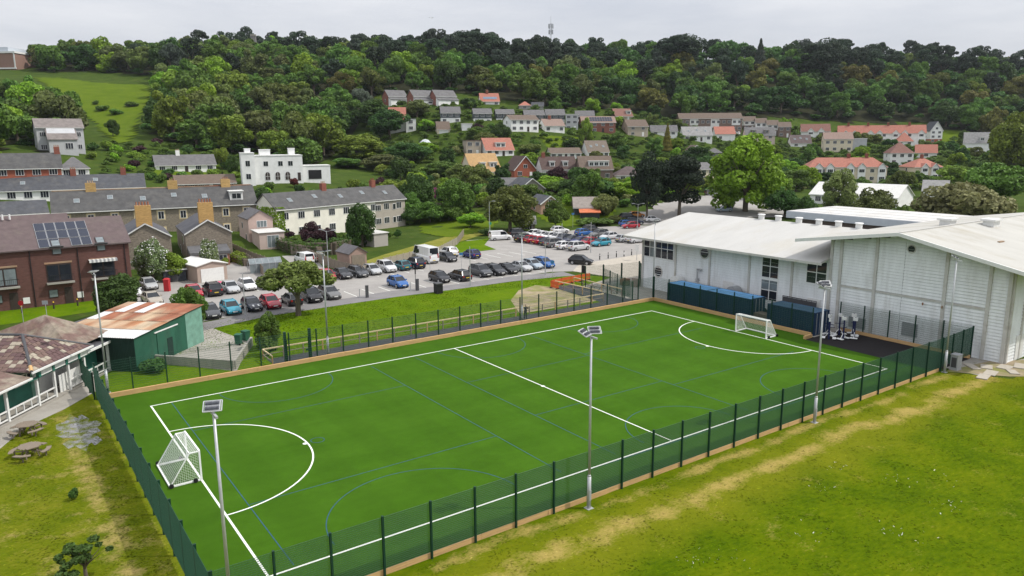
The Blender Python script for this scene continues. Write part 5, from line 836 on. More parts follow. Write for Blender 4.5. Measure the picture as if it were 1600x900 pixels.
def grid_window(parent, x, y0, y1, z0, z1, cols, rows, face=-1, glass='glass', frame='frame_white', name='window', proud=0.09):
    """window in a wall whose outside faces local -x"""
    w = put(name, None, parent, (x - proud, 0, 0)); fr = MB(); t = 0.09
    for i in range(cols + 1):
        y = y0 + (y1 - y0) * i / cols; fr.box(-.03, .05, y - t / 2, y + t / 2, z0, z1)
    for i in range(rows + 1):
        z = z0 + (z1 - z0) * i / rows; fr.box(-.035, .048, y0 - t / 2, y1 + t / 2, z - t / 2, z + t / 2)
    fr.build('frame', M[frame], w)
    for i in range(cols):
        for j in range(rows):
            g = glass if isinstance(glass, str) else glass[(i + j * cols) % len(glass)]
            a, b = y0 + (y1 - y0) * i / cols, y0 + (y1 - y0) * (i + 1) / cols; c, d = z0 + (z1 - z0) * j / rows, z0 + (z1 - z0) * (j + 1) / rows
            MB().box(.0, .02, a + t / 2, b - t / 2, c + t / 2, d - t / 2).build('pane', M[g], w)
    return w
def porthole(parent, x, y, z, r):
    p = put('porthole', None, parent, (x, y, z)); m = MB(); n = 24
    for k in range(n):
        a0, a1 = 2 * math.pi * k / n, 2 * math.pi * (k + 1) / n
        m.hexa([(-.10, math.cos(a0) * r, math.sin(a0) * r), (-.10, math.cos(a1) * r, math.sin(a1) * r), (-.10, math.cos(a1) * r * 1.28, math.sin(a1) * r * 1.28), (-.10, math.cos(a0) * r * 1.28, math.sin(a0) * r * 1.28)],
               [(0, math.cos(a0) * r, math.sin(a0) * r), (0, math.cos(a1) * r, math.sin(a1) * r), (0, math.cos(a1) * r * 1.28, math.sin(a1) * r * 1.28), (0, math.cos(a0) * r * 1.28, math.sin(a0) * r * 1.28)])
    m.build('rim', M['hall_trim'], p)
    MB().tube((-.075, 0, 0), (-.06, 0, 0), r, None, 24).build('pane', M['glass'], p)
FRONT = 64.2
ha = thing('sports_hall', 'long white clad sports hall with broad pale low-pitched roof behind the blue containers', 'sports hall', (*uvw(FRONT, 2.4), 0), TH)
# local: x from front (0) back, y = -(v-2.4)
vy = lambda v: -(v - 2.4)
bA = [-11.4, -5.5, 0.1, 6.0, 11.7, 16.15]
tA = [(b + 11.4) / 27.55 for b in bA]
lap_wall(ha, 'front_wall', (0, vy(-11.4)), (0, vy(16.15)), 0, lambda t: 7.45, bays=tA)
lap_wall(ha, 'side_wall', (22, vy(-11.4)), (0, vy(-11.4)), 0, lambda t: 7.45 + (1.9 * (1 - abs(1 - 2 * t)) if True else 0), bays=[0, .25, .5, .75, 1])
MB().box(.1, 22, vy(16.1), vy(-11.3), 0, 7.3).build('core', M['hall_trim'], ha)
for b in bA[:-1]:
    MB().box(-.16, 0, vy(b) - .14, vy(b) + .14, 0, 7.45).build('pilaster', M['hall_trim'], ha)
rA = MB(); e0, e1, rg = -2.0, 24.0, 11.0
for (x0, z0, x1, z1) in ((e0, 7.1, rg, 9.45), (rg, 9.45, e1, 7.1)):
    ya, yb = vy(16.15), vy(-13.2)
    rA.hexa([(x0, ya, z0 - .22), (x1, ya, z1 - .22), (x1, yb, z1 - .22), (x0, yb, z0 - .22)], [(x0, ya, z0), (x1, ya, z1), (x1, yb, z1), (x0, yb, z0)])
roofA = rA.build('roof', M['hall_roof'], ha)
MB().box(-2.08, -1.998, vy(16.4), vy(-13.25), 6.84, 7.10).build('fascia', M['hall_trim'], roofA)
MB().hexa([(-2.0, vy(-13.2), 6.85), (11, vy(-13.2), 9.2), (11, vy(-13.32), 9.2), (-2.0, vy(-13.32), 6.85)], [(-2.0, vy(-13.2), 7.13), (11, vy(-13.2), 9.48), (11, vy(-13.32), 9.48), (-2.0, vy(-13.32), 7.13)]).build('verge_board', M['hall_trim'], roofA)
for k in range(6):
    x = -1.2 + k * .0
for k, v in enumerate((-1.0, 1.6, 4.6, 7.4, 10.0, 12.6)):
    rv = MB(); rv.tube((11.2, vy(v), 9.3), (11.2, vy(v), 10.0), .38, .38, 14).tube((11.2, vy(v), 10.0), (11.2, vy(v), 10.1), .52, .45, 14); rv.build('roof_vent', M['white'], roofA)
grid_window(ha, 0, vy(-5.9), vy(-11.2), 4.35, 7.0, 5, 2, glass=['glass', 'glass', 'glass', 'glass_pale', 'glass'])
sw = grid_window(ha, 0, vy(9.95), vy(7.75), 4.2, 6.9, 2, 2)
grid_window(ha, 0, vy(9.95), vy(7.75), 1.55, 3.95, 2, 2, glass=['glass', 'glass', 'glass_pale', 'glass_pale'])
grid_window(ha, 0, vy(15.9), vy(13.5), 4.4, 6.9, 2, 2)
porthole(ha, -.0, vy(-8.5), 2.5, .62); porthole(ha, 0, vy(-0.8), 5.95, .62)
for (v0, v1, z1) in ((2.3, 3.8, 2.9), (13.8, 15.4, 2.75)): MB().box(-.14, 0, vy(v1), vy(v0), 0.1, z1).build('door', M['white'], ha)
fl = MB(); fl.tube((-.35, vy(-1.6), 2.3), (-.35, vy(-1.6), 3.9), .11, None, 10).tube((-.35, vy(-1.6), 3.85), (-.35, vy(-.9), 3.85), .11, None, 10).box(-.4, 0, vy(-1.45), vy(-1.8), 2.2, 2.6); fl.build('flue', M['galv'], ha)
# hall B
hb = thing('tall_sports_hall', 'tall white clad sports hall with low gable facing the pitch', 'sports hall', (*uvw(FRONT, 24.0), 0), TH)
vz = lambda v: -(v - 24.0)
def topB(v):
    return 10.75 - (24 - v) * .155 if v < 24 else 10.75 - (v - 24) * .21
bB = [16.2, 17.4, 21.2, 24.0, 28.0, 31.8, 33.6]; spanB = 33.6 - 16.2
lap_wall(hb, 'front_wall', (0, vz(16.2)), (0, vz(33.6)), 0, lambda t: topB(16.2 + t * spanB), bays=[(b - 16.2) / spanB for b in bB])
lap_wall(hb, 'side_wall', (0, vz(33.6)), (34, vz(33.6)), 0, lambda t: topB(33.6), bays=[0, .08, .17, .34, .5, .67, .84, 1])
MB().box(.1, 33.9, vz(33.5), vz(16.3), 0, 8.6).build('core', M['hall_trim'], hb)
MB().poly([(0.02, vz(16.2), 0), (0.02, vz(16.2), 9.5), (14, vz(16.2), 9.5), (14, vz(16.2), 0)]).build('left_wall', M['clad'], hb)
for b in (16.32, 17.4, 21.2, 28.0, 31.8, 33.45):
    MB().box(-.20, 0, vz(b) - .15, vz(b) + .15, 0, topB(b) - .02).build('pilaster', M['hall_trim'], hb)
for x in (.15, 2.7): MB().box(x - .12, x + .12, vz(33.6) - .16, vz(33.6), 0, topB(33.6)).build('pilaster', M['hall_trim'], hb)
MB().box(-.11, 0, vz(31.7), vz(17.5), 4.55, 4.75).build('joint_rail', M['hall_trim'], hb)
roofB = MB()
for (va, vb) in ((12.9, 24.0), (24.0, 36.6)):
    za, zb = topB(va) + .22, topB(vb) + .22
    roofB.hexa([(-1.6, vz(va), za - .25), (-1.6, vz(vb), zb - .25), (36, vz(vb), zb - .25), (36, vz(va), za - .25)][::-1], [(-1.6, vz(va), za), (-1.6, vz(vb), zb), (36, vz(vb), zb), (36, vz(va), za)][::-1])
roofB = roofB.build('roof', M['hall_roof_b'], hb)
for (va, vb) in ((12.9, 24.0), (24.0, 36.6)):
    za, zb = topB(va) + .22, topB(vb) + .22
    MB().hexa([(-1.75, vz(va), za - .30), (-1.60, vz(va), za - .30), (-1.60, vz(vb), zb - .30), (-1.75, vz(vb), zb - .30)], [(-1.75, vz(va), za + .04), (-1.60, vz(va), za + .04), (-1.60, vz(vb), zb + .04), (-1.75, vz(vb), zb + .04)]).build('verge_board', M['white'], roofB)
MB().box(-1.5, 36, vz(24.0) - .12, vz(24.0) + .12, 10.9, 11.06).build('ridge_cap', M['hall_roof'], roofB)
for (x, v) in ((11, 22.6), (14.5, 25.4)):
    MB().box(x - .7, x + .7, vz(v) - .55, vz(v) + .55, topB(v), topB(v) + .75).box(x - .9, x + .9, vz(v) - .75, vz(v) + .75, topB(v) + .75, topB(v) + .95).build('roof_vent', M['white'], roofB)
MB().box(7.2, 8.2, vz(29.2) - .12, vz(29.2) + .12, topB(29.2) + .2, topB(29.2) + .32).build('roof_patch', M['rust'], roofB)
porthole(hb, 0, vz(24.55), 9.35, .34)
for (v, w, z0, z1) in ((19.7, 1.8, .5, 1.6), (25.1, 1.5, .75, 2.05)): MB().box(-.13, 0, vz(v + w / 2), vz(v - w / 2), z0, z1).build('louvre_panel', M['grey_metal'], hb)
MB().box(1.9, 3.5, vz(33.6) - .12, vz(33.6), 0, 2.3).build('door', M['white'], hb)
for v in (26.2, 27.98): MB().box(-.34, -.2, vz(v) - .05, vz(v) + .05, 4.1, 4.35).build('hook', M['rust'], hb)
# hall C, the flat roofed block behind
hc = thing('flat_roofed_hall', 'flat-roofed block with deep pale fascia behind the low-pitched hall', 'hall', (*uvw(97.5, 0), 0), TH)
MB().box(1.2, 13, -15.5, 11.5, 0, 7.3).build('wall', mat('purple_brick', (0.17, 0.135, 0.13), 0.9, 0.15, 2), hc)
rc_ = MB().box(0, 14.2, -19, 12.5, 7.3, 8.35).build('roof_edge', M['fascia'], hc)
for k in range(7): MB().box(.15 + k * 2.0, 2.0 + k * 2.0, -18.9, 12.4, 8.35, 8.40 + .02 * (k % 2)).build('roof_sheet', M['flat_roof'], rc_)
lr = put('lantern_roof', None, hc, (1.0, 0, 0))
MB().hexa([(-2.2, -13.5, 5.3), (0, -13.5, 5.3), (0, -6.5, 5.3), (-2.2, -6.5, 5.3)], [(-.3, -13.5, 6.9), (0, -13.5, 6.9), (0, -6.5, 6.9), (-.3, -6.5, 6.9)]).build('glazing', M['glass_pale'], lr)
for k in range(8): MB().bar((-2.22, -13.5 + k, 5.3), (-.3, -13.5 + k, 6.92), .09).build('glazing_bar', M['frame_white'], lr)
# ---------------------------------------------------------------- containers and clutter beside the hall
def container(label, u0, v0, ln, w, h, roofm, ang=0.0, text=False):
    t_ = thing('shipping_container', label, 'container', (*uvw(u0, v0), 0.02), TH - math.pi / 2 + ang)   # local x runs along +v
    m = MB(); n = int(ln / 0.28); pts = []
    for i in range(n): pts += [(ln * i / n, 0.0), (ln * (i + .3) / n, 0.0), (ln * (i + .5) / n, .045), (ln * (i + .8) / n, .045)]
    pts.append((ln, 0.0))
    for (a, b) in zip(pts[:-1], pts[1:]):
        m.poly([(a[0], a[1], .14), (b[0], b[1], .14), (b[0], b[1], h - .12), (a[0], a[1], h - .12)]).poly([(b[0], w - b[1], .14), (a[0], w - a[1], .14), (a[0], w - a[1], h - .12), (b[0], w - b[1], h - .12)])
    m.poly([(0, w, .1), (0, 0, .1), (0, 0, h - .1), (0, w, h - .1)]); m.build('side_panel', M['cont_blue'], t_)
    f = MB()
    for x in (0, ln):
        for y in (0, w): f.box(x - .06, x + .06, y - .06, y + .06, 0, h)
    for z in (0, h - .14):
        for y in (0, w): f.box(.06, ln - .06, y - .05, y + .05, z, z + .14)
        for x in (0, ln): f.box(x - .05, x + .05, .06, w - .06, z, z + .14)
    f.build('frame', M['cont_blue'], t_)
    rf = MB()
    for i in range(n): rf.hexa([(ln * i / n, .05, h - .08), (ln * (i + 1) / n, .05, h - .08), (ln * (i + 1) / n, w - .05, h - .08), (ln * i / n, w - .05, h - .08)], [(ln * i / n, .05, h - .01), (ln * (i + .5) / n, .05, h + .012), (ln * (i + .5) / n, w - .05, h + .012), (ln * i / n, w - .05, h - .01)])
    rf.build('roof', M[roofm], t_)
    for k in range(2):
        d = MB().box(ln - .02, ln + .03, .08 + k * (w / 2 - .06), w / 2 - .02 + k * (w / 2 - .06), .15, h - .16).build('door', M['cont_blue'], t_)
        for y in (.3, .85): MB().tube((ln + .06, y + k * (w / 2 - .06), .1), (ln + .06, y + k * (w / 2 - .06), h - .1), .025, None, 6).build('lock_rod', M['galv'], d)
    return t_
CY = lambda u: u
container('light-roofed blue shipping container nearest the far pitch corner', 59.3, -2.2, 6.05, 2.44, 2.5, 'cont_roof')
container('light-roofed blue shipping container next to the stacked pallets, doors facing right', 59.3, 4.0, 6.05, 2.44, 2.5, 'cont_roof')
c3 = container('dark-roofed blue shipping container behind the far goal', 59.3, 12.3, 5.6, 2.44, 2.4, 'cont_roof_dk')
def cylinder_bin(label, u, v, r, h, m='black', lid='dark_metal'):
    t_ = thing('litter_bin', label, 'bin', (*uvw(u, v), 0.03), TH)
    MB().tube((0, 0, 0), (0, 0, h), r, r * .96, 16).build('body', M[m], t_, smooth=False); MB().tube((0, 0, h), (0, 0, h + .12), r * 1.04, r * .7, 16).build('lid', M[lid], t_)
# generator cabinets
def cabinet(label, u, v, w, d, h, m='grey_metal', domed=False):
    t_ = thing('cabinet', label, 'cabinet', (*uvw(u, v), 0.03), TH)
    MB().box(-w / 2, w / 2, -d / 2, d / 2, .06, h).build('housing', M[m], t_); MB().box(-w / 2 - .05, w / 2 + .05, -d / 2 - .05, d / 2 + .05, 0, .06).build('plinth', M['concrete'], t_)
    if domed: MB().tube((-w / 2 - .02, 0, h - .02), (w / 2 + .02, 0, h - .02), d / 2, None, 18).build('lid', M['white'] if domed == 2 else M[m], t_)
    else: MB().box(-w / 2 - .04, w / 2 + .04, -d / 2 - .04, d / 2 + .04, h, h + .06).build('lid', M[m], t_)
    MB().box(-w / 2 - .015, -w / 2, -d * .35, d * .35, h * .2, h * .85).build('door', M['dark_metal'], t_)
cabinet('green cabinet with white domed lid against the long hall wall', 63.2, -4.3, 1.2, 1.5, 1.9, 'shed_green_dark', 2)
cabinet('grey humped cabinet against the long hall wall', 63.2, 4.7, 1.1, 1.6, 1.9, 'grey_metal', 1)
cabinet('grey metal cabinet at the foot of the floodlight by the tall hall', 58.9, 31.9, .8, .6, 1.35)
pl = thing('pallet_stack', 'stack of brown pallets between the blue containers', 'pallets', (*uvw(60.4, 10.9), 0.02), TH)
for k in range(6):
    for q in range(5): MB().box(-.6, .6, -.9 + q * .40, -.62 + q * .40, k * .16 + .1, k * .16 + .13).build('slat', M['old_timber'], pl)
    for q in (-.5, 0, .5): MB().box(q - .05, q + .05, -.9, .98, k * .16, k * .16 + .098).build('bearer', M['old_timber'], pl)
tr = thing('steel_trolley', 'low dark steel cage trolley leaning on the long hall wall', 'trolley', (*uvw(63.4, 13.3), 0.02), TH)
tm = MB()
for z in (.1, 2.3): tm.bar((0, -2.1, z + .3), (0, 2.1, z + .3), .07)
for k in range(8): tm.bar((0, -2.1 + k * .6, .4), (0, -2.1 + k * .6, 2.6), .04)
tm.bar((-.5, -2.1, .1), (-.5, 2.1, .1), .06).build('frame', M['dark_metal'], tr); MB().box(-.02, .02, -2.05, 2.05, 1.5, 2.5).build('sheet', M['dark_metal'], tr)
for k, (u, v, s) in enumerate([(60.6, 9.6, .9), (61.8, 9.7, 1.3), (62.3, 11.0, 1.1)]):
    t_ = thing('tarpaulin_heap', ['low black covered heap beside the container doors', 'larger black covered heap behind the container doors', 'black covered heap below the hall window'][k], 'heap', (*uvw(u, v), .02), k)
    bm = bmesh.new(); bmesh.ops.create_icosphere(bm, subdivisions=3, radius=1)
    for q in bm.verts: q.co = Vector((q.co.x * s, q.co.y * s * .8, max(0, q.co.z) * s * .75 * (1 + .3 * math.sin(q.co.x * 5 + q.co.y * 4))))
    me = bpy.data.meshes.new('cover'); bm.to_mesh(me); bm.free(); me.materials.append(M['black']); put('cover', me, t_)
# stacked red crates and boards by the hall corner
bp_ = thing('board_pile', 'leaning pile of brown boards at the hall corner', 'board pile', (*uvw(63.0, -11.9), .02), TH + .3)
for k in range(7): MB().hexa([(k * .14, -.5, 0), (k * .14 + .05, -.5, 0), (k * .14 + .05, .5, 0), (k * .14, .5, 0)], [(k * .14 + .35, -.5, 1.15 - k * .05), (k * .14 + .4, -.5, 1.15 - k * .05), (k * .14 + .4, .5, 1.15 - k * .05), (k * .14 + .35, .5, 1.15 - k * .05)]).build('plank', M['old_timber'], bp_)
rb_ = thing('brick_pallet', 'pallet of red bricks at the hall corner', 'bricks', (*uvw(62.8, -13.4), .02), TH)
MB().box(-.55, .55, -.5, .5, 0, .14).build('pallet', M['old_timber'], rb_)
for i in range(5):
    for j in range(4):
        for k in range(4): MB().box(-.53 + i * .215, -.33 + i * .215, -.48 + j * .245, -.25 + j * .245, .14 + k * .2, .33 + k * .2).build('brick', M['rust'], rb_)
# outdoor exercise frames
for k, (u, v, h, lab) in enumerate([(60.4, 18.9, 2.3, 'nearest the container'), (59.3, 19.6, 2.2, 'nearest the pitch'), (61.6, 19.3, 2.3, 'second from the container'), (60.2, 20.6, 2.4, 'in the middle of the group'), (61.5, 21.0, 2.2, 'farthest from the container'), (62.6, 20.2, 2.3, 'nearest the hall wall')]):
    t_ = thing('exercise_frame', 'navy and white outdoor exercise frame ' + lab, 'gym equipment', (*uvw(u, v), .05), TH + k * .5, 'outdoor exercise frames')
    MB().tube((0, 0, 0), (0, 0, h), .085, .075, 12).build('post', M['navy'], t_)
    MB().box(-.22, .22, -.1, .1, h - .35, h - .02).build('sign_head', M['white'], t_)
    for y in (-.5, .5):
        MB().box(-.35, .35, y - .16, y + .16, .12, .19).build('foot_plate', M['goal_white'], t_); MB().bar((0, y * .9, .12), (0, 0, .75), .05).build('arm', M['goal_white'], t_)
    MB().bar((0, -.5, 1.25), (0, .5, 1.25), .05).build('handle_bar', M['navy'], t_)
# ---------------------------------------------------------------- person on the ramp photographing the pitch
def skin_body(name, verts, edges, radii, m, parent, sub=1):
    me = bpy.data.meshes.new(name); me.from_pydata(verts, edges, []); me.materials.append(m)
    o = put(name, me, parent); md = o.modifiers.new('skin', 'SKIN')
    for i, r in enumerate(radii): me.skin_vertices[0].data[i].radius = (r, r)
    me.skin_vertices[0].data[0].use_root = True
    s = o.modifiers.new('subdiv', 'SUBSURF'); s.levels = sub; s.render_levels = sub
    return o
px_, py_ = uvw(39.9, -5.6)
pers = thing('person', 'person in dark clothes standing on the ramp holding something up with both hands', 'person', (px_, py_, 0.035), -0.9)
V = [(0, 0, .92), (0, 0, 1.12), (.02, 0, 1.36), (.02, 0, 1.46), (0, .1, .86), (.02, .11, .48), (0, .12, .06), (.14, .13, .03), (0, -.1, .86), (-.02, -.11, .48), (-.05, -.12, .06), (.09, -.13, .03),
     (.0, .19, 1.38), (.16, .25, 1.20), (.34, .10, 1.38), (.0, -.19, 1.38), (.16, -.25, 1.20), (.34, -.10, 1.38)]
Eg = [(0, 1), (1, 2), (2, 3), (0, 4), (4, 5), (5, 6), (6, 7), (0, 8), (8, 9), (9, 10), (10, 11), (2, 12), (12, 13), (13, 14), (2, 15), (15, 16), (16, 17)]
Rr = [.145, .135, .14, .065, .10, .07, .045, .045, .10, .07, .045, .045, .075, .052, .038, .075, .052, .038]
skin_body('body', V, Eg, Rr, M['cloth_dark'], pers, 2)
hb_ = skin_body('head', [(.02, 0, 1.47), (.035, 0, 1.58), (.04, 0, 1.68)], [(0, 1), (1, 2)], [.05, .088, .075], M['skin'], pers, 2)
skin_body('hair', [(.01, 0, 1.62), (.0, 0, 1.70)], [(0, 1)], [.085, .082], M['cloth_dark'], pers, 2)
for y in (.10, -.10):
    hd = MB()
    for q in range(5): hd.tube((.34, y * .9, 1.38), (.40 - .008 * abs(q - 2), y * (.75 - .12 * q) , 1.40 + .012 * q), .012, .008, 5)
    hd.tube((.33, y, 1.375), (.37, y * .8, 1.40), .035, .028, 8); hd.build('hand', M['skin'], pers)
ph = put('phone', MB().box(-.006, .006, -.08, .08, -.04, .04).mesh('phone', M['black']), None, (px_ + .40 * math.cos(-.9), py_ + .40 * math.sin(-.9), 1.475), (0, 0, -0.9), label='small black phone held up by the person on the ramp', cat='phone')
# ---------------------------------------------------------------- green shed with rusty roof
sh = thing('green_shed', 'dark green corrugated shed with rusty and zinc roof sheets beside the pavilion', 'shed', (-33.2, 63.6, 0), math.radians(80))
# local x runs back along the right-hand side, local y runs to the left along the front
SL, SW = 10.4, 8.2
def corr(parent, p0, p1, z0, z1a, z1b, m, name, amp=.03, per=.16):
    a, b = Vector((*p0, 0)), Vector((*p1, 0)); d = b - a; ln = d.length; d.normalize(); nn = Vector((d.y, -d.x, 0)); k = int(ln / per) * 2; mb = MB(); P = []
    for i in range(k + 1):
        t = i / k; P.append((a + d * ln * t + nn * (amp if i % 2 else 0), z1a + (z1b - z1a) * t))
    for (q, zq), (r, zr) in zip(P[:-1], P[1:]): mb.poly([q + Vector((0, 0, z0)), r + Vector((0, 0, z0)), r + Vector((0, 0, zr)), q + Vector((0, 0, zq))])
    return mb.build(name, m, parent)
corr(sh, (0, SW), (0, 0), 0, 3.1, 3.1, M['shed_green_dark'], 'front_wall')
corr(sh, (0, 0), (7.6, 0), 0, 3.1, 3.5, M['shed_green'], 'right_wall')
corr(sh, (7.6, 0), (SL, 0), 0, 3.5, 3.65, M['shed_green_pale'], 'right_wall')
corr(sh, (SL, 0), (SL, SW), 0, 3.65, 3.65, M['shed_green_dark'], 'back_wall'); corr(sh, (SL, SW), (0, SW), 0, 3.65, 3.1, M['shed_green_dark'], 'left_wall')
dr = MB().box(3.0, 5.6, -.10, -.03, .05, 2.75).build('sliding_door', M['shed_green'], sh); MB().box(2.7, 6.2, -.13, -.04, 2.8, 2.9).build('door_rail', M['white'], sh)
MB().box(4.4, 5.2, -.13, -.10, .1, 1.9).build('wicket_door', M['shed_green_dark'], dr)
rows_ = [(-.3, 2.2, 'zinc'), (2.1, 4.7, 'rusty2'), (4.6, 7.2, 'rust'), (7.1, SL + .25, 'rust')]
M['rusty2'] = mat('half_rusted_sheet', (0.42, 0.34, 0.24), 0.8, 0.35, 1.0, detail=9, col2=(0.33, 0.15, 0.07), stretch=(.35, 1.2, 1))
for ri, (x0, x1, mm) in enumerate(rows_):
    z0, z1 = 3.15 + x0 * .053 + ri * .03, 3.15 + x1 * .053 + ri * .03
    for q in range(8):
        y0, y1 = -.2 + q * (SW + .4) / 8, -.2 + (q + 1) * (SW + .4) / 8; mb = MB(); k = 12
        for i in range(k):
            ya, yb = y0 + (y1 - y0) * i / k, y0 + (y1 - y0) * (i + 1) / k; za, zb = (.03 if i % 2 else 0), (0 if i % 2 else .03)
            mb.poly([(x0, ya, z0 + za), (x1, ya, z1 + za), (x1, yb, z1 + zb), (x0, yb, z0 + zb)][::-1])
        o = mb.build('roof_sheet', M['zinc'] if (mm == 'zinc' or (ri == 3 and q in (4, 6)) or (ri == 2 and q == 7)) else M[mm], sh)
# concrete block wall round the yard
def block_wall(label, pts, h=.9, t=.22, name='block_wall', m='concrete'):
    t_ = thing(name, label, 'wall', (*pts[0], 0), 0)
    for a, b in zip(pts[:-1], pts[1:]):
        ax, ay = a[0] - pts[0][0], a[1] - pts[0][1]; bx, by = b[0] - pts[0][0], b[1] - pts[0][1]; ln = math.hypot(bx - ax, by - ay); k = max(1, round(ln / 2.4)); an = math.atan2(by - ay, bx - ax)
        for i in range(k):
            put('wall_panel', MB().box(.01, ln / k - .01, -t / 2, t / 2, 0, h + rnd.uniform(-.02, .02)).mesh('wall_panel', M[m]), t_, (ax + (bx - ax) * i / k, ay + (by - ay) * i / k, 0), (0, 0, an))
block_wall('low grey concrete wall round the yard beside the pitch', [uvw(2.2, -12.6), uvw(7.9, -5.9), uvw(11.6, -13.2)], .85)
block_wall('low brick garden wall in front of the brick apartment building', [(-75, 84.0), (-61.5, 90.8), (-54.2, 96.6), (-50.2, 98.2)], .9, .25, 'garden_wall', 'path')
for k, (u, v) in enumerate([(10.6, -14.2), (11.6, -15.2)]):
    t_ = thing('wheelie_bin', ['green wheeled bin by the concrete yard corner', 'second green wheeled bin by the concrete yard, nearer the footpath'][k], 'bin', (*uvw(u, v), .02), k)
    MB().hexa([(-.24, -.28, .1), (.24, -.28, .1), (.24, .28, .1), (-.24, .28, .1)], [(-.3, -.36, 1.0), (.3, -.36, 1.0), (.3, .36, 1.0), (-.3, .36, 1.0)]).build('body', M['shed_green'], t_)
    MB().box(-.32, .32, -.39, .39, 1.0, 1.08).build('lid', M['shed_green'], t_)
    for y in (-.3, .3): MB().tube((.22, y - .03, .1), (.22, y + .03, .1), .1, None, 10).build('wheel', M['tyre'], t_)
# ---------------------------------------------------------------- pavilion with veranda (local x along the veranda away from the camera, local y outwards = right)
pv = thing('pavilion', 'old green and white pavilion with veranda and lichen-covered tiled hipped roof', 'pavilion', (-36.5, 51.4, 0), math.radians(87))
# local x ~ +Y world, local y ~ -X world (left/back)
MB().box(-9, 13.6, -.15, 9.5, 0, .16).build('veranda_deck', M['concrete'], pv)
wl_ = MB().box(-9, 9.0, 1.75, 8.5, .16, 3.0).build('wall', M['pav_green'], pv)
MB().box(5.9, 9.1, 1.70, 1.75, .2, 2.6).build('white_wall_panel', M['white'], pv); MB().box(8.95, 9.05, .3, 1.7, .16, 2.3).build('white_screen', M['white'], pv); MB().box(6.3, 8.9, .3, .36, .16, 1.6).build('white_screen', M['white'], pv)
MB().box(5.0, 5.85, 1.68, 1.75, .16, 2.2).build('door', M['shed_green_pale'], pv)
for x in (.4, 3.2, -3.0, -6.2):
    w = put('window', None, pv, (x, 1.72, 1.55)); f = MB(); f.box(0, 2.1, -.05, 0, 0, .09).box(0, 2.1, -.05, 0, .72, .81)
    for k in range(4): f.box(k * .67, k * .67 + .09, -.05, 0, 0, .81)
    f.build('frame', M['white'], w)
    for k in range(3): MB().box(k * .67 + .09, (k + 1) * .67, -.03, -.01, .09, .72).build('pane', M['glass'], w)
for k, x in enumerate((-3.4, 0.0, 3.3, 5.3, 7.1, 9.2, 12.6)):
    MB().box(x - .09, x + .09, -.09, .09, .16, 2.72).build('post', M['white'], pv)
def railing(x0, x1):
    MB().box(x0 + .1, x1 - .1, -.045, .045, .92, 1.02).build('rail', M['white'], pv); MB().box(x0 + .1, x1 - .1, -.045, .045, .30, .38).build('rail', M['white'], pv)
    n = max(2, int((x1 - x0) / .75))
    for i in range(1, n): x = x0 + (x1 - x0) * i / n; MB().box(x - .035, x + .035, -.035, .035, .38, .92).build('baluster', M['white'], pv)
for a, b in ((-3.4, 0), (0, 3.3), (3.3, 5.3), (7.1, 9.2), (9.2, 12.6)): railing(a, b)
Z0, Z1 = 3.15, 5.0
def tile_slope(a, b, c, d, n_max=300):
    """a,b eave ends, c,d ridge ends above b and a"""
    a, b, c, d = map(Vector, (a, b, c, d)); up = ((c + d) / 2 - (a + b) / 2); ex = (b - a).normalized(); nrm = ex.cross(up).normalized(); upv = nrm.cross(ex); sl = up.dot(upv)
    rows = int(sl / .40); cnt = 0; mtx0 = Matrix((ex, upv, nrm)).transposed().to_4x4()
    for r in range(rows):
        t = (r + .1) / rows; l = a + (d - a) * t; q = b + (c - b) * t; w = (q - l).length; k = int(w / .45)
        for i in range(k):
            if cnt >= n_max: return
            p = l + ex * (w * (i + .5 + .22 * (1 if r % 2 else -1)) / max(1, k)) + nrm * rnd.uniform(.0, .02)
            mtx = mtx0.copy(); mtx.translation = p
            o = bpy.data.objects.new('tile', tile_me[rnd.choice((0, 0, 1, 1, 2))]); COL.objects.link(o); o.parent = roof_p; o.matrix_local = mtx; cnt += 1
M['tile_dark'] = mat('plum_roof_tile', (0.115, 0.070, 0.068), 0.85, 0.3, 3, bump=0.3); M['tile_lichen'] = mat('lichen_tile', (0.33, 0.29, 0.23), 0.95, 0.35, 4, bump=0.4, dirt=0.4, dirtcol=(0.16, 0.09, 0.08))
tile_me = [MB().hexa([(-.21, 0, 0), (.21, 0, 0), (.21, .42, .012), (-.21, .42, .012)], [(-.21, 0, .05), (.21, 0, .05), (.21, .42, .03), (-.21, .42, .03)]).mesh('tile', [M[k]]) for k in ('mossroof', 'tile_dark', 'tile_lichen')]
# main hipped roof: ridge square to the veranda, its hip facing the pitch
A1, A2_, A3, A4 = (2.2, -.55, Z0), (9.7, -.55, Z0), (9.7, 12, Z0), (2.2, 12, Z0); R0, R1 = (5.95, 2.6, Z1), (5.95, 12, Z1)
rf = MB(); rf.poly([A1, A2_, R0]).poly([A2_, A3, R1, R0]).poly([A4, A1, R0, R1]).poly([A3, A4, R1]).poly([(*A1[:2], Z0 - .05), (*A4[:2], Z0 - .05), (*A3[:2], Z0 - .05), (*A2_[:2], Z0 - .05)])
roof_p = rf.build('roof', M['mossroof'], pv)
tile_slope(A1, A2_, R0, R0, 110); tile_slope((2.2, 8, Z0), A1, R0, (5.95, 8, Z1), 190)
for p, q, w_ in ((A1, R0, .12), (A2_, R0, .10), (R0, R1, .12)): MB().tube(Vector(p) + Vector((0, 0, .05)), Vector(q) + Vector((0, 0, .06)), w_, None, 8).build('ridge_tile', M['dark_metal'], roof_p)
MB().tube((2.25, -.5, Z0 + .08), (2.75, -.1, Z0 + .32), .14, None, 8).build('ridge_tile', M['timber'], roof_p)
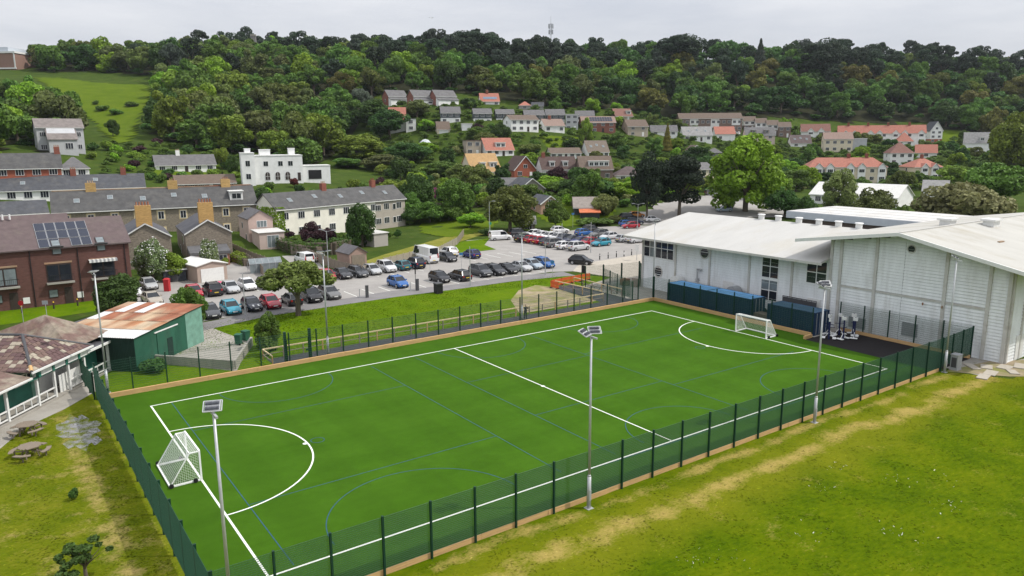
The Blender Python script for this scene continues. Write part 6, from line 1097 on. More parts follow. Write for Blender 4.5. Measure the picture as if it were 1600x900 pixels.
# rear block roof
B1, B2, B3, B4, BA = (8.6, .6, 3.1), (14.6, .6, 3.1), (14.6, 11, 3.1), (8.6, 11, 3.1), (11.6, 4.6, 5.35)
MB().poly([B1, B2, BA]).poly([B2, B3, BA]).poly([B3, B4, BA]).poly([B4, B1, BA]).build('rear_roof', M['mossroof'], pv); MB().box(9.2, 14.2, 1.2, 10.4, 0, 3.1).build('rear_wall', M['pav_green'], pv)
# lower veranda roof towards the camera
MB().hexa([(-9.4, -.55, 2.72), (2.15, -.55, 2.72), (2.15, 3.4, 3.45), (-9.4, 3.4, 3.45)], [(-9.4, -.55, 2.80), (2.15, -.55, 2.80), (2.15, 3.4, 3.53), (-9.4, 3.4, 3.53)]).build('veranda_roof', M['mossroof'], pv)
# porch hood with green brackets and white boards
MB().box(2.15, 9.75, -.66, -.56, 3.05, 3.20).build('fascia', M['white'], pv); MB().box(-9.4, 2.12, -.64, -.56, 2.66, 2.80).build('fascia', M['white'], pv)
for k in range(4):
    xk = 3.5 + k * 1.62; MB().box(xk, xk + 1.3, -.3, -.25, 2.5, 3.0).build('spandrel_board', M['white'], pv)
    MB().box(xk - .28, xk - .02, -.34, -.1, 2.45, 3.05).build('bracket', M['pav_green'], pv)
MB().box(2.3, 9.7, -.16, -.06, 2.35, 2.5).build('green_beam', M['pav_green'], pv)
MB().box(9.3, 13.2, -.3, 5.5, 2.66, 2.76).build('lean_to_roof', M['dark_metal'], pv); MB().box(9.3, 13.3, -.38, -.3, 2.6, 2.8).build('fascia', M['white'], pv)
# ---------------------------------------------------------------- picnic tables, round with three curved benches
def picnic(label, x, y, a):
    t_ = thing('picnic_table', label, 'picnic table', (x, y, .01), a, 'round picnic tables')
    for k in range(8):
        y0 = -.62 + k * .157; hw = math.sqrt(max(.06, .66 ** 2 - (y0 + .07) ** 2)); MB().box(-hw, hw, y0, y0 + .145, .70, .745).build('top_plank', M['bench_timber'], t_)
    for k in range(4):
        an = math.pi / 4 + k * math.pi / 2; c, s = math.cos(an), math.sin(an); m = MB()
        for q in range(-3, 4):
            b0, b1 = an + (q - .5) * .14, an + (q + .5) * .14
            m.hexa([(.92 * math.cos(b0), .92 * math.sin(b0), .42), (1.2 * math.cos(b0), 1.2 * math.sin(b0), .42), (1.2 * math.cos(b1), 1.2 * math.sin(b1), .42), (.92 * math.cos(b1), .92 * math.sin(b1), .42)], [(.92 * math.cos(b0), .92 * math.sin(b0), .465), (1.2 * math.cos(b0), 1.2 * math.sin(b0), .465), (1.2 * math.cos(b1), 1.2 * math.sin(b1), .465), (.92 * math.cos(b1), .92 * math.sin(b1), .465)])
        m.build('bench_seat', M['bench_timber'], t_)
        MB().bar((c * .15, s * .15, .36), (c * 1.15, s * 1.15, .36), .08).build('beam', M['bench_timber'], t_)
        MB().bar((c * .95, s * .95, 0), (c * .98, s * .98, .36), .07).build('leg', M['bench_timber'], t_); MB().bar((c * .55, s * .55, 0), (c * .35, s * .35, .70), .07).build('leg', M['bench_timber'], t_)
picnic('weathered round picnic table on the concrete edge by the pavilion', -33.9, 49.4, .3)
picnic('weathered round picnic table on the grass nearer the camera', -31.3, 45.6, .9)
# ---------------------------------------------------------------- brick apartment building with solar panels
bf = thing('brick_apartments', 'red-brown brick apartment building with solar panels and balconies', 'apartment building', (-50.0, 97.0, 0), math.radians(37))
# local x: along the facade to the left is negative (0 at right corner), y into the building
BW, BD, BH, BR = 27.0, 10.5, 7.2, 2.9
BC = (0.118, 0.056, 0.047)
mb = MB(); mb.box(-BW, 0, 0, BD, -.5, BH); mb.poly([(0, 0, BH), (0, BD, BH), (0, BD / 2, BH + BR)]).poly([(-BW, BD, BH), (-BW, 0, BH), (-BW, BD / 2, BH + BR)]); mb.build('wall', M['brickwall'], bf, color=BC)
rm_ = MB(); o_ = .35
for s_ in (0, 1):
    ya, yb = (-o_, BD / 2) if s_ == 0 else (BD / 2, BD + o_); za, zb = (BH - .15, BH + BR) if s_ == 0 else (BH + BR, BH - .15)
    rm_.hexa([(-BW - .3, ya, za), (.3, ya, za), (.3, yb, zb), (-BW - .3, yb, zb)], [(-BW - .3, ya, za + .16), (.3, ya, za + .16), (.3, yb, zb + .16), (-BW - .3, yb, zb + .16)])
roof_f = rm_.build('roof', M['tile'], bf, color=(0.115, 0.085, 0.085))
sa = math.atan2(BR + .15, BD / 2 + o_)
def on_roof(x, t, lift=.2): return (x, -o_ + (BD / 2 + o_) * t, BH - .15 + (BR + .15) * t + lift)
pan = MB().box(-.52, .52, -.82, .82, 0, .05).mesh('solar_panel', M['solar']); panf = MB().box(-.56, .56, -.86, .86, -.01, .035).mesh('panel_frame', M['galv'])
for i in range(5):
    for j in range(3):
        if j == 0 and i == 2: continue
        p = on_roof(-9.35 + i * 1.16, .14 + j * .285, .24); sp = put('solar_panel', pan, roof_f, p, (sa, 0, 0)); put('panel_frame', panf, sp, (0, 0, -.005))
for x in (-1.2 - 2.0, -8.1, -15.2, -21.5):
    rl = put('roof_light', None, roof_f, on_roof(x, .10, .22), (sa, 0, 0)); MB().box(-.5, .5, -.55, .75, -.05, .1).build('frame', M['frame_dark'], rl); MB().box(-.42, .42, -.45, .67, .1, .12).build('pane', M['glass_pale'], rl)
    MB().box(-.75, .75, -.72, -.62, .0, .16).build('gutter_break', M['dark_metal'], rl)
    kn = put('dormer_window', None, bf, (x, -.06, BH - .85)); MB().box(-.5, .5, -.03, .03, 0, .75).build('frame', M['frame_dark'], kn); MB().box(-.42, .42, -.05, -.03, .07, .68).build('pane', M['glass_pale'], kn)
for k, x in enumerate((-3.2, -8.1, -13.9, -19.5)):
    bay = put('balcony', None, bf, (x, 0, 0))
    MB().box(-1.35, 1.35, -.06, -.01, 3.0, 5.15).build('opening', M['frame_dark'], bay)
    for q in (-.66, .66): MB().box(q - .58, q + .58, -.10, -.06, 3.1, 5.0).build('pane', M['glass_pale'] if k == 2 else M['glass'], bay)
    MB().box(-1.5, 1.5, -.75, 0, 2.72, 2.92).build('slab', M['concrete'], bay)
    r_ = MB(); r_.box(-1.45, 1.45, -.72, -.68, 3.78, 3.84).box(-1.45, 1.45, -.72, -.68, 3.0, 3.05)
    for q in range(16): r_.box(-1.45 + q * .193, -1.425 + q * .193, -.71, -.69, 3.0, 3.8)
    r_.build('railing', M['black'], bay)
    MB().box(-1.5, 1.5, -.05, 0, 5.2, 5.42).build('lintel', M['brick_red'] if 'brick_red' in M else M['rust'], bay)
    if k == 0:
        aw = MB()
        for q in range(14): aw.box(-1.6 + q * .228, -1.6 + (q + 1) * .228, -.9, -.02, 5.25 - .0, 5.33, q % 2)
        for q in range(14): aw.box(-1.6 + q * .228, -1.6 + (q + 1) * .228, -.92, -.9, 5.0, 5.33, q % 2)
        aw.build('striped_awning', [M['white'], M['grey_metal']], bay)
    MB().box(.3, 1.2, -.06, 0, 0, 2.1).build('door', M['frame_dark'], bf, loc=(x, 0, 0))
    wn_ = put('window', None, bf, (x - .9, -.05, 1.0)); MB().box(-.5, .5, -.03, .03, 0, 1.0).build('frame', M['frame_dark'], wn_); MB().box(-.43, .43, -.05, -.03, .06, .93).build('pane', M['glass_pale'], wn_)
    MB().box(-.35, .35, -.06, 0, .6, 1.35).build('meter_box', M['white'], bf, loc=(x + 2.0, 0, 0))
for x in (-.55, -5.9, -11.0, -16.6): MB().tube((x, -.1, 0), (x, -.1, BH), .05, None, 8).build('downpipe', M['black'], bf)
bk = thing('rear_brick_block', 'second dark roof ridge behind the brick apartment building', 'building', (-61.0, 99.2, 0), math.radians(37))
MB().box(-16, 2, 0, 8, -.5, 7.6).build('wall', M['brickwall'], bk, color=BC)
MB().hexa([(-16.3, -.3, 7.5), (2.3, -.3, 7.5), (2.3, 8.3, 7.5), (-16.3, 8.3, 7.5)], [(-16.3, 3.9, 10.4), (2.3, 3.9, 10.4), (2.3, 4.1, 10.4), (-16.3, 4.1, 10.4)]).build('roof', M['tile'], bk, color=(0.115, 0.085, 0.085))
for x in (-9, -5.2, -4.4): MB().tube((x, 3.0, 10.0), (x, 3.0, 10.7), .12, None, 8).build('vent_pipe', M['white'], bk)
# ---------------------------------------------------------------- generic gabled outbuilding with explicit world corner
def outbuilding(name, label, cat, x, y, ang, W, D, h, rh, wallm, roofm, wc=None, rc=None, door=None, front_gable=True, z=0.0, ov=.2, fl=False):
    t_ = thing(name, label, cat, (x, y, z), math.radians(ang))
    m = MB(); m.box(-W / 2, W / 2, 0, D, -.6, h)
    if not fl:
        if front_gable: m.poly([(-W / 2, 0, h), (W / 2, 0, h), (0, 0, h + rh)]).poly([(W / 2, D, h), (-W / 2, D, h), (0, D, h + rh)])
        else: m.poly([(W / 2, 0, h), (W / 2, D, h), (W / 2, D / 2, h + rh)]).poly([(-W / 2, D, h), (-W / 2, 0, h), (-W / 2, D / 2, h + rh)])
    m.build('wall', M[wallm], t_, color=wc)
    r = MB()
    if fl: r.hexa([(-W / 2 - ov, -ov, h), (W / 2 + ov, -ov, h), (W / 2 + ov, D + ov, h), (-W / 2 - ov, D + ov, h)], [(-W / 2 - ov, -ov, h + rh * .4), (W / 2 + ov, -ov, h + rh * .4), (W / 2 + ov, D + ov, h + rh), (-W / 2 - ov, D + ov, h + rh)])
    elif front_gable:
        k = rh / (W / 2)
        for s_ in (-1, 1):
            a, b = sorted((0, s_ * (W / 2 + ov))); za, zb = (h + rh, h - k * ov) if s_ > 0 else (h - k * ov, h + rh)
            r.hexa([(a, -ov, za), (b, -ov, zb), (b, D + ov, zb), (a, D + ov, za)], [(a, -ov, za + .12), (b, -ov, zb + .12), (b, D + ov, zb + .12), (a, D + ov, za + .12)])
    else:
        k = rh / (D / 2)
        for s_ in (0, 1):
            ya, yb = (-ov, D / 2) if s_ == 0 else (D / 2, D + ov); za, zb = (h - k * ov, h + rh) if s_ == 0 else (h + rh, h - k * ov)
            r.hexa([(-W / 2 - ov, ya, za), (W / 2 + ov, ya, za), (W / 2 + ov, yb, zb), (-W / 2 - ov, yb, zb)], [(-W / 2 - ov, ya, za + .12), (W / 2 + ov, ya, za + .12), (W / 2 + ov, yb, zb + .12), (-W / 2 - ov, yb, zb + .12)])
    ro = r.build('roof', M[roofm], t_, color=rc)
    if door: MB().box(-door[0] / 2, door[0] / 2, -.07, -.01, .02, door[1]).build('door', M[door[2]], t_)
    return t_, ro
def win(parent, x, y, z, w, h, side=0, frame='frame_white', glass='glass', cols=2):
    """side 0: faces -y, 1: faces -x (left wall)"""
    o = put('window', None, parent, (x, y, z), (0, 0, 0 if side == 0 else -math.pi / 2)); t = .07
    MB().box(-w / 2, w / 2, -.05, -.005, 0, h).build('frame', M[frame], o)
    for k in range(cols): MB().box(-w / 2 + t + k * (w - t) / cols, -w / 2 + (k + 1) * (w - t) / cols, -.065, -.05, t, h - t).build('pane', M[glass], o)
    return o
M['roof_white'] = mat('white_sheet_roof', (0.66, 0.65, 0.62), 0.7, 0.08, 1.5, dirt=0.2)
t_, _ = outbuilding('garage', 'white-roofed garage with broad white door facing the car park', 'garage', -43.5, 107.2, 46, 4.4, 6.6, 2.4, .5, 'wall', 'roof_white', (0.40, 0.31, 0.26), None, (3.4, 1.95, 'white'))
t_, _ = outbuilding('small_shed', 'low dark shed with grey flat roof left of the white-roofed garage', 'shed', -48.8, 106.8, 30, 3.0, 2.6, 1.7, .25, 'wall', 'flat_roof', (0.05, 0.055, 0.065), None, (.8, 1.6, 'dark_metal'), fl=True)
t_, _ = outbuilding('timber_garage', 'small timber-doored garage with slate roof and reddish gable', 'garage', -24.6, 118.6, 38, 3.0, 4.6, 2.3, 1.0, 'wall', 'slate', (0.36, 0.25, 0.21), (0.11, 0.105, 0.11), (2.3, 2.05, 'old_timber'))
t_, _ = outbuilding('grey_shed', 'plain shed with pale end and dark side below the cream terrace', 'shed', -25.0, 142.5, 45, 3.2, 7.0, 2.5, .3, 'wall', 'flat_roof', (0.40, 0.37, 0.34), None, None, fl=True)
# garden pink house and its annexe
ph_, pr_ = outbuilding('pink_house', 'narrow pink rendered house with slate gable behind timber fences', 'house', -48.2, 143.6, 32, 4.6, 8.0, 5.4, 1.5, 'wall', 'slate', (0.50, 0.375, 0.33), (0.115, 0.11, 0.115))
win(ph_, .2, 0, 3.7, 1.9, 1.3, glass='glass_pale', cols=3); win(ph_, -2.3, 2.2, .6, .7, 1.8, 1); win(ph_, -2.3, 5.0, 3.2, .9, 1.2, 1)
an_, _ = outbuilding('pink_annexe', 'pink single-storey annexe with white french windows', 'annexe', -44.6, 138.6, 32, 4.6, 5.6, 3.3, .2, 'wall', 'flat_roof', (0.52, 0.41, 0.37), None, fl=True)
w_ = win(an_, .2, 0, .5, 2.2, 2.3, glass='glass_pale', cols=3)
# rear stone extensions of the long terrace with yellow chimneys
for k, (x, y, a, lab) in enumerate([(-58.2, 118.6, 29, 'stone rear extension with tall yellow chimney next to the brick apartments'), (-50.4, 124.0, 29, 'stone rear extension with tall yellow chimney in the middle of the terrace')]):
    e_, er = outbuilding('stone_extension', lab, 'house', x, y, a, 7.2, 14.5, 5.0, 2.1, 'stonewall', 'slate', (0.235, 0.20, 0.16), (0.075, 0.075, 0.085), ov=.15)
    ch = MB().box(-1.15, 1.15, 1.0, 2.1, 6.2, 10.0).build('chimney', M['brickwall'], er, color=(0.48, 0.30, 0.115))
    for q in range(5): MB().tube((-.85 + q * .42, 1.55, 10.0), (-.85 + q * .42, 1.55, 10.6), .14, .11, 8).build('chimney_pot', M['rust'], er)
    for s_ in (-1, 1): MB().bar((s_ * 3.75, -.2, 4.97), (0, -.2, 7.2), .16).build('verge_board', M['white'], er)
    win(e_, -3.6, 4, 3.0, 1.0, 1.5, 1); win(e_, -3.6, 9, .5, 1.0, 1.8, 1)
    if k == 1:
        lt, _ = outbuilding('brick_outhouse', 'low red brick outhouse with slate lean-to roof before the stone extension', 'outhouse', -49.0, 120.6, 29, 5.8, 3.2, 1.9, 1.2, 'brickwall', 'slate', (0.33, 0.15, 0.10), (0.11, 0.11, 0.115), fl=True); win(lt, 1.9, 0, .9, 1.3, .9)
# top-left brick institution building and low roofs on the skyline
tb = thing('hilltop_building', 'large brick building with white band at the top left skyline', 'building', (-305.0, 480.0, 64.5), math.radians(-4))
mb = MB().box(-40, 0, 0, 30, -8, 9.4); mb.build('wall', M['brickwall'], tb, color=(0.27, 0.165, 0.13))
MB().box(-40.5, .5, -.5, 30.5, 9.4, 10.4).build('white_band', M['white'], tb); MB().box(-38, -6, 3, 27, 10.4, 13.4).build('upper_storey', M['fascia'], tb); MB().box(-40.4, .4, -.6, -.05, 0, .8).build('white_plinth', M['white'], tb)
for x in (-16, -14.5, -.4): MB().box(x - .4, x + .4, -.25, .05, .8, 9.4).build('fin', M['white'] if x != -14.5 else M['frame_dark'], tb)
lo = thing('hilltop_roofs', 'low dark flat roofs between skyline trees at the left', 'building', (-262.0, 515.0, 72.0), 0.1)
MB().box(-16, 22, 0, 12, -4, 5.5).build('wall', M['dark_metal'], lo); MB().box(-17, 23, -1, 13, 5.5, 6.3).build('roof', M['fascia'], lo)
# ---------------------------------------------------------------- white art deco house
ad = thing('art_deco_house', 'white flat-roofed art deco house with arched ground floor windows', 'house', (-69.2, 226.0, 8.0), math.radians(22)); ad.scale = (.80, 1, 1)
WC = (0.80, 0.80, 0.79)
for (x0, x1, y0, y1, z1) in ((-8.6, 8.6, 0, 10, 7.6), (-13.2, -8.6, -1.5, 8, 8.4), (-6.4, -2.6, 2, 6, 9.3), (4.2, 6.4, 3, 6, 9.6), (-11.6, -9.6, 2, 6, 9.6), (8.6, 19.0, 1.5, 8, 4.4)):
    b_ = MB().box(x0, x1, y0, y1, -3, z1).build('wall', M['wall'], ad, color=WC)
    MB().box(x0 - .12, x1 + .12, y0 - .12, y1 + .12, z1, z1 + .22).build('parapet', M['white'], ad)
for x in (-4.6, .6, 4.2): win(ad, x, 0, 4.6, 1.7, 1.5)
win(ad, -11, -1.5, 4.7, 1.6, 1.7); win(ad, -11, -1.5, 1.0, 1.7, 1.6)
for x in (-4.2, -.6, 3.0):
    aw = put('arched_window', None, ad, (x, -.02, .6)); f = MB(); g = MB(); pts = [(-.8, 0), (.8, 0), (.8, 1.5)] + [(.8 * math.cos(math.pi * k / 10), 1.5 + .8 * math.sin(math.pi * k / 10)) for k in range(1, 10)] + [(-.8, 1.5)]
    f.hexa([(p[0], -.10, p[1]) for p in pts], [(p[0], 0, p[1]) for p in pts]); f.build('frame', M['frame_dark'], aw)
    MB().box(-.05, .05, -.14, -.10, 0, 2.2).box(-.8, .8, -.14, -.10, 1.0, 1.08).build('glazing_bar', M['white'], aw)
MB().box(10.8, 15.6, 1.4, 1.5, .5, 3.2).build('garage_opening', M['black'], ad); MB().box(6.6, 7.7, -.06, 0, .2, 2.6).build('door', M['frame_dark'], ad)  # flat black panel stands in for the shade inside the garage
# ---------------------------------------------------------------- radio mast on the crest
ms = thing('radio_mast', 'slim lattice radio mast rising above the trees on the crest', 'mast', (29.6, 575.0, 72.0), 0)
mm = MB(); H_ = 36.0
for (sx, sy) in ((-1, -1), (1, -1), (1, 1), (-1, 1)): mm.bar((sx * .6, sy * .6, 0), (sx * .35, sy * .35, H_ - 5), .16)
for k in range(10):
    z0_, z1_ = k * 2.7, (k + 1) * 2.7
    for s_ in (-1, 1): mm.bar((-.5 * s_, -.5, z0_), (.5 * s_, -.5, z1_), .09); mm.bar((-.5, -.5 * s_, z0_), (-.5, .5 * s_, z1_), .09)
mm.build('lattice', M['galv'], ms)
for (z, r) in ((H_ - 11, 1.4), (H_ - 7, 1.6)):
    for k in range(6):
        a = k * math.pi / 3; MB().box(r * math.cos(a) - .25, r * math.cos(a) + .25, r * math.sin(a) - .25, r * math.sin(a) + .25, z - 1.6, z + 1.6).build('antenna', M['grey_metal'], ms)
    rg_ = MB()
    for k in range(6): a0, a1 = k * math.pi / 3, (k + 1) * math.pi / 3; rg_.bar((r * math.cos(a0), r * math.sin(a0), z), (r * math.cos(a1), r * math.sin(a1), z), .14)
    rg_.build('platform', M['galv'], ms)
MB().tube((0, 0, H_ - 6), (0, 0, H_), .16, .08, 6).build('whip', M['galv'], ms)
# stone tower on the skyline
tw = thing('skyline_tower', 'narrow grey tower rising above the crest trees on the left', 'tower', (-177.0, 540.0, 70.0), .2)
MB().hexa([(-2.0, -2, -2), (2.0, -2, -2), (2.0, 2, -2), (-2.0, 2, -2)], [(-1.5, -1.5, 20.8), (1.5, -1.5, 20.8), (1.5, 1.5, 20.8), (-1.5, 1.5, 20.8)]).build('shaft', M['stonewall'], tw, color=(0.22, 0.21, 0.20))
MB().box(-1.75, 1.75, -1.75, 1.75, 20.8, 21.8).build('cap', M['concrete'], tw)
# ---------------------------------------------------------------- houses of the hillside and the terraces
WALL = dict(white=(0.84, 0.835, 0.82), creamwhite=(0.80, 0.77, 0.68), cream=(0.68, 0.60, 0.46), lightgrey=(0.46, 0.465, 0.48), grey=(0.36, 0.35, 0.34), greyrender=(0.25, 0.23, 0.21), beige=(0.42, 0.36, 0.29), brick=(0.25, 0.105, 0.08),
            redbrick=(0.33, 0.10, 0.06), brownbrick=(0.20, 0.145, 0.12), pinkbrick=(0.46, 0.29, 0.215), slate=(0.085, 0.10, 0.11), stone=(0.235, 0.20, 0.155), dark=(0.05, 0.055, 0.06), pinkish=(0.56, 0.45, 0.40))
ROOF = dict(grey=(0.125, 0.122, 0.124), slate=(0.070, 0.073, 0.082), slatemoss=(0.075, 0.074, 0.074), lightgrey=(0.25, 0.245, 0.24), mossgrey=(0.19, 0.165, 0.155), brown=(0.135, 0.100, 0.078), darkbrown=(0.080, 0.050, 0.044), mossbrown=(0.165, 0.132, 0.105), redbrown=(0.20, 0.098, 0.078),
            red=(0.36, 0.145, 0.105), pinkbrown=(0.25, 0.175, 0.145), yellow=(0.41, 0.26, 0.12), plum=(0.095, 0.068, 0.066), white=(0.66, 0.66, 0.65), whiteroof=(0.60, 0.59, 0.57), corr=(0.27, 0.235, 0.21), terra=(0.5, 0.2, 0.1))
BRICKS = {'brick', 'redbrick', 'brownbrick', 'pinkbrick'}
_wm = {}
def window_meshes(w, h, cols):
    k = (round(w, 2), round(h, 2), cols)
    if k not in _wm:
        t = .08; f = MB().box(-w / 2, w / 2, -.07, .0, 0, h).mesh('window', M['frame_white'])
        g = MB()
        for q in range(cols): g.box(-w / 2 + t + q * (w - t) / cols, -w / 2 + (q + 1) * (w - t) / cols, -.085, -.07, t, h - t)
        _wm[k] = (f, g.mesh('pane', M['glass']))
    return _wm[k]
def hwin(parent, x, y, z, w, h, rot=0.0, cols=2):
    f, g = window_meshes(w, h, cols); o = put('window', f, parent, (x, y, z), (0, 0, rot)); put('pane', g, o); return o
def hmat(wall): return M['stonewall'] if wall == 'stone' else (M['brickwall'] if wall in BRICKS else M['wall'])
def house(d):
    W, D, h, r, kind = d['W'], d['D'], d['h'], d['r'], d['roof']; x, y, z = d['p']; st = d.get('st', 1); nw = d.get('nw', 2)
    t_ = thing(d['n'], d['label'], 'house' if 'shed' not in d['n'] and 'garage' not in d['n'] and 'barn' not in d['n'] else d['n'].split('_')[-1], (x, y, z), math.radians(d['a']))
    wc = WALL[d['wall']]; rc = ROOF[d['rc']]; ov = .35; wm_ = hmat(d['wall']); rmat = M['slate'] if 'slate' in d['rc'] or 'grey' in d['rc'] or d['rc'] == 'plum' else M['tile']
    if d['rc'] in ('white', 'whiteroof'): rmat = M['roof_white']
    zl = min(2.5, h / st) if d.get('lower') else 0
    m = MB(); m.box(-W / 2, W / 2, 0, D, -3.5 if not zl else zl, h)
    if kind == 'front': m.poly([(-W / 2, 0, h), (W / 2, 0, h), (0, 0, h + r)]).poly([(W / 2, D, h), (-W / 2, D, h), (0, D, h + r)])
    m.build('wall', wm_, t_, color=wc)
    if zl: MB().box(-W / 2, W / 2, 0, D, -3.5, zl).build('lower_wall', hmat(d['lower']), t_, color=WALL[d['lower']])
    if kind == 'gable':
        sc = WALL[d['side']] if d.get('side') else wc; sm = hmat(d['side']) if d.get('side') else wm_
        for s_ in (-1, 1):
            g = MB(); pts = [(s_ * W / 2, 0, h), (s_ * W / 2, D, h), (s_ * W / 2, D / 2, h + r)]
            if d.get('side'): pts = [(s_ * (W / 2 + .02), 0, -3), (s_ * (W / 2 + .02), D, -3), (s_ * (W / 2 + .02), D, h), (s_ * (W / 2 + .02), D / 2, h + r), (s_ * (W / 2 + .02), 0, h)]
            g.poly(pts if s_ > 0 else pts[::-1]); g.build('gable', sm, t_, color=sc)
    rf = MB(); th = .14
    if kind == 'gable':
        k = r / (D / 2)
        for s_ in (0, 1):
            ya, yb = (-ov, D / 2) if s_ == 0 else (D / 2, D + ov); za, zb = (h - k * ov, h + r) if s_ == 0 else (h + r, h - k * ov)
            rf.hexa([(-W / 2 - ov, ya, za), (W / 2 + ov, ya, za), (W / 2 + ov, yb, zb), (-W / 2 - ov, yb, zb)], [(-W / 2 - ov, ya, za + th), (W / 2 + ov, ya, za + th), (W / 2 + ov, yb, zb + th), (-W / 2 - ov, yb, zb + th)])
    elif kind == 'front':
        k = r / (W / 2)
        for s_ in (-1, 1):
            a, b = sorted((0, s_ * (W / 2 + ov))); za, zb = (h + r, h - k * ov) if s_ > 0 else (h - k * ov, h + r)
            rf.hexa([(a, -ov, za), (b, -ov, zb), (b, D + ov, zb), (a, D + ov, za)], [(a, -ov, za + th), (b, -ov, zb + th), (b, D + ov, zb + th), (a, D + ov, za + th)])
    elif kind == 'hip':
        q = min(D / 2, W / 2 - .3); e = [(-W / 2 - ov, -ov), (W / 2 + ov, -ov), (W / 2 + ov, D + ov), (-W / 2 - ov, D + ov)]
        b0, b1 = (-W / 2 + q, D / 2), (W / 2 - q, D / 2); ze = h - .1
        rf.poly([(*e[0], ze), (*e[1], ze), (*b1, h + r), (*b0, h + r)]).poly([(*e[1], ze), (*e[2], ze), (*b1, h + r)]).poly([(*e[2], ze), (*e[3], ze), (*b0, h + r), (*b1, h + r)]).poly([(*e[3], ze), (*e[0], ze), (*b0, h + r)]).poly([(*e[3], ze - .02), (*e[2], ze - .02), (*e[1], ze - .02), (*e[0], ze - .02)])
    else:
        rf.box(-W / 2 - .2, W / 2 + .2, -.2, D + .2, h, h + .28)
    ro = rf.build('roof', rmat, t_, color=rc)
    if kind == 'front':
        for s_ in (-1, 1): MB().bar((s_ * (W / 2 + ov), -ov - .06, h - r / (W / 2) * ov + .02), (0, -ov - .06, h + r + .04), .2).build('verge_board', M['white'], ro)
    if kind in ('gable', 'hip'): MB().box(-W / 2 - ov, W / 2 + ov, -ov - .1, -ov - .01, h - (r / (D / 2) * ov if kind == 'gable' else .1) - .1, h - (r / (D / 2) * ov if kind == 'gable' else .1) + .06).build('gutter', M['white'], ro)
    if d.get('redridge'): MB().box(-W / 2, W / 2, D / 2 - .13, D / 2 + .13, h + r + .08, h + r + .26).build('ridge_tile', M['rust'], ro)
    # windows and doors
    sh_ = h / st
    bays = d.get('bays', 0)
    for s_ in range(st):
        zz = s_ * sh_ + min(.9, sh_ * .3); wh = min(1.5, sh_ * .56)
        for i in range(nw):
            if bays and nw >= bays * 2 and i % 2 == 0: continue
            xx = -W / 2 + W * (i + .5) / nw; ww = min(1.7 if d['n'] != 'stone_terrace' else 1.1, W / nw * .70)
            if s_ == 0 and nw > 1 and i == nw // 2 and not bays and d['n'] not in ('stone_terrace',):
                MB().box(xx - .5, xx + .5, -.07, 0, 0, min(2.1, sh_ * .85)).build('door', M['frame_white'] if i % 2 else M['frame_dark'], t_); continue
            if kind == 'front' and s_ == 0 and nw == 1: ww = 1.8
            hwin(t_, xx, -.01, zz, ww, wh, 0, 2 if ww < 1.5 else 3)
            if d['n'] == 'stone_terrace': MB().box(xx - ww / 2 - .22, xx + ww / 2 + .22, -.03, 0, zz - .22, zz + wh + .22).build('window_surround', M['timber_pale'], t_)
        if kind != 'flat' and nw and D > 6 and not d.get('ivy'):
            hwin(t_, -W / 2 - .03, D * .5, zz, 1.0, wh, -math.pi / 2, 1)
    if kind == 'front' and nw: hwin(t_, 0, -.02, h + r * .12, min(1.5, W * .2), min(1.3, r * .42), 0, 2)
    if d.get('gdoor'): MB().box(-W * .38, W * .38, -.06, 0, 0, h * .92).build('garage_door', M['frame_white'], t_)
    if d.get('panels'):
        for i in range(6):
            if i in (1, 3, 5): MB().box(-W / 2 + W * i / 6, -W / 2 + W * (i + .8) / 6, -.03, 0, (0 if i == 3 else h * .48), h - .1).build('white_panel', M['white'], t_)
    # roof furniture; k = slope
    if kind in ('gable', 'hip'):
        sl = math.atan2(r, D / 2)
        P = lambda fx, t, lift=.16: (-W / 2 + W * fx, D / 2 * t, h + r * t + lift)
        for i in range(d.get('sky', 0)):
            f = (i + .7) / (d['sky'] + .4); sk = put('roof_light', None, ro, P(f, .45 + .12 * (i % 2)), (sl, 0, 0)); MB().box(-.5, .5, -.6, .6, 0, .09).build('frame', M['grey_metal'], sk); MB().box(-.42, .42, -.52, .52, .09, .11).build('pane', M['glass_pale'], sk)
        for (fx, fw) in d.get('dorm', ()):
            w = W * fw; x_ = -W / 2 + W * fx; hh = min(r * .55, 1.9); t0 = .18; yb = D / 2 * t0; zb = h + r * t0; y2 = min(D / 2, (hh + r * t0) / r * D / 2)
            dm = put('dormer', None, ro, (x_, yb, zb))
            MB().hexa([(-w / 2, 0, -.1), (w / 2, 0, -.1), (w / 2, y2 - yb, hh - .12), (-w / 2, y2 - yb, hh - .12)], [(-w / 2, 0, hh), (w / 2, 0, hh), (w / 2, y2 - yb, hh + .02), (-w / 2, y2 - yb, hh + .02)]).build('cheeks', M['old_timber'] if d.get('dormc') else M['white'], dm)
            MB().box(-w / 2 - .2, w / 2 + .2, -.3, y2 - yb, hh, hh + .16).build('dormer_roof', M['white'], dm)
            n_ = max(1, round(w / 2.0))
            for i in range(n_): f, g = window_meshes(w / n_ * .74, hh * .62, 2); q = put('window', f, dm, (-w / 2 + w * (i + .5) / n_, -.01, hh * .2)); 
            for i in range(n_): f, g = window_meshes(w / n_ * .74, hh * .62, 2); put('pane', g, dm, (-w / 2 + w * (i + .5) / n_, -.01, hh * .2))
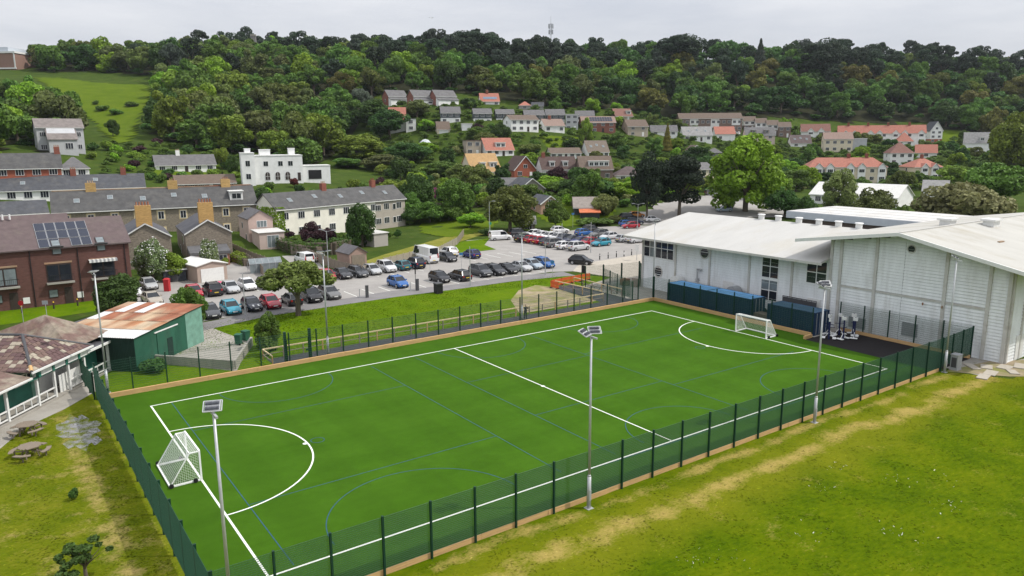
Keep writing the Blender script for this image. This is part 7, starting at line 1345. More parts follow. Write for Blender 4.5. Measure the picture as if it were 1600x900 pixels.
        for i in range(bays):
            x_ = -W / 2 + W * (i + .5) / bays + (W / bays * .14 if i % 2 == 0 else -W / bays * .14); w = min(3.0, W / bays * .5); gh = min(1.5, r * .45); dp = 0.8
            by = put('bay', None, t_, (x_, 0, 0))
            MB().box(-w / 2, w / 2, -dp, .05, -1, h).poly([(-w / 2, -dp, h), (w / 2, -dp, h), (0, -dp, h + gh)]).build('bay_wall', M['wall'], by, color=WALL['white'])
            b2 = MB(); yk = D / 2 * gh / r
            for s_ in (-1, 1):
                a, b = sorted((0, s_ * (w / 2 + .3))); za, zb = (h + gh + .05, h - .2) if s_ > 0 else (h - .2, h + gh + .05)
                b2.hexa([(a, -dp - .25, za), (b, -dp - .25, zb), (b, yk, zb), (a, yk, za)], [(a, -dp - .25, za + .12), (b, -dp - .25, zb + .12), (b, yk, zb + .12), (a, yk, za + .12)])
            b2.build('bay_roof', rmat, by, color=rc)
            for s_ in range(st):
                f, g = window_meshes(w * .74, min(1.4, sh_ * .5), 3); put('window', f, by, (0, -dp - .01, s_ * sh_ + sh_ * .3)); put('pane', g, by, (0, -dp - .01, s_ * sh_ + sh_ * .3))
            for s_ in (-1, 1): MB().bar((s_ * (w / 2 + .3), -dp - .28, h - .18), (0, -dp - .28, h + gh + .1), .14).build('verge_board', M['white'], by)
        if d.get('solar'):
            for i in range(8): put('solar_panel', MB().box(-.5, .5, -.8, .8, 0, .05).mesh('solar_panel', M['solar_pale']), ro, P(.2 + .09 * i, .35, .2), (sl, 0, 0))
        if d.get('solarall'):
            for i in range(9):
                for j in range(2): put('solar_panel', MB().box(-.52, .52, -.8, .8, 0, .05).mesh('solar_panel', M['solar']), ro, P(.28 + .075 * i, .28 + .38 * j, .2), (sl, 0, 0))
    cm = d.get('chimc', 'redbrick'); cc = {'yellow': (0.46, 0.30, 0.12), 'white': WALL['white'], 'redbrick': (0.24, 0.085, 0.06)}[cm]
    for f in d.get('chim', ()):
        x_ = -W / 2 + W * f; b_ = MB().box(x_ - .75 * (1.2 if cm == 'yellow' else .8), x_ + .75 * (1.2 if cm == 'yellow' else .8), D / 2 - .45, D / 2 + .45, h + r - .5, h + r + 1.5).build('chimney', M['brickwall'] if cm != 'white' else M['wall'], ro, color=cc)
        for q in (-.4, 0, .4): MB().tube((x_ + q, D / 2, h + r + 1.5), (x_ + q, D / 2, h + r + 1.95), .12, .1, 7).build('chimney_pot', M['rust'], ro)
    ln = d.get('lean', 0)
    if ln:
        lw = W * (.98 if ln == 1 else (.6 if ln == 3 else .75)); dp = 2.6 if ln != 3 else 4.5; zt = h * (.78 if ln == 1 else (1.0 if ln == 3 else .8)); zf = h * (.5 if ln == 1 else .5); xo = 0 if ln != 2 else W * .1
        wg = put('front_wing', None, t_, (xo, 0, 0))
        MB().hexa([(-lw / 2, -dp, -3), (lw / 2, -dp, -3), (lw / 2, 0, -3), (-lw / 2, 0, -3)], [(-lw / 2, -dp, zf), (lw / 2, -dp, zf), (lw / 2, -.01, zt), (-lw / 2, -.01, zt)]).build('wing_wall', wm_, wg, color=wc)
        if ln == 3: zt = h + r * .9
        MB().hexa([(-lw / 2 - .3, -dp - .35, zf - .05), (lw / 2 + .3, -dp - .35, zf - .05), (lw / 2 + .3, 0 if ln != 3 else D * .45, zt), (-lw / 2 - .3, 0 if ln != 3 else D * .45, zt)], [(-lw / 2 - .3, -dp - .35, zf + .1), (lw / 2 + .3, -dp - .35, zf + .1), (lw / 2 + .3, 0 if ln != 3 else D * .45, zt + .15), (-lw / 2 - .3, 0 if ln != 3 else D * .45, zt + .15)]).build('wing_roof', rmat if ln != 2 else M['tile'], wg, color=rc if ln != 2 else (0.55, 0.16, 0.07))
        if ln != 2: hwin(wg, lw * .2, -dp - .01, zf * .25, min(2.2, lw * .3), zf * .5, 0, 3)
    if d.get('flatwing'):
        wg = put('flat_wing', None, t_, (W * .5, 0, 0)); MB().box(0, W * .5, 1, D, -3, h * 1.0).build('wing_wall', M['wall'], wg, color=WALL['lightgrey']); MB().box(-.1, W * .5 + .1, .9, D + .1, h, h + .25).build('wing_roof', M['white'], wg)
    return t_
M['solar_pale'] = mat('sky_lit_solar_panel', (0.16, 0.22, 0.30), 0.15, 0.1, 4, spec=0.6)  # lighter copy of the solar cells, sky sheen put into the base colour
cream = None
for d_ in HOUSES:
    t_ = house(d_)
    if d_['n'] == 'cream_terrace': cream = (t_, d_)
# the grey rendered end house of the cream terrace
ct, cd = cream
MB().box(cd['W'] / 2 - 9.5, cd['W'] / 2 + .03, -.04, 0, -2, cd['h']).build('grey_end_wall', M['wall'], ct, color=(0.40, 0.36, 0.31))
for (xx, zz) in ((7.0 - 16 + 18.5, 4.0), (9.5, .9), (14.6, 4.0), (14.6, .9)): hwin(ct, xx if xx < 15 else 15, -.05, zz, 1.7 if xx < 12 else 1.0, 1.4, 0, 3 if xx < 12 else 1)
# ---------------------------------------------------------------- timber garden fences
def garden_fence(label, pts, h=1.5, pale=False, wall=False):
    t_ = thing('timber_fence', label, 'fence', (*pts[0], 0), 0); m = M['timber_grey_pale'] if pale else M['old_timber']
    for a, b in zip(pts[:-1], pts[1:]):
        ax, ay = a[0] - pts[0][0], a[1] - pts[0][1]; bx, by = b[0] - pts[0][0], b[1] - pts[0][1]; ln = math.hypot(bx - ax, by - ay); k = max(1, round(ln / 1.9)); an = math.atan2(by - ay, bx - ax); w = ln / k
        for i in range(k):
            mb = MB(); n = 12
            for q in range(n): mb.box(w * q / n + .01, w * (q + 1) / n - .008, -.012 + .012 * (q % 2), .012 + .012 * (q % 2), .06, h - .1 + (.03 if pale and q % 2 else 0) + rnd.uniform(-.02, .02))
            o = mb.build('fence_panel', m, t_, loc=(ax + (bx - ax) * i / k, ay + (by - ay) * i / k, 0), rot=(0, 0, an)); o['kind'] = 'stuff'
            MB().box(-.05, .05, -.05, .05, 0, h + .05).build('post', m, t_, loc=(ax + (bx - ax) * i / k, ay + (by - ay) * i / k, 0), rot=(0, 0, an))
M['timber_grey_pale'] = mat('silvered_timber', (0.36, 0.32, 0.26), 0.85, 0.22, 3, stretch=(4, 4, .6), dirt=0.25)
for lab, pts, h_, pale in FENCES: garden_fence(lab, pts, h_, pale)
# ---------------------------------------------------------------- vehicles (local x forward, origin on the ground)
PAINT = dict(gunmetal=(0.055, 0.058, 0.064), turquoise=(0.02, 0.24, 0.33), navystripe=(0.012, 0.014, 0.025), red=(0.36, 0.014, 0.03), charcoal=(0.026, 0.026, 0.030), black=(0.010, 0.010, 0.012), grey=(0.13, 0.13, 0.13), blue=(0.018, 0.105, 0.33), silver=(0.40, 0.41, 0.42), paleblue=(0.30, 0.36, 0.42), white=(0.74, 0.74, 0.74), navy=(0.012, 0.018, 0.045), palesilver=(0.54, 0.54, 0.55), teal=(0.02, 0.135, 0.165), navyblue=(0.014, 0.022, 0.13), beige=(0.36, 0.315, 0.26), orange=(0.5, 0.2, 0.04))
SPEC = dict(  # length, half width, roof z, bonnet end x, screen top x, roof end x, tail x at belt, belt z, bonnet z, sill z
    hatch=dict(L=4.05, w=.87, zr=1.48, xb=.95, xs=.25, xe=-1.35, xt=-1.85, zb=.95, zn=.86, tail=.95),
    saloon=dict(L=4.55, w=.89, zr=1.44, xb=1.00, xs=.30, xe=-.95, xt=-1.62, zb=.94, zn=.86, tail=.97),
    estate=dict(L=4.55, w=.89, zr=1.50, xb=1.05, xs=.35, xe=-1.75, xt=-2.12, zb=.96, zn=.88, tail=.97),
    suv=dict(L=4.45, w=.93, zr=1.70, xb=1.05, xs=.40, xe=-1.62, xt=-2.02, zb=1.10, zn=1.02, tail=1.08),
    van=dict(L=4.6, w=.93, zr=1.86, xb=1.30, xs=.72, xe=-2.18, xt=-2.26, zb=1.12, zn=1.02, tail=1.12),
    bigvan=dict(L=6.3, w=1.02, zr=2.70, xb=2.45, xs=1.75, xe=-3.02, xt=-3.10, zb=1.35, zn=1.15, tail=1.35))
_car = {}
def car_meshes(ty):
    if ty in _car: return _car[ty]
    s = SPEC[ty]; L, w, zr, xb, xs, xe, xt, zb, zn = s['L'], s['w'], s['zr'], s['xb'], s['xs'], s['xe'], s['xt'], s['zb'], s['zn']; f = L / 2; zs = .24
    van = ty in ('van', 'bigvan')
    # lower body: cross sections along x: (x, half width, sill, shoulder z, top z)
    st = [(-f, w * .86, .42, zb * .80, s['tail'] * .94), (-f + .12, w * .95, zs, zb * .84, s['tail']), (xt + .1, w, zs, zb * .86, zb), (xe * .5, w, zs, zb * .86, zb), (xs * .5, w, zs, zb * .85, zb), (xb, w * .99, zs, zb * .82, zb * .985), (f - .55, w * .96, zs, zn * .80, zn * .96), (f - .16, w * .86, zs + .02, zn * .72, zn * .80), (f, w * .66, .40, zn * .62, zn * .66)]
    m = MB(); rings = []
    for (x, hw, a, b, c) in st: rings.append([(x, -hw * .92, a), (x, -hw, (a + b) / 2 - .05), (x, -hw * .985, b), (x, -hw * .88, c), (x, 0, c + .025), (x, hw * .88, c), (x, hw * .985, b), (x, hw, (a + b) / 2 - .05), (x, hw * .92, a)])
    for r0, r1 in zip(rings[:-1], rings[1:]):
        for k in range(8): m.poly([r0[k], r0[k + 1], r1[k + 1], r1[k]][::-1])
        m.poly([r0[0], r0[8], r1[8], r1[0]])
    m.poly(rings[0]); m.poly(rings[-1][::-1])
    # roof and pillars
    wr = w * .70 if not van else w * .86; wb = w * .87
    rp = [(xs, wr, zr - .05), ((xs + xe) / 2, wr * 1.02, zr), (xe, wr * .97, zr - .04)]
    for (a, b) in zip(rp[:-1], rp[1:]):
        m.poly([(a[0], -a[1], a[2]), (a[0], a[1], a[2]), (b[0], b[1], b[2]), (b[0], -b[1], b[2])][::-1])
        m.poly([(a[0], -a[1], a[2] - .06), (a[0], -a[1], a[2]), (b[0], -b[1], b[2]), (b[0], -b[1], b[2] - .06)][::-1]); m.poly([(a[0], a[1], a[2]), (a[0], a[1], a[2] - .06), (b[0], b[1], b[2] - .06), (b[0], b[1], b[2])][::-1])
    for y in (-1, 1):
        m.bar((xb, y * wb, zb - .01), (xs, y * wr, zr - .07), .07); m.bar((xt, y * wb, zb - .01), (xe, y * wr * .97, zr - .06), .10 if not van else .14)
        xm = (xs * .25 + xe * .5); m.bar((xm - .05, y * wb, zb - .01), (xm - .1, y * wr * 1.01, zr - .03), .08)
        m.bar((xs, y * wr, zr - .03), (xe, y * wr, zr - .02), .07)
    if van:   # solid load sides behind the front doors
        xd = xs - .95
        for y in (-1, 1): m.poly([(xd, y * wb * 1.005, zb - .02), (xt, y * wb * 1.005, zb - .02), (xe, y * wr * 1.01, zr - .03), (xd - .05, y * wr * 1.01, zr - .02)][::(1 if y > 0 else -1)])
        m.poly([(xt, -wb, zb - .02), (xt, wb, zb - .02), (xe, wr, zr - .03), (xe, -wr, zr - .03)][::-1])
    body = m.mesh('body', M['carpaint'])
    ws = MB().poly([(xb + .02, -wb * .97, zb), (xb + .02, wb * .97, zb), (xs + .01, wr * .97, zr - .07), (xs + .01, -wr * .97, zr - .07)]).mesh('windscreen', M['carglass'])
    rw = MB().poly([(xt - .012, wb * .95, zb + (.0 if not van else .25)), (xt - .012, -wb * .95, zb + (.0 if not van else .25)), (xe - .012 - (0 if not van else .03), -wr * .93, zr - .09), (xe - .012 - (0 if not van else .03), wr * .93, zr - .09)]).mesh('rear_window', M['carglass'])
    xk = xt if not van else xs - .98; xk2 = xe if not van else xs - 1.0
    sw_ = [MB().poly([(xb - .04, y * wb * .995, zb), (xk + .05, y * wb * .995, zb), (xk2 + .03, y * wr * .995, zr - .08), (xs, y * wr * .995, zr - .09)][::(1 if y > 0 else -1)]).mesh('side_window', M['carglass']) for y in (-1, 1)]
    rad = .32 if ty not in ('suv', 'bigvan') else .36
    wh = MB().tube((0, -.10, 0), (0, .10, 0), rad, None, 16).mesh('wheel', M['tyre']); rim = MB().tube((0, -.112, 0), (0, .112, 0), rad * .64, None, 12).mesh('rim', M['rim'])
    hl = MB().hexa([(f - .30, -.17, zn * .66), (f - .045, -.13, zn * .63), (f - .045, .13, zn * .63), (f - .30, .17, zn * .66)], [(f - .40, -.17, zn * .86), (f - .13, -.13, zn * .77), (f - .13, .13, zn * .77), (f - .40, .17, zn * .86)]).mesh('headlight', M['lamp_white'])
    tl = MB().box(-f - .012, -f + .12, -.11, .11, zb * .70, zb * (.93 if not van else 1.25)).mesh('tail_light', M['lamp_red'])
    gr = MB().box(f - .06, f + .012, -.42, .42, .42, zn * .60).mesh('grille', M['black'])
    pf = MB().box(f + .0, f + .025, -.26, .26, .44, .55).mesh('number_plate', M['plate_w']); pr = MB().box(-f - .02, -f + .01, -.26, .26, .55, .66).mesh('number_plate', M['plate_y'])
    bu = MB().box(-f - .01, -f + .1, -w * .8, w * .8, .32, .46).mesh('rear_bumper', M['black'])
    mi = MB().box(-.06, .06, -.10, .10, -.07, .07).mesh('mirror', M['carpaint'])
    _car[ty] = (body, ws, rw, sw_, wh, rim, hl, tl, gr, pf, pr, bu, mi, rad); return _car[ty]
def car(x, y, z, hd, ty, col, label, row):
    s = SPEC[ty]; body, ws, rw, sw_, wh, rim, hl, tl, gr, pf, pr, bu, mi, rad = car_meshes(ty); f = s['L'] / 2; w = s['w']; c = PAINT[col]
    zz = max(z, ground_z(x, y)) + .03 if row in ('road', 'hill', 'pine') else .03
    t_ = thing('parked_car' if 'van' not in ty else 'parked_van', label, 'car' if 'van' not in ty else 'van', (x, y, zz), math.radians(hd), 'vehicles parked around the car park')
    put('body', body, t_, color=c); put('windscreen', ws, t_); put('rear_window', rw, t_)
    for q in sw_: put('side_window', q, t_)
    for wx in (f - .82, -f + .78):
        for y_ in (-1, 1): o = put('wheel', wh, t_, (wx, y_ * (w - .07), rad)); put('rim', rim, o)
    for y_ in (-1, 1):
        put('headlight', hl, t_, (0, y_ * w * .62, 0)); put('tail_light', tl, t_, (0, y_ * w * .74, 0)); put('mirror', mi, t_, (s['xb'] - .28, y_ * (w + .08), s['zb'] + .06), color=c)
    put('grille', gr, t_); put('number_plate', pf, t_); put('number_plate', pr, t_); put('rear_bumper', bu, t_)
    if col == 'navystripe':
        for y_ in (-.3, .3): MB().hexa([(f - .55, y_ - .1, .86), (f - .16, y_ - .1, .72), (f - .16, y_ + .1, .72), (f - .55, y_ + .1, .86)], [(f - .55, y_ - .1, .90), (f - .14, y_ - .1, .76), (f - .14, y_ + .1, .76), (f - .55, y_ + .1, .90)]).build('bonnet_stripe', M['white'], t_)
    if ty == 'bigvan':
        for y_ in (-1, 1): MB().box(.3, 1.25, y_ * w * .93 - .02, y_ * w * .93 + .02, 1.55, 2.15).build('side_window', M['carglass'], t_)
    if ty == 'suv' and col in ('black', 'charcoal', 'gunmetal'):
        for y_ in (-1, 1): MB().bar((-1.3, y_ * .6, s['zr'] + .05), (.3, y_ * .6, s['zr'] + .04), .04).build('roof_rail', M['galv'], t_)
for c_ in CARS: car(*c_)
# painted bays
cp = bpy.data.objects['car_park']
def bay(u, v0, v1, w=.10):
    a, b = uvw(u, v0), uvw(u, v1); d = N2; e = E2 * w / 2
    MB().poly([(a[0] - e[0], a[1] - e[1], .006), (a[0] + e[0], a[1] + e[1], .006), (b[0] + e[0], b[1] + e[1], .006), (b[0] - e[0], b[1] - e[1], .006)][::-1]).build('bay_line', M['line_white'], cp)
for k in range(19): bay(14.5 + k * 2.55, -33.2, -28.4)
for k in range(14): bay(13.0 + k * 2.55, -45.5, -40.6)
for k in range(6): bay(58 + k * 2.55, -49, -44.2)
# ---------------------------------------------------------------- street furniture
def lamp_post(label, x, y, h, arms, group='car park lamp posts'):
    t_ = thing('lamp_post', label, 'lamp post', (x, y, .03), 0, group)
    MB().tube((0, 0, 0), (0, 0, 1.2), .09, .08, 10).tube((0, 0, 1.2), (0, 0, h), .06, .045, 10).build('column', M['galv'], t_)
    for a in arms:
        MB().bar((0, 0, h - .1), (math.cos(a) * .9, math.sin(a) * .9, h + .12), .05).build('arm', M['galv'], t_); put('lantern', MB().box(-.1, .55, -.12, .12, -.05, .07).mesh('lantern', M['grey_metal']), t_, (math.cos(a) * .85, math.sin(a) * .85, h + .12), (0, 0, a))
for p in LAMPS: lamp_post(*p)
def sign(label, x, y, h, m, shape='disc', a=-1.5, post='galv', r=.3):
    t_ = thing('road_sign', label, 'sign', (x, y, .03), a)
    MB().tube((0, 0, 0), (0, 0, h), .035, None, 8).build('post', M[post], t_)
    if shape == 'disc': MB().tube((.04, 0, h - r), (.06, 0, h - r), r, None, 20).build('sign_face', M[m], t_)
    else: MB().box(.04, .06, -r, r, h - 1.4 * r, h).build('sign_face', M[m], t_)
for s_ in SIGNS: sign(*s_)
for k, (u, v) in enumerate([(75.2, -32.4), (77.2, -32.5), (79.3, -32.7), (80.8, -32.4), (82.9, -32.7)]):
    t_ = thing('bollard', ['first', 'second', 'third', 'fourth', 'fifth'][k] + ' bollard from the left before the white hall' + (', banded white' if k == 3 else ''), 'bollard', (*uvw(u, v), .04), TH, 'bollards before the hall')
    MB().tube((0, 0, 0), (0, 0, .95), .09, .085, 12).tube((0, 0, .95), (0, 0, 1.02), .085, .04, 12).build('column', M['black'], t_); MB().tube((0, 0, .70), (0, 0, .82), .094, None, 12).build('band', M['white'], t_)
    if k == 3: MB().tube((0, 0, .35), (0, 0, .66), .094, None, 12).build('band', M['white'], t_)
for k, (u, v) in enumerate([(30.6, -27.5), (38.0, -27.6)]):
    t_ = thing('charging_post', ['dark charging post with thin pole in the empty bays', 'dark charging post right of the blue hatchback'][k], 'charging post', (*uvw(u, v), .03), TH, 'charging posts')
    MB().box(-.17, .17, -.14, .14, 0, 1.55).box(-.18, .18, -.15, .15, 1.5, 1.6).build('cabinet', M['dark_metal'], t_); MB().box(.17, .18, -.1, .1, 1.0, 1.35).build('screen', M['glass'], t_)
    MB().tube((-.9, .3, 0), (-.9, .3, 1.2), .06, None, 8).build('guard_post', M['galv'], t_)
    if k: MB().tube((0, .5, 0), (0, .5, 2.9), .04, None, 8).build('pole', M['dark_metal'], t_); MB().box(-.04, .04, .4, .6, 2.2, 2.9).build('plate', M['black'], t_)
def box_bin(label, u, v, w, h):
    t_ = thing('litter_bin', label, 'bin', (*uvw(u, v), .03), TH); MB().box(-w / 2, w / 2, -w / 2, w / 2, 0, h).build('body', M['black'], t_); MB().box(-w / 2 - .05, w / 2 + .05, -w / 2 - .05, w / 2 + .05, h, h + .14).build('lid', M['dark_metal'], t_); MB().box(-w * .35, w * .35, -w / 2 - .01, -w / 2, h * .7, h * .9).build('slot', M['tyre'], t_)
box_bin('square black litter bin on the grass verge beside the footpath', 39.4, -24.4, .9, 1.25)
cb = thing('information_board', 'rounded black board on posts beside the compound fence', 'board', (*uvw(57.4, -15.9), .03), TH); MB().tube((0, -.42, 0), (0, -.42, 3.0), .045, None, 8).tube((0, .42, 0), (0, .42, 3.0), .045, None, 8).build('posts', M['green_steel'], cb); MB().box(-.04, .04, -.4, .4, 2.0, 3.0).build('panel', M['black'], cb)
wb = thing('notice_board', 'white notice panel on a post beside the hall corner', 'sign', (*uvw(79.5, -28.0), .03), TH); MB().tube((0, 0, 0), (0, 0, 2.2), .05, None, 8).build('post', M['galv'], wb); MB().box(-.05, .0, -.45, .45, 1.5, 2.7).build('panel', M['white'], wb)
for k, (x, y) in enumerate([(-58.5, 87.2), (-56.0, 89.4), (-54.0, 91.0), (-52.2, 92.4), (-50.4, 94.0)]):
    t_ = thing('verge_bollard', 'short dark verge bollard with yellow top, ' + ['first', 'second', 'third', 'fourth', 'fifth'][k] + ' from the left below the brick apartments', 'bollard', (x, y, .03), 0, 'verge bollards'); MB().tube((0, 0, 0), (0, 0, .75), .1, .09, 10).build('column', M['frame_dark'], t_); MB().tube((0, 0, .75), (0, 0, .92), .1, .06, 10).build('cap', M['yellow'], t_)
# garden odds and ends by the garages
gh = thing('greenhouse', 'low glass greenhouse beside the garden hedge', 'greenhouse', (-37.9, 114.0, 0), .5)
g_ = MB()
for x in np.linspace(-2.4, 2.4, 6): g_.bar((x, 0, 0), (x, 0, 1.5), .05).bar((x, 2.2, 0), (x, 2.2, 1.5), .05).bar((x, 0, 1.5), (x, 1.1, 2.2), .05).bar((x, 2.2, 1.5), (x, 1.1, 2.2), .05)
for (y, z) in ((0, 1.5), (2.2, 1.5), (1.1, 2.2), (0, .1), (2.2, .1)): g_.bar((-2.4, y, z), (2.4, y, z), .05)
g_.build('frame', M['grey_metal'], gh)
for k in range(5):
    x0, x1 = -2.4 + k * .96 + .03, -2.4 + (k + 1) * .96 - .03
    MB().poly([(x0, 0, 1.5), (x1, 0, 1.5), (x1, 1.1, 2.2), (x0, 1.1, 2.2)]).build('pane', M['glass_pale'], gh); MB().poly([(x0, 0, .1), (x1, 0, .1), (x1, 0, 1.5), (x0, 0, 1.5)]).build('pane', M['glass_pale'], gh)
gd = thing('glass_dome', 'pale glazed garden dome on the slope below the cream garage', 'dome', (-36.0, 320.0, ground_z(-36.0, 320.0)), 0)
bm = bmesh.new(); bmesh.ops.create_icosphere(bm, subdivisions=2, radius=2.6); bmesh.ops.delete(bm, geom=[v for v in bm.verts if v.co.z < -.6], context='VERTS'); me = bpy.data.meshes.new('glazing'); bm.to_mesh(me); me.materials.append(M['glass_dome'] if 'glass_dome' in M else mat('dome_glazing', (0.55, 0.60, 0.62), 0.2, 0.1, 2)); put('glazing', me, gd)
rb = MB()
for e_ in bm.edges: rb.bar(e_.verts[0].co * 1.01, e_.verts[1].co * 1.01, .07)
bm.free(); rb.build('ribs', M['white'], gd)
pd = thing('paddling_pool', 'small pink plastic tub beside the white-roofed garage', 'tub', (-41.6, 103.4, .05), 0); MB().tube((0, 0, 0), (0, 0, .45), .7, .85, 18).build('tub', M['pink'], pd); MB().tube((0, 0, .45), (0, 0, .5), .88, .88, 18).build('rim', M['pink'], pd)
rp = thing('red_post_box', 'red box standing beside the brick apartment corner', 'box', (-46.9, 100.0, .03), 0); MB().box(-.35, .35, -.3, .3, 0, 1.6).build('body', M['red'], rp); MB().hexa([(-.4, -.35, 1.6), (.4, -.35, 1.6), (.4, .35, 1.6), (-.4, .35, 1.6)], [(-.2, -.1, 1.8), (.2, -.1, 1.8), (.2, .1, 1.8), (-.2, .1, 1.8)]).build('cap', M['red'], rp)
sg = thing('seagull', 'small gull gliding in the pale sky above the wooded crest', 'bird', (-18.0, 180.0, 47.3), 1.2)
MB().tube((-.3, 0, 0), (.05, 0, .02), .03, .1, 8).tube((.05, 0, .02), (.36, 0, 0), .1, .03, 8).build('body', M['white'], sg)
for s_ in (-1, 1): MB().hexa([(-.08, s_ * .05, .03), (.12, s_ * .05, .03), (.06, s_ * .4, .16), (-.06, s_ * .4, .16)], [(-.08, s_ * .05, .05), (.12, s_ * .05, .05), (.06, s_ * .4, .18), (-.06, s_ * .4, .18)]).hexa([(-.06, s_ * .4, .16), (.06, s_ * .4, .16), (-.12, s_ * .75, .08), (-.16, s_ * .75, .08)], [(-.06, s_ * .4, .18), (.06, s_ * .4, .18), (-.12, s_ * .75, .09), (-.16, s_ * .75, .09)]).build('wing', M['grey_metal'], sg)
# ---------------------------------------------------------------- foliage
LEAFC = dict(mid=(0.105, 0.190, 0.030), deep=(0.060, 0.120, 0.024), darkgreen=(0.044, 0.096, 0.020), bright=(0.200, 0.335, 0.024), sunny=(0.175, 0.250, 0.030), olive=(0.135, 0.170, 0.038), olivegold=(0.155, 0.150, 0.034), brownolive=(0.122, 0.150, 0.044), greybrown=(0.125, 0.118, 0.068), greyish=(0.125, 0.150, 0.105), pine=(0.036, 0.060, 0.032), pinegrey=(0.050, 0.070, 0.048), black=(0.022, 0.034, 0.018),
             variegated=(0.235, 0.245, 0.105), paleolive=(0.215, 0.250, 0.080), whiteflower=(0.17, 0.22, 0.09), gold=(0.20, 0.18, 0.03), plumleaf=(0.065, 0.030, 0.035), hedge=(0.060, 0.125, 0.022), pinkflower=(0.30, 0.09, 0.20), redleaf=(0.14, 0.035, 0.028))
def cards(P, Nrm, size, rng, jit=.75, flat=0.0):
    """leaf cards: quads round P with normals near Nrm; returns verts, faces, tint"""
    n = len(P); nn = Nrm + rng.normal(0, jit, (n, 3)); nn[:, 2] += .15; nn /= np.linalg.norm(nn, axis=1, keepdims=True) + 1e-9
    a = np.cross(nn, rng.normal(0, 1, (n, 3))); a /= np.linalg.norm(a, axis=1, keepdims=True) + 1e-9; b = np.cross(nn, a)
    s = size * rng.uniform(.6, 1.35, (n, 1)); s2 = s * rng.uniform(.55, 1.0, (n, 1)); k = rng.uniform(-.35, .35, (n, 1))
    v = np.stack([P - a * s, P - b * s2 + nn * s * k, P + a * s, P + b * s2 + nn * s * k], 1).reshape(-1, 3)
    f = np.arange(n * 4).reshape(n, 4); t = rng.uniform(.72, 1.28, n)
    return v, f, t
def lobes_crown(rng, n_lobes, spread, lobe_r, squash, n_cards, size, low=-.55, jit=.75, inner=.25):
    """cards on the surface of many lobes spread over an ellipsoid (unit half width; crown centre at 0)"""
    C = []
    for i in range(n_lobes):
        u = rng.uniform(low, 1); th = rng.uniform(0, 2 * math.pi); q = math.sqrt(max(0, 1 - u * u)) if u > 0 else 1 - .35 * u * u
        rr = rng.uniform(.55, 1.0); C.append((spread * rr * q * math.cos(th), spread * rr * q * math.sin(th), spread * rr * u * squash, lobe_r * rng.uniform(.65, 1.3)))
    C.append((0, 0, 0, lobe_r * 1.5)); C = np.array(C); w = C[:, 3] ** 2; idx = rng.choice(len(C), n_cards, p=w / w.sum())
    d = rng.normal(0, 1, (n_cards, 3)); d /= np.linalg.norm(d, axis=1, keepdims=True); rad = C[idx, 3:4] * (1 - inner * rng.random((n_cards, 1)) ** 2)
    P = C[idx, :3] + d * rad * np.array([1, 1, .82]); v, f, t = cards(P, d, size, rng, jit)
    lt = rng.uniform(.80, 1.22, len(C))[idx]; return v, f, t * lt
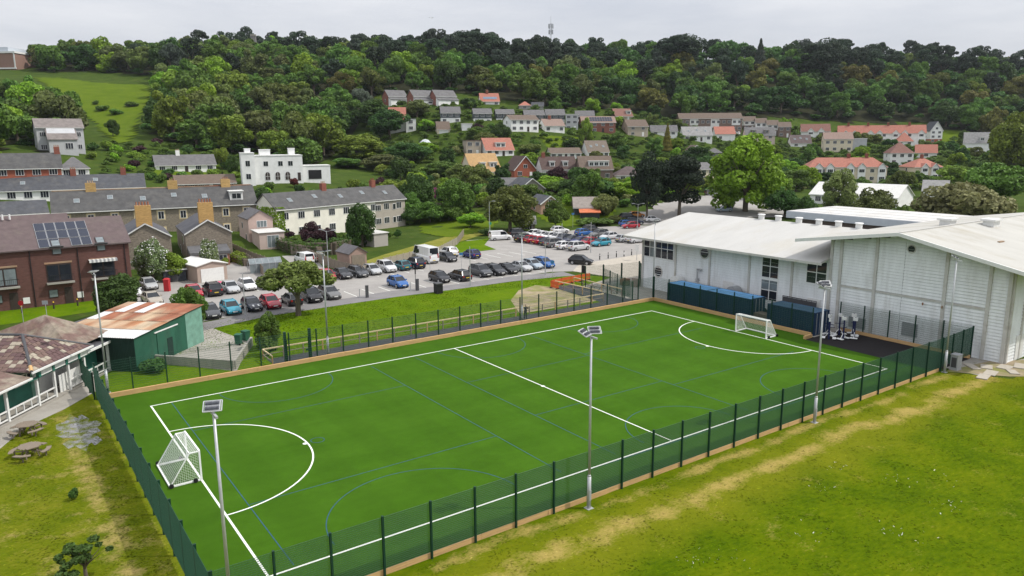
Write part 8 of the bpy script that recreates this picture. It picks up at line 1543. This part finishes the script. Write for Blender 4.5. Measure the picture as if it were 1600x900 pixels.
def tree_proto(kind, seed):
    """unit tree: crown half-width 1 about the origin; returns (crown mesh, trunk mesh); total height 2 from z=0"""
    rng = np.random.default_rng(seed)
    if kind == 'broad':
        nl, sp_, lr_, sq_ = [(34, .74, .32, .98), (18, .88, .30, .95), (24, .80, .28, 1.2), (26, .92, .24, .85)][seed % 4]
        v, f, t = lobes_crown(rng, nl, sp_, lr_, sq_, 4600, .074, low=-.9); zc, zs = .98, .98
    elif kind == 'near': v, f, t = lobes_crown(rng, 60, .80, .25, 1.08, 12000, .046, low=-.92); zc, zs = .98, .98
    elif kind == 'spread': v, f, t = lobes_crown(rng, 46, .80, .20, .62, 9000, .042, low=-.5); zc, zs = 1.28, 1.05
    elif kind == 'dome': v, f, t = lobes_crown(rng, 44, .80, .25, .95, 8500, .050, low=-.1); zc, zs = .75, 1.22
    elif kind == 'sparse': v, f, t = lobes_crown(rng, 22, .92, .15, .85, 2600, .055, low=-.4); zc, zs = 1.05, .95
    elif kind == 'shrub': v, f, t = lobes_crown(rng, 16, .66, .36, .9, 1500, .105, low=-.2); zc, zs = .72, 1.15
    elif kind in ('pine', 'blackpine'):
        n = 2600 if kind == 'pine' else 9000; C = []
        for i in range(22 if kind == 'pine' else 40):
            z = rng.uniform(-.55, .95); rr = (.85 if z < .45 else .85 * (1 - (z - .45) * .9)) * rng.uniform(.35, 1.0) * (1 if z > -.2 else .75); th = rng.uniform(0, 2 * math.pi); C.append((rr * math.cos(th), rr * math.sin(th), z, rng.uniform(.22, .42)))
        C = np.array(C); idx = rng.integers(0, len(C), n); d = rng.normal(0, 1, (n, 3)); d /= np.linalg.norm(d, axis=1, keepdims=True)
        P = C[idx, :3] + d * C[idx, 3:4] * np.array([1, 1, .50]); v, f, t = cards(P, d, .075 if kind == 'pine' else .045, rng, .6); zc, zs = 1.12, .88; t = t * rng.uniform(.75, 1.2, len(C))[idx]
    else:  # conifer: stacked cone
        n = 7000; u = rng.random(n) ** .7; z = 1 - 2 * u; rr = (.05 + .95 * u) * (1 + .12 * np.sin(u * 40)); th = rng.uniform(0, 2 * math.pi, n); k = rng.uniform(.72, 1.0, n)
        P = np.stack([rr * k * np.cos(th), rr * k * np.sin(th), z], 1); d = np.stack([np.cos(th), np.sin(th), np.full(n, .45)], 1); v, f, t = cards(P, d, .05, rng, .55); zc, zs = 1.05, .95
    v = v.copy(); v[:, 2] = v[:, 2] * zs + zc
    v[:, 2] = np.maximum(v[:, 2], .03)
    crown = np_mesh('crown', v, f, M['leaf'], t)
    m = MB(); r0 = .075 if kind not in ('shrub', 'dome') else .05
    m.tube((0, 0, -.12), (.02, .01, zc * .75), r0, r0 * .62, 8)
    lim = random.Random(seed)
    for i in range(7):
        a = i * 2 * math.pi / 7 + lim.uniform(-.3, .3); z0 = zc * lim.uniform(.38, .72); q = lim.uniform(.45, .72)
        p1 = (math.cos(a) * q * .55, math.sin(a) * q * .55, z0 + (zc - z0) * .8 + .1); m.tube((.01, 0, z0), p1, r0 * .45, r0 * .28, 6); m.tube(p1, (math.cos(a) * q, math.sin(a) * q, min(1.7, p1[2] + .32)), r0 * .28, r0 * .1, 5)
    trunk = m.mesh('trunk', M['bark']); return crown, trunk
PROTO = {k: [tree_proto(k, 100 + 17 * i + len(k)) for i in range(n)] for k, n in dict(broad=10, near=5, spread=1, dome=2, sparse=1, shrub=5, pine=5, blackpine=2, conifer=1).items()}
def plant(name, label, cat, x, y, z, h, w, kind, col, group=None, single=False, seed=0, yscale=1.0):
    ps = PROTO[kind]; crown, trunk = ps[seed % len(ps)]; sc = (w / 2, w / 2 * yscale, h / 2); rz = (seed * 2.399) % 6.283
    if kind in ('dome', 'shrub', 'near', 'broad'): sc = (sc[0], sc[1], sc[2] * 1.02)
    if single:
        return put(name, crown, None, (x, y, z), (0, 0, rz), sc, LEAFC[col], label, cat, group)
    t_ = thing(name, label, cat, (x, y, z), rz, group); c = put('crown', crown, t_, (0, 0, 0), (0, 0, 0), sc, LEAFC[col]); put('trunk', trunk, t_, (0, 0, 0), (0, 0, 0), sc); return t_
for i, (x, y, z, h, w, kind, col, lab) in enumerate(TREES):
    plant('conifer_tree' if kind == 'conifer' else ('pine_tree' if kind == 'blackpine' else 'broadleaf_tree'), lab, 'tree', x, y, z - .1, h, w, kind, col, seed=i + 3)
    if col == 'whiteflower':
        pass
# woodland: spots drawn inside the wooded areas, clear of the houses
_hc = [(d['p'][0], d['p'][1] + d['D'] / 2, d['W'] / 2, d['D'] / 2) for d in HOUSES] + [(-70, 231, 18, 8)]
def clear_of_houses(x, y, r, front):
    return all(not (abs(x - a) < w + r and -dd - r - front < y - c < dd + r) for a, c, w, dd in _hc)
def scatter(polys, n, gap, seed, r, front):
    rg = random.Random(seed); out = []; cells = {}; xs = [p[0] for q in polys for p in q]; ys = [p[1] for q in polys for p in q]
    for _ in range(n):
        x, y = rg.uniform(min(xs), max(xs)), rg.uniform(min(ys), max(ys)); g = gap(y); k = (int(x // 14), int(y // 14))
        if any((x - a) ** 2 + (y - b_) ** 2 < g * g for i in (-1, 0, 1) for j in (-1, 0, 1) for a, b_ in cells.get((k[0] + i, k[1] + j), ())): continue
        if not any(in_poly(x, y, q) for q in polys) or not clear_of_houses(x, y, r, front): continue
        cells.setdefault(k, []).append((x, y)); out.append((x, y))
    return out
_rw = random.Random(31); WOOD_TREES = []
_sp = scatter(WOOD_AREAS, 26000, lambda y: 10.2 if y < 400 else 11.8, 7, 4.5, 9)
for (x, y), z in zip(_sp, terrain([p[0] for p in _sp], [p[1] for p in _sp])):
    belt = math.sin(x * .021 + 1.2) + .5 * math.sin(x * .057)
    if z > 58 and x > -190 and _rw.random() < (.70 if belt > .1 else .14) or (z > 45 and _rw.random() < .10): kind = 'pine'; col = _rw.choice(['pine', 'pine', 'pinegrey']); hh = _rw.uniform(15, 22); w = _rw.uniform(12, 17)
    else: kind = 'broad'; col = _rw.choice(['mid', 'mid', 'deep', 'olive', 'brownolive', 'bright', 'mid', 'sunny', 'mid'] if x < -70 else ['mid', 'deep', 'darkgreen', 'olive', 'brownolive', 'mid', 'mid', 'bright', 'darkgreen', 'olivegold', 'mid', 'deep', 'sunny']); q_ = _rw.random(); hh = 9.5 + 11 * q_; w = 11 + 10 * (.6 * q_ + .4 * _rw.random())
    WOOD_TREES.append((x, y, float(z), hh, w, kind, col))
WOOD_TREES.sort(key=lambda t: -t[4] / t[1])
_sp = scatter(GARDEN_AREAS, 30000, lambda y: 4.6 if y > 185 else 2.6, 9, 1.5, 5.5)
SHRUBS = []
for (x, y), z in zip(_sp, terrain([p[0] for p in _sp], [p[1] for p in _sp])):
    w = _rw.uniform(2.4, 5.6) * (1 if y > 185 else .55); SHRUBS.append((x, y, float(z), w * _rw.uniform(.55, .95), w, _rw.choice(['mid', 'mid', 'bright', 'sunny', 'deep', 'mid', 'bright', 'olive', 'darkgreen', 'paleolive', 'sunny', 'mid', 'deep', 'plumleaf'])))
SHRUBS.sort(key=lambda t: -t[4] / t[1])
_sp = scatter(GARDEN_AREAS[:1], 5000, lambda y: 15.0, 19, 4.0, 13)
GARDEN_TREES = [(x, y, float(z), _rw.uniform(5.5, 9.5), _rw.uniform(7, 11), _rw.choice(['mid', 'deep', 'bright', 'mid', 'olive', 'darkgreen', 'sunny'])) for (x, y), z in zip(_sp, terrain([p[0] for p in _sp], [p[1] for p in _sp])) if all((x - t[0]) ** 2 + (y - t[1]) ** 2 > (t[4] * .5 + 3) ** 2 for t in TREES)]
for k, p in enumerate(WOOD_AREAS): draped('woodland_floor', p, M['floor'], .35, 6.0)
print('wood', len(WOOD_TREES), 'pines', sum(t[5] == 'pine' for t in WOOD_TREES), 'shrubs', len(SHRUBS))
def area(x, y, z):
    a = 'the far left slope' if x < -150 else ('the slope above the art deco house' if x < -75 else ('the hill above the three brick houses' if x < 0 else ('the hill below the radio mast' if x < 70 else ('the hill above the long apartment block' if x < 150 else ('the hill above the long red terrace' if x < 260 else 'the hill at the right edge')))))
    return a + (', along the crest' if z > 62 else (', half way up' if z > 42 else ', at its foot'))
def plot(x, y, z):
    a = 'on the left behind the stone terrace' if x < -75 else ('behind the cream terrace' if x < -30 and y < 260 else ('around the steep red roof' if x < -12 else ('around the white apartment house' if x < 30 and z > 15 else ('around the ochre roof and dormer bungalows' if x < 50 else ('below the long apartment block' if x < 130 else ('around the red terraces' if x < 215 else 'at the right edge'))))))
    return a + (', up the slope' if z > 12 else ', low down')
nb = 0; REST = []
WK = {'mid': 'mid-green', 'deep': 'dark green', 'darkgreen': 'deep green', 'olive': 'olive', 'brownolive': 'brownish olive', 'bright': 'fresh green', 'sunny': 'yellow-green', 'greybrown': 'grey-brown', 'olivegold': 'golden olive', 'pine': 'dark', 'pinegrey': 'grey-green'}
for i, (x, y, z, h, w, kind, col) in enumerate(WOOD_TREES):
    if kind == 'pine': plant('pine_tree', WK[col] + ' pine on ' + area(x, y, z), 'tree', x, y, z - .4, h, w, 'pine', col, 'pines of the wooded hill', seed=i)
    elif nb < 300: nb += 1; plant('broadleaf_tree', WK[col] + ' broadleaf tree on ' + area(x, y, z), 'tree', x, y, z - .4, h, w, 'broad', col, 'broadleaf trees of the wooded hill', seed=i)
    else: REST.append((x, y, z - .4, h, w, LEAFC[col]))
for i, (x, y, z, h, w, col) in enumerate(SHRUBS[:300]): plant('garden_shrub', {'mid': 'mid-green', 'deep': 'dark green', 'bright': 'fresh green', 'olive': 'olive', 'sunny': 'yellow-green', 'darkgreen': 'deep green', 'paleolive': 'pale olive', 'plumleaf': 'purple-leaved'}[col] + ' garden shrub ' + plot(x, y, z), 'shrub', x, y, z - .1, h, w, 'shrub', col, 'shrubs of the hillside gardens', single=True, seed=i)
for i, (x, y, z, h, w, col) in enumerate(GARDEN_TREES): plant('garden_tree', WK[col] + ' garden tree ' + plot(x, y, z), 'tree', x, y, z - .3, h, w, 'broad', col, 'trees of the hillside gardens', seed=i + 5)
def mass(name, items, cat_label, n_cards, size, seed, m):
    """one mesh of low-detail crowns, each face tinted by its crown's colour"""
    rng = np.random.default_rng(seed); Vs, Fs, Ts, o = [], [], [], 0; base = [lobes_crown(rng, 12, .68, .38, .85, n_cards, size) for _ in range(5)]
    for k, (x, y, z, h, w, c) in enumerate(items):
        v, f, t = base[k % 5]; a = k * 2.4; ca, sa = math.cos(a), math.sin(a); q = v * np.array([w / 2, w / 2, h / 2 * .85]); q = np.stack([q[:, 0] * ca - q[:, 1] * sa + x, q[:, 0] * sa + q[:, 1] * ca + y, np.maximum(q[:, 2] + h * .55, .05) + z], 1)
        Vs.append(q); Fs.append(f + o); o += len(v); Ts.append(t * rng.uniform(.7, 1.25))
    me = np_mesh(name, np.concatenate(Vs), np.concatenate(Fs), m, np.concatenate(Ts)); return put(name, me, None, color=LEAFC['mid'] if seed != 8 else LEAFC['deep'], label=cat_label, cat='foliage', kind='stuff')
mass('woodland_mass', REST, 'remaining mass of broadleaf wood on the far hillside', 900, .15, 8, M['leaf'])
mass('garden_undergrowth', [(x, y, z - .1, h, w, LEAFC[c]) for (x, y, z, h, w, c) in SHRUBS[300:]], 'low mixed undergrowth between the hillside gardens', 420, .17, 9, M['leaf'])
U_ = np.random.default_rng(77); und = []
for (x, y, z, h, w, kind, col) in WOOD_TREES: und += [(x + U_.uniform(-6, 6), y - U_.uniform(2, 7), z - 1.2, U_.uniform(3, 5.5), U_.uniform(6, 9), None)]
mass('wood_understorey', und, 'shadowy understorey bushes beneath the wood on the hill', 260, .22, 8, M['leaf'])
# hedges: clipped boxes of leaf cards
def hedge(label, pts, h, t, col='hedge', z=None, group=None, dens=260, size=.14):
    t_ = thing('hedge', label, 'hedge', (pts[0][0], pts[0][1], 0 if z is None else z), 0, group); rng = np.random.default_rng(int(abs(pts[0][0] * 7 + pts[0][1])))
    Vs, Fs, Ts, o = [], [], [], 0
    for a, b in zip(pts[:-1], pts[1:]):
        d = np.array([b[0] - a[0], b[1] - a[1]]); ln = np.hypot(*d); d = d / ln; n = int(dens * ln * (h + t * .5) / 2.2 * .25) + 60; s = rng.random(n) * ln; fc = rng.random(n); nr = np.array([-d[1], d[0]])
        wob = 1 + .12 * np.sin(s * 1.3) + .08 * np.sin(s * 3.1)
        side = np.where(fc < .36, -1, np.where(fc < .6, 1, 0)); off = np.where(side != 0, side * t / 2 * wob, rng.uniform(-t / 2, t / 2, n)); zz = np.where(side != 0, rng.random(n) * h, h * wob * rng.uniform(.93, 1.03, n))
        P = np.stack([a[0] - pts[0][0] + d[0] * s + nr[0] * off, a[1] - pts[0][1] + d[1] * s + nr[1] * off, zz], 1); N_ = np.stack([nr[0] * side, nr[1] * side, np.where(side == 0, 1.0, .2)], 1).astype(float)
        v, f, tt = cards(P, N_, size, rng, .6); Vs.append(v); Fs.append(f + o); o += len(v); Ts.append(tt * (1 + .15 * np.sin(s * .9)))
    put('foliage', np_mesh('foliage', np.concatenate(Vs), np.concatenate(Fs), M['leaf'], np.concatenate(Ts)), t_, color=LEAFC[col])
    core = MB()
    for a, b in zip(pts[:-1], pts[1:]):
        d = Vector((b[0] - a[0], b[1] - a[1], 0)); nr = Vector((-d.y, d.x, 0)).normalized() * (t / 2 * .72); A_ = Vector((a[0] - pts[0][0], a[1] - pts[0][1], 0)); B_ = A_ + d
        core.hexa([A_ - nr, B_ - nr, B_ + nr, A_ + nr], [q + Vector((0, 0, h * .86)) for q in (A_ - nr, B_ - nr, B_ + nr, A_ + nr)])
    co = core.build('twig_core', M['bark'], t_)
for hg in HEDGES: hedge(*hg)
for i, (lab, x, y, z, h, w, kind, col) in enumerate(BUSHES): plant('bush', lab, 'bush', x, y, z, h, w, kind, col, seed=i + 1)
# blossom on the white-flowering bushes: small pale cards over the crown
for o in [o for o in bpy.data.objects if o.parent is None and 'white-' in str(o.get('label', '')) and o.get('category') == 'tree' and ('blossom' in o['label'] or 'flowering' in o['label'])]:
    cr = [c for c in o.children if c.name.startswith('crown')][0]; rng = np.random.default_rng(4); P = np.array([v.co for v in cr.data.vertices])[::4]; P = P[rng.random(len(P)) < .12] * np.array(cr.scale) * 1.03
    v, f, t = cards(P, np.tile([0, -.3, 1.0], (len(P), 1)), .11, rng, .6); put('blossom', np_mesh('blossom', v, f, M['white']), o)['kind'] = 'stuff'
# ivy on the end gable of the cream terrace
iv = MB(); rng = np.random.default_rng(3); n = 1500; D_ = cd['D']; P = np.stack([np.where(rng.random(n) < .7, -cd['W'] / 2 - .12, -cd['W'] / 2 + rng.random(n) * 1.6), np.where(rng.random(n) < .7, rng.random(n) * D_ * .8, -.12), rng.random(n) ** 1.2 * cd['h'] * 1.05], 1); P[:, 0] = np.where(P[:, 1] < 0, -cd['W'] / 2 + rng.random(n) * 1.8, -cd['W'] / 2 - .12)
v, f, t = cards(P, np.tile([-1.0, -.5, .2], (n, 1)), .2, rng, .5); io = put('ivy', np_mesh('ivy', v, f, M['leaf'], t), ct, color=LEAFC['bright']); io['kind'] = 'stuff'
# ---------------------------------------------------------------- grass tufts on the near grass, daisies, weeds
def tufts(name, label, n, sampler, m, seed, hmin=.05, hmax=.13, wid=.05):
    rng = np.random.default_rng(seed); uv_ = sampler(rng, n); n = len(uv_); h = rng.uniform(hmin, hmax, (n, 1)); a = rng.uniform(0, math.pi, n); dx = np.stack([np.cos(a), np.sin(a)], 1) * wid * rng.uniform(.6, 1.6, (n, 1)); ln = rng.normal(0, .05, (n, 2))
    b = np.stack([uv_[:, 0], -uv_[:, 1]], 1); z0 = np.zeros((n, 1)) + .003; p0 = np.concatenate([b - dx, z0], 1); p1 = np.concatenate([b + dx, z0], 1); p2 = np.concatenate([b + dx * .5 + ln, h], 1); p3 = np.concatenate([b - dx * .5 + ln, h * .8], 1)
    me = np_mesh(name, np.stack([p0, p1, p2, p3], 1).reshape(-1, 3), np.arange(n * 4).reshape(n, 4), m, rng.uniform(.75, 1.35, n) * (.85 + .3 * np.sin(uv_[:, 0] * 1.7 + np.sin(uv_[:, 1] * 2.3)))); x, y = uvw(0, 0); put(name, me, None, (x, y, .01), (0, 0, TH), label=label, cat='grass', kind='stuff')
def field_s(rng, n):
    u = rng.uniform(0, 75, n * 2); v = 31.7 + rng.random(n * 2) ** 1.0 * 30; keep = (v > 31.6) & (rng.random(n * 2) < np.clip(1.25 - (v - 31) / 40, .25, 1)) & (v < 33.5 + (u + 8) * .75); return np.stack([u, v], 1)[keep][:n]
tufts('field_grass', 'short rough grass of the playing field', 45000, field_s, M['field_tuft'], 1, .006, .022, .06)
def left_s(rng, n):
    u = -3.3 - rng.random(n * 2) ** 1.3 * 16; v = rng.uniform(-2, 32, n * 2); return np.stack([u, v], 1)[:n]
tufts('worn_grass_blades', 'short worn grass left of the pitch', 22000, left_s, M['left_tuft'], 2, .006, .024, .06)
def verge_s(rng, n):
    u = rng.uniform(0, 60, n); v = rng.uniform(-25.4, -8, n); k = ~((u > 41) & (u < 57) & (v > -21)); k &= (v < -14 + 0 * u) | (u > 13); return np.stack([u, v], 1)[k]
tufts('verge_grass_blades', 'longer grass of the verge between footpath and ramp', 30000, verge_s, M['verge_tuft'], 3, .015, .06, .05)
M['daisy'] = mat('daisy_white', (0.75, 0.75, 0.70), 0.7, 0.05, 5)
def daisy_s(rng, n):
    c = np.array([(17.1, 39.2), (18.8, 39.4), (32.7, 43.4), (27.7, 43.6), (32.1, 36.9), (24, 41), (36, 42), (22, 46), (40, 45), (29, 38.5), (34, 40)]); i = rng.integers(0, len(c), n); return c[i] + rng.normal(0, .55, (n, 2))
tufts('daisies', 'scattered white daisies in the playing field grass', 130, daisy_s, M['daisy'], 5, .03, .06, .020)
# ---------------------------------------------------------------- thin haze over the valley
hz, hnt, hb0 = nmat('haze_air'); hnt.nodes.remove(hb0)
pvn = node(hnt, 'ShaderNodeVolumePrincipled'); pvn.inputs['Color'].default_value = (0.80, 0.86, 0.95, 1); pvn.inputs['Density'].default_value = 0.00006; pvn.inputs['Anisotropy'].default_value = 0.2
hnt.links.new(pvn.outputs['Volume'], hnt.nodes['Material Output'].inputs['Volume'])
MB().box(-1650, 1750, -850, 2750, -3, 130).build('haze', hz, kind='stuff', label='thin pale haze lying over the valley', cat='haze')
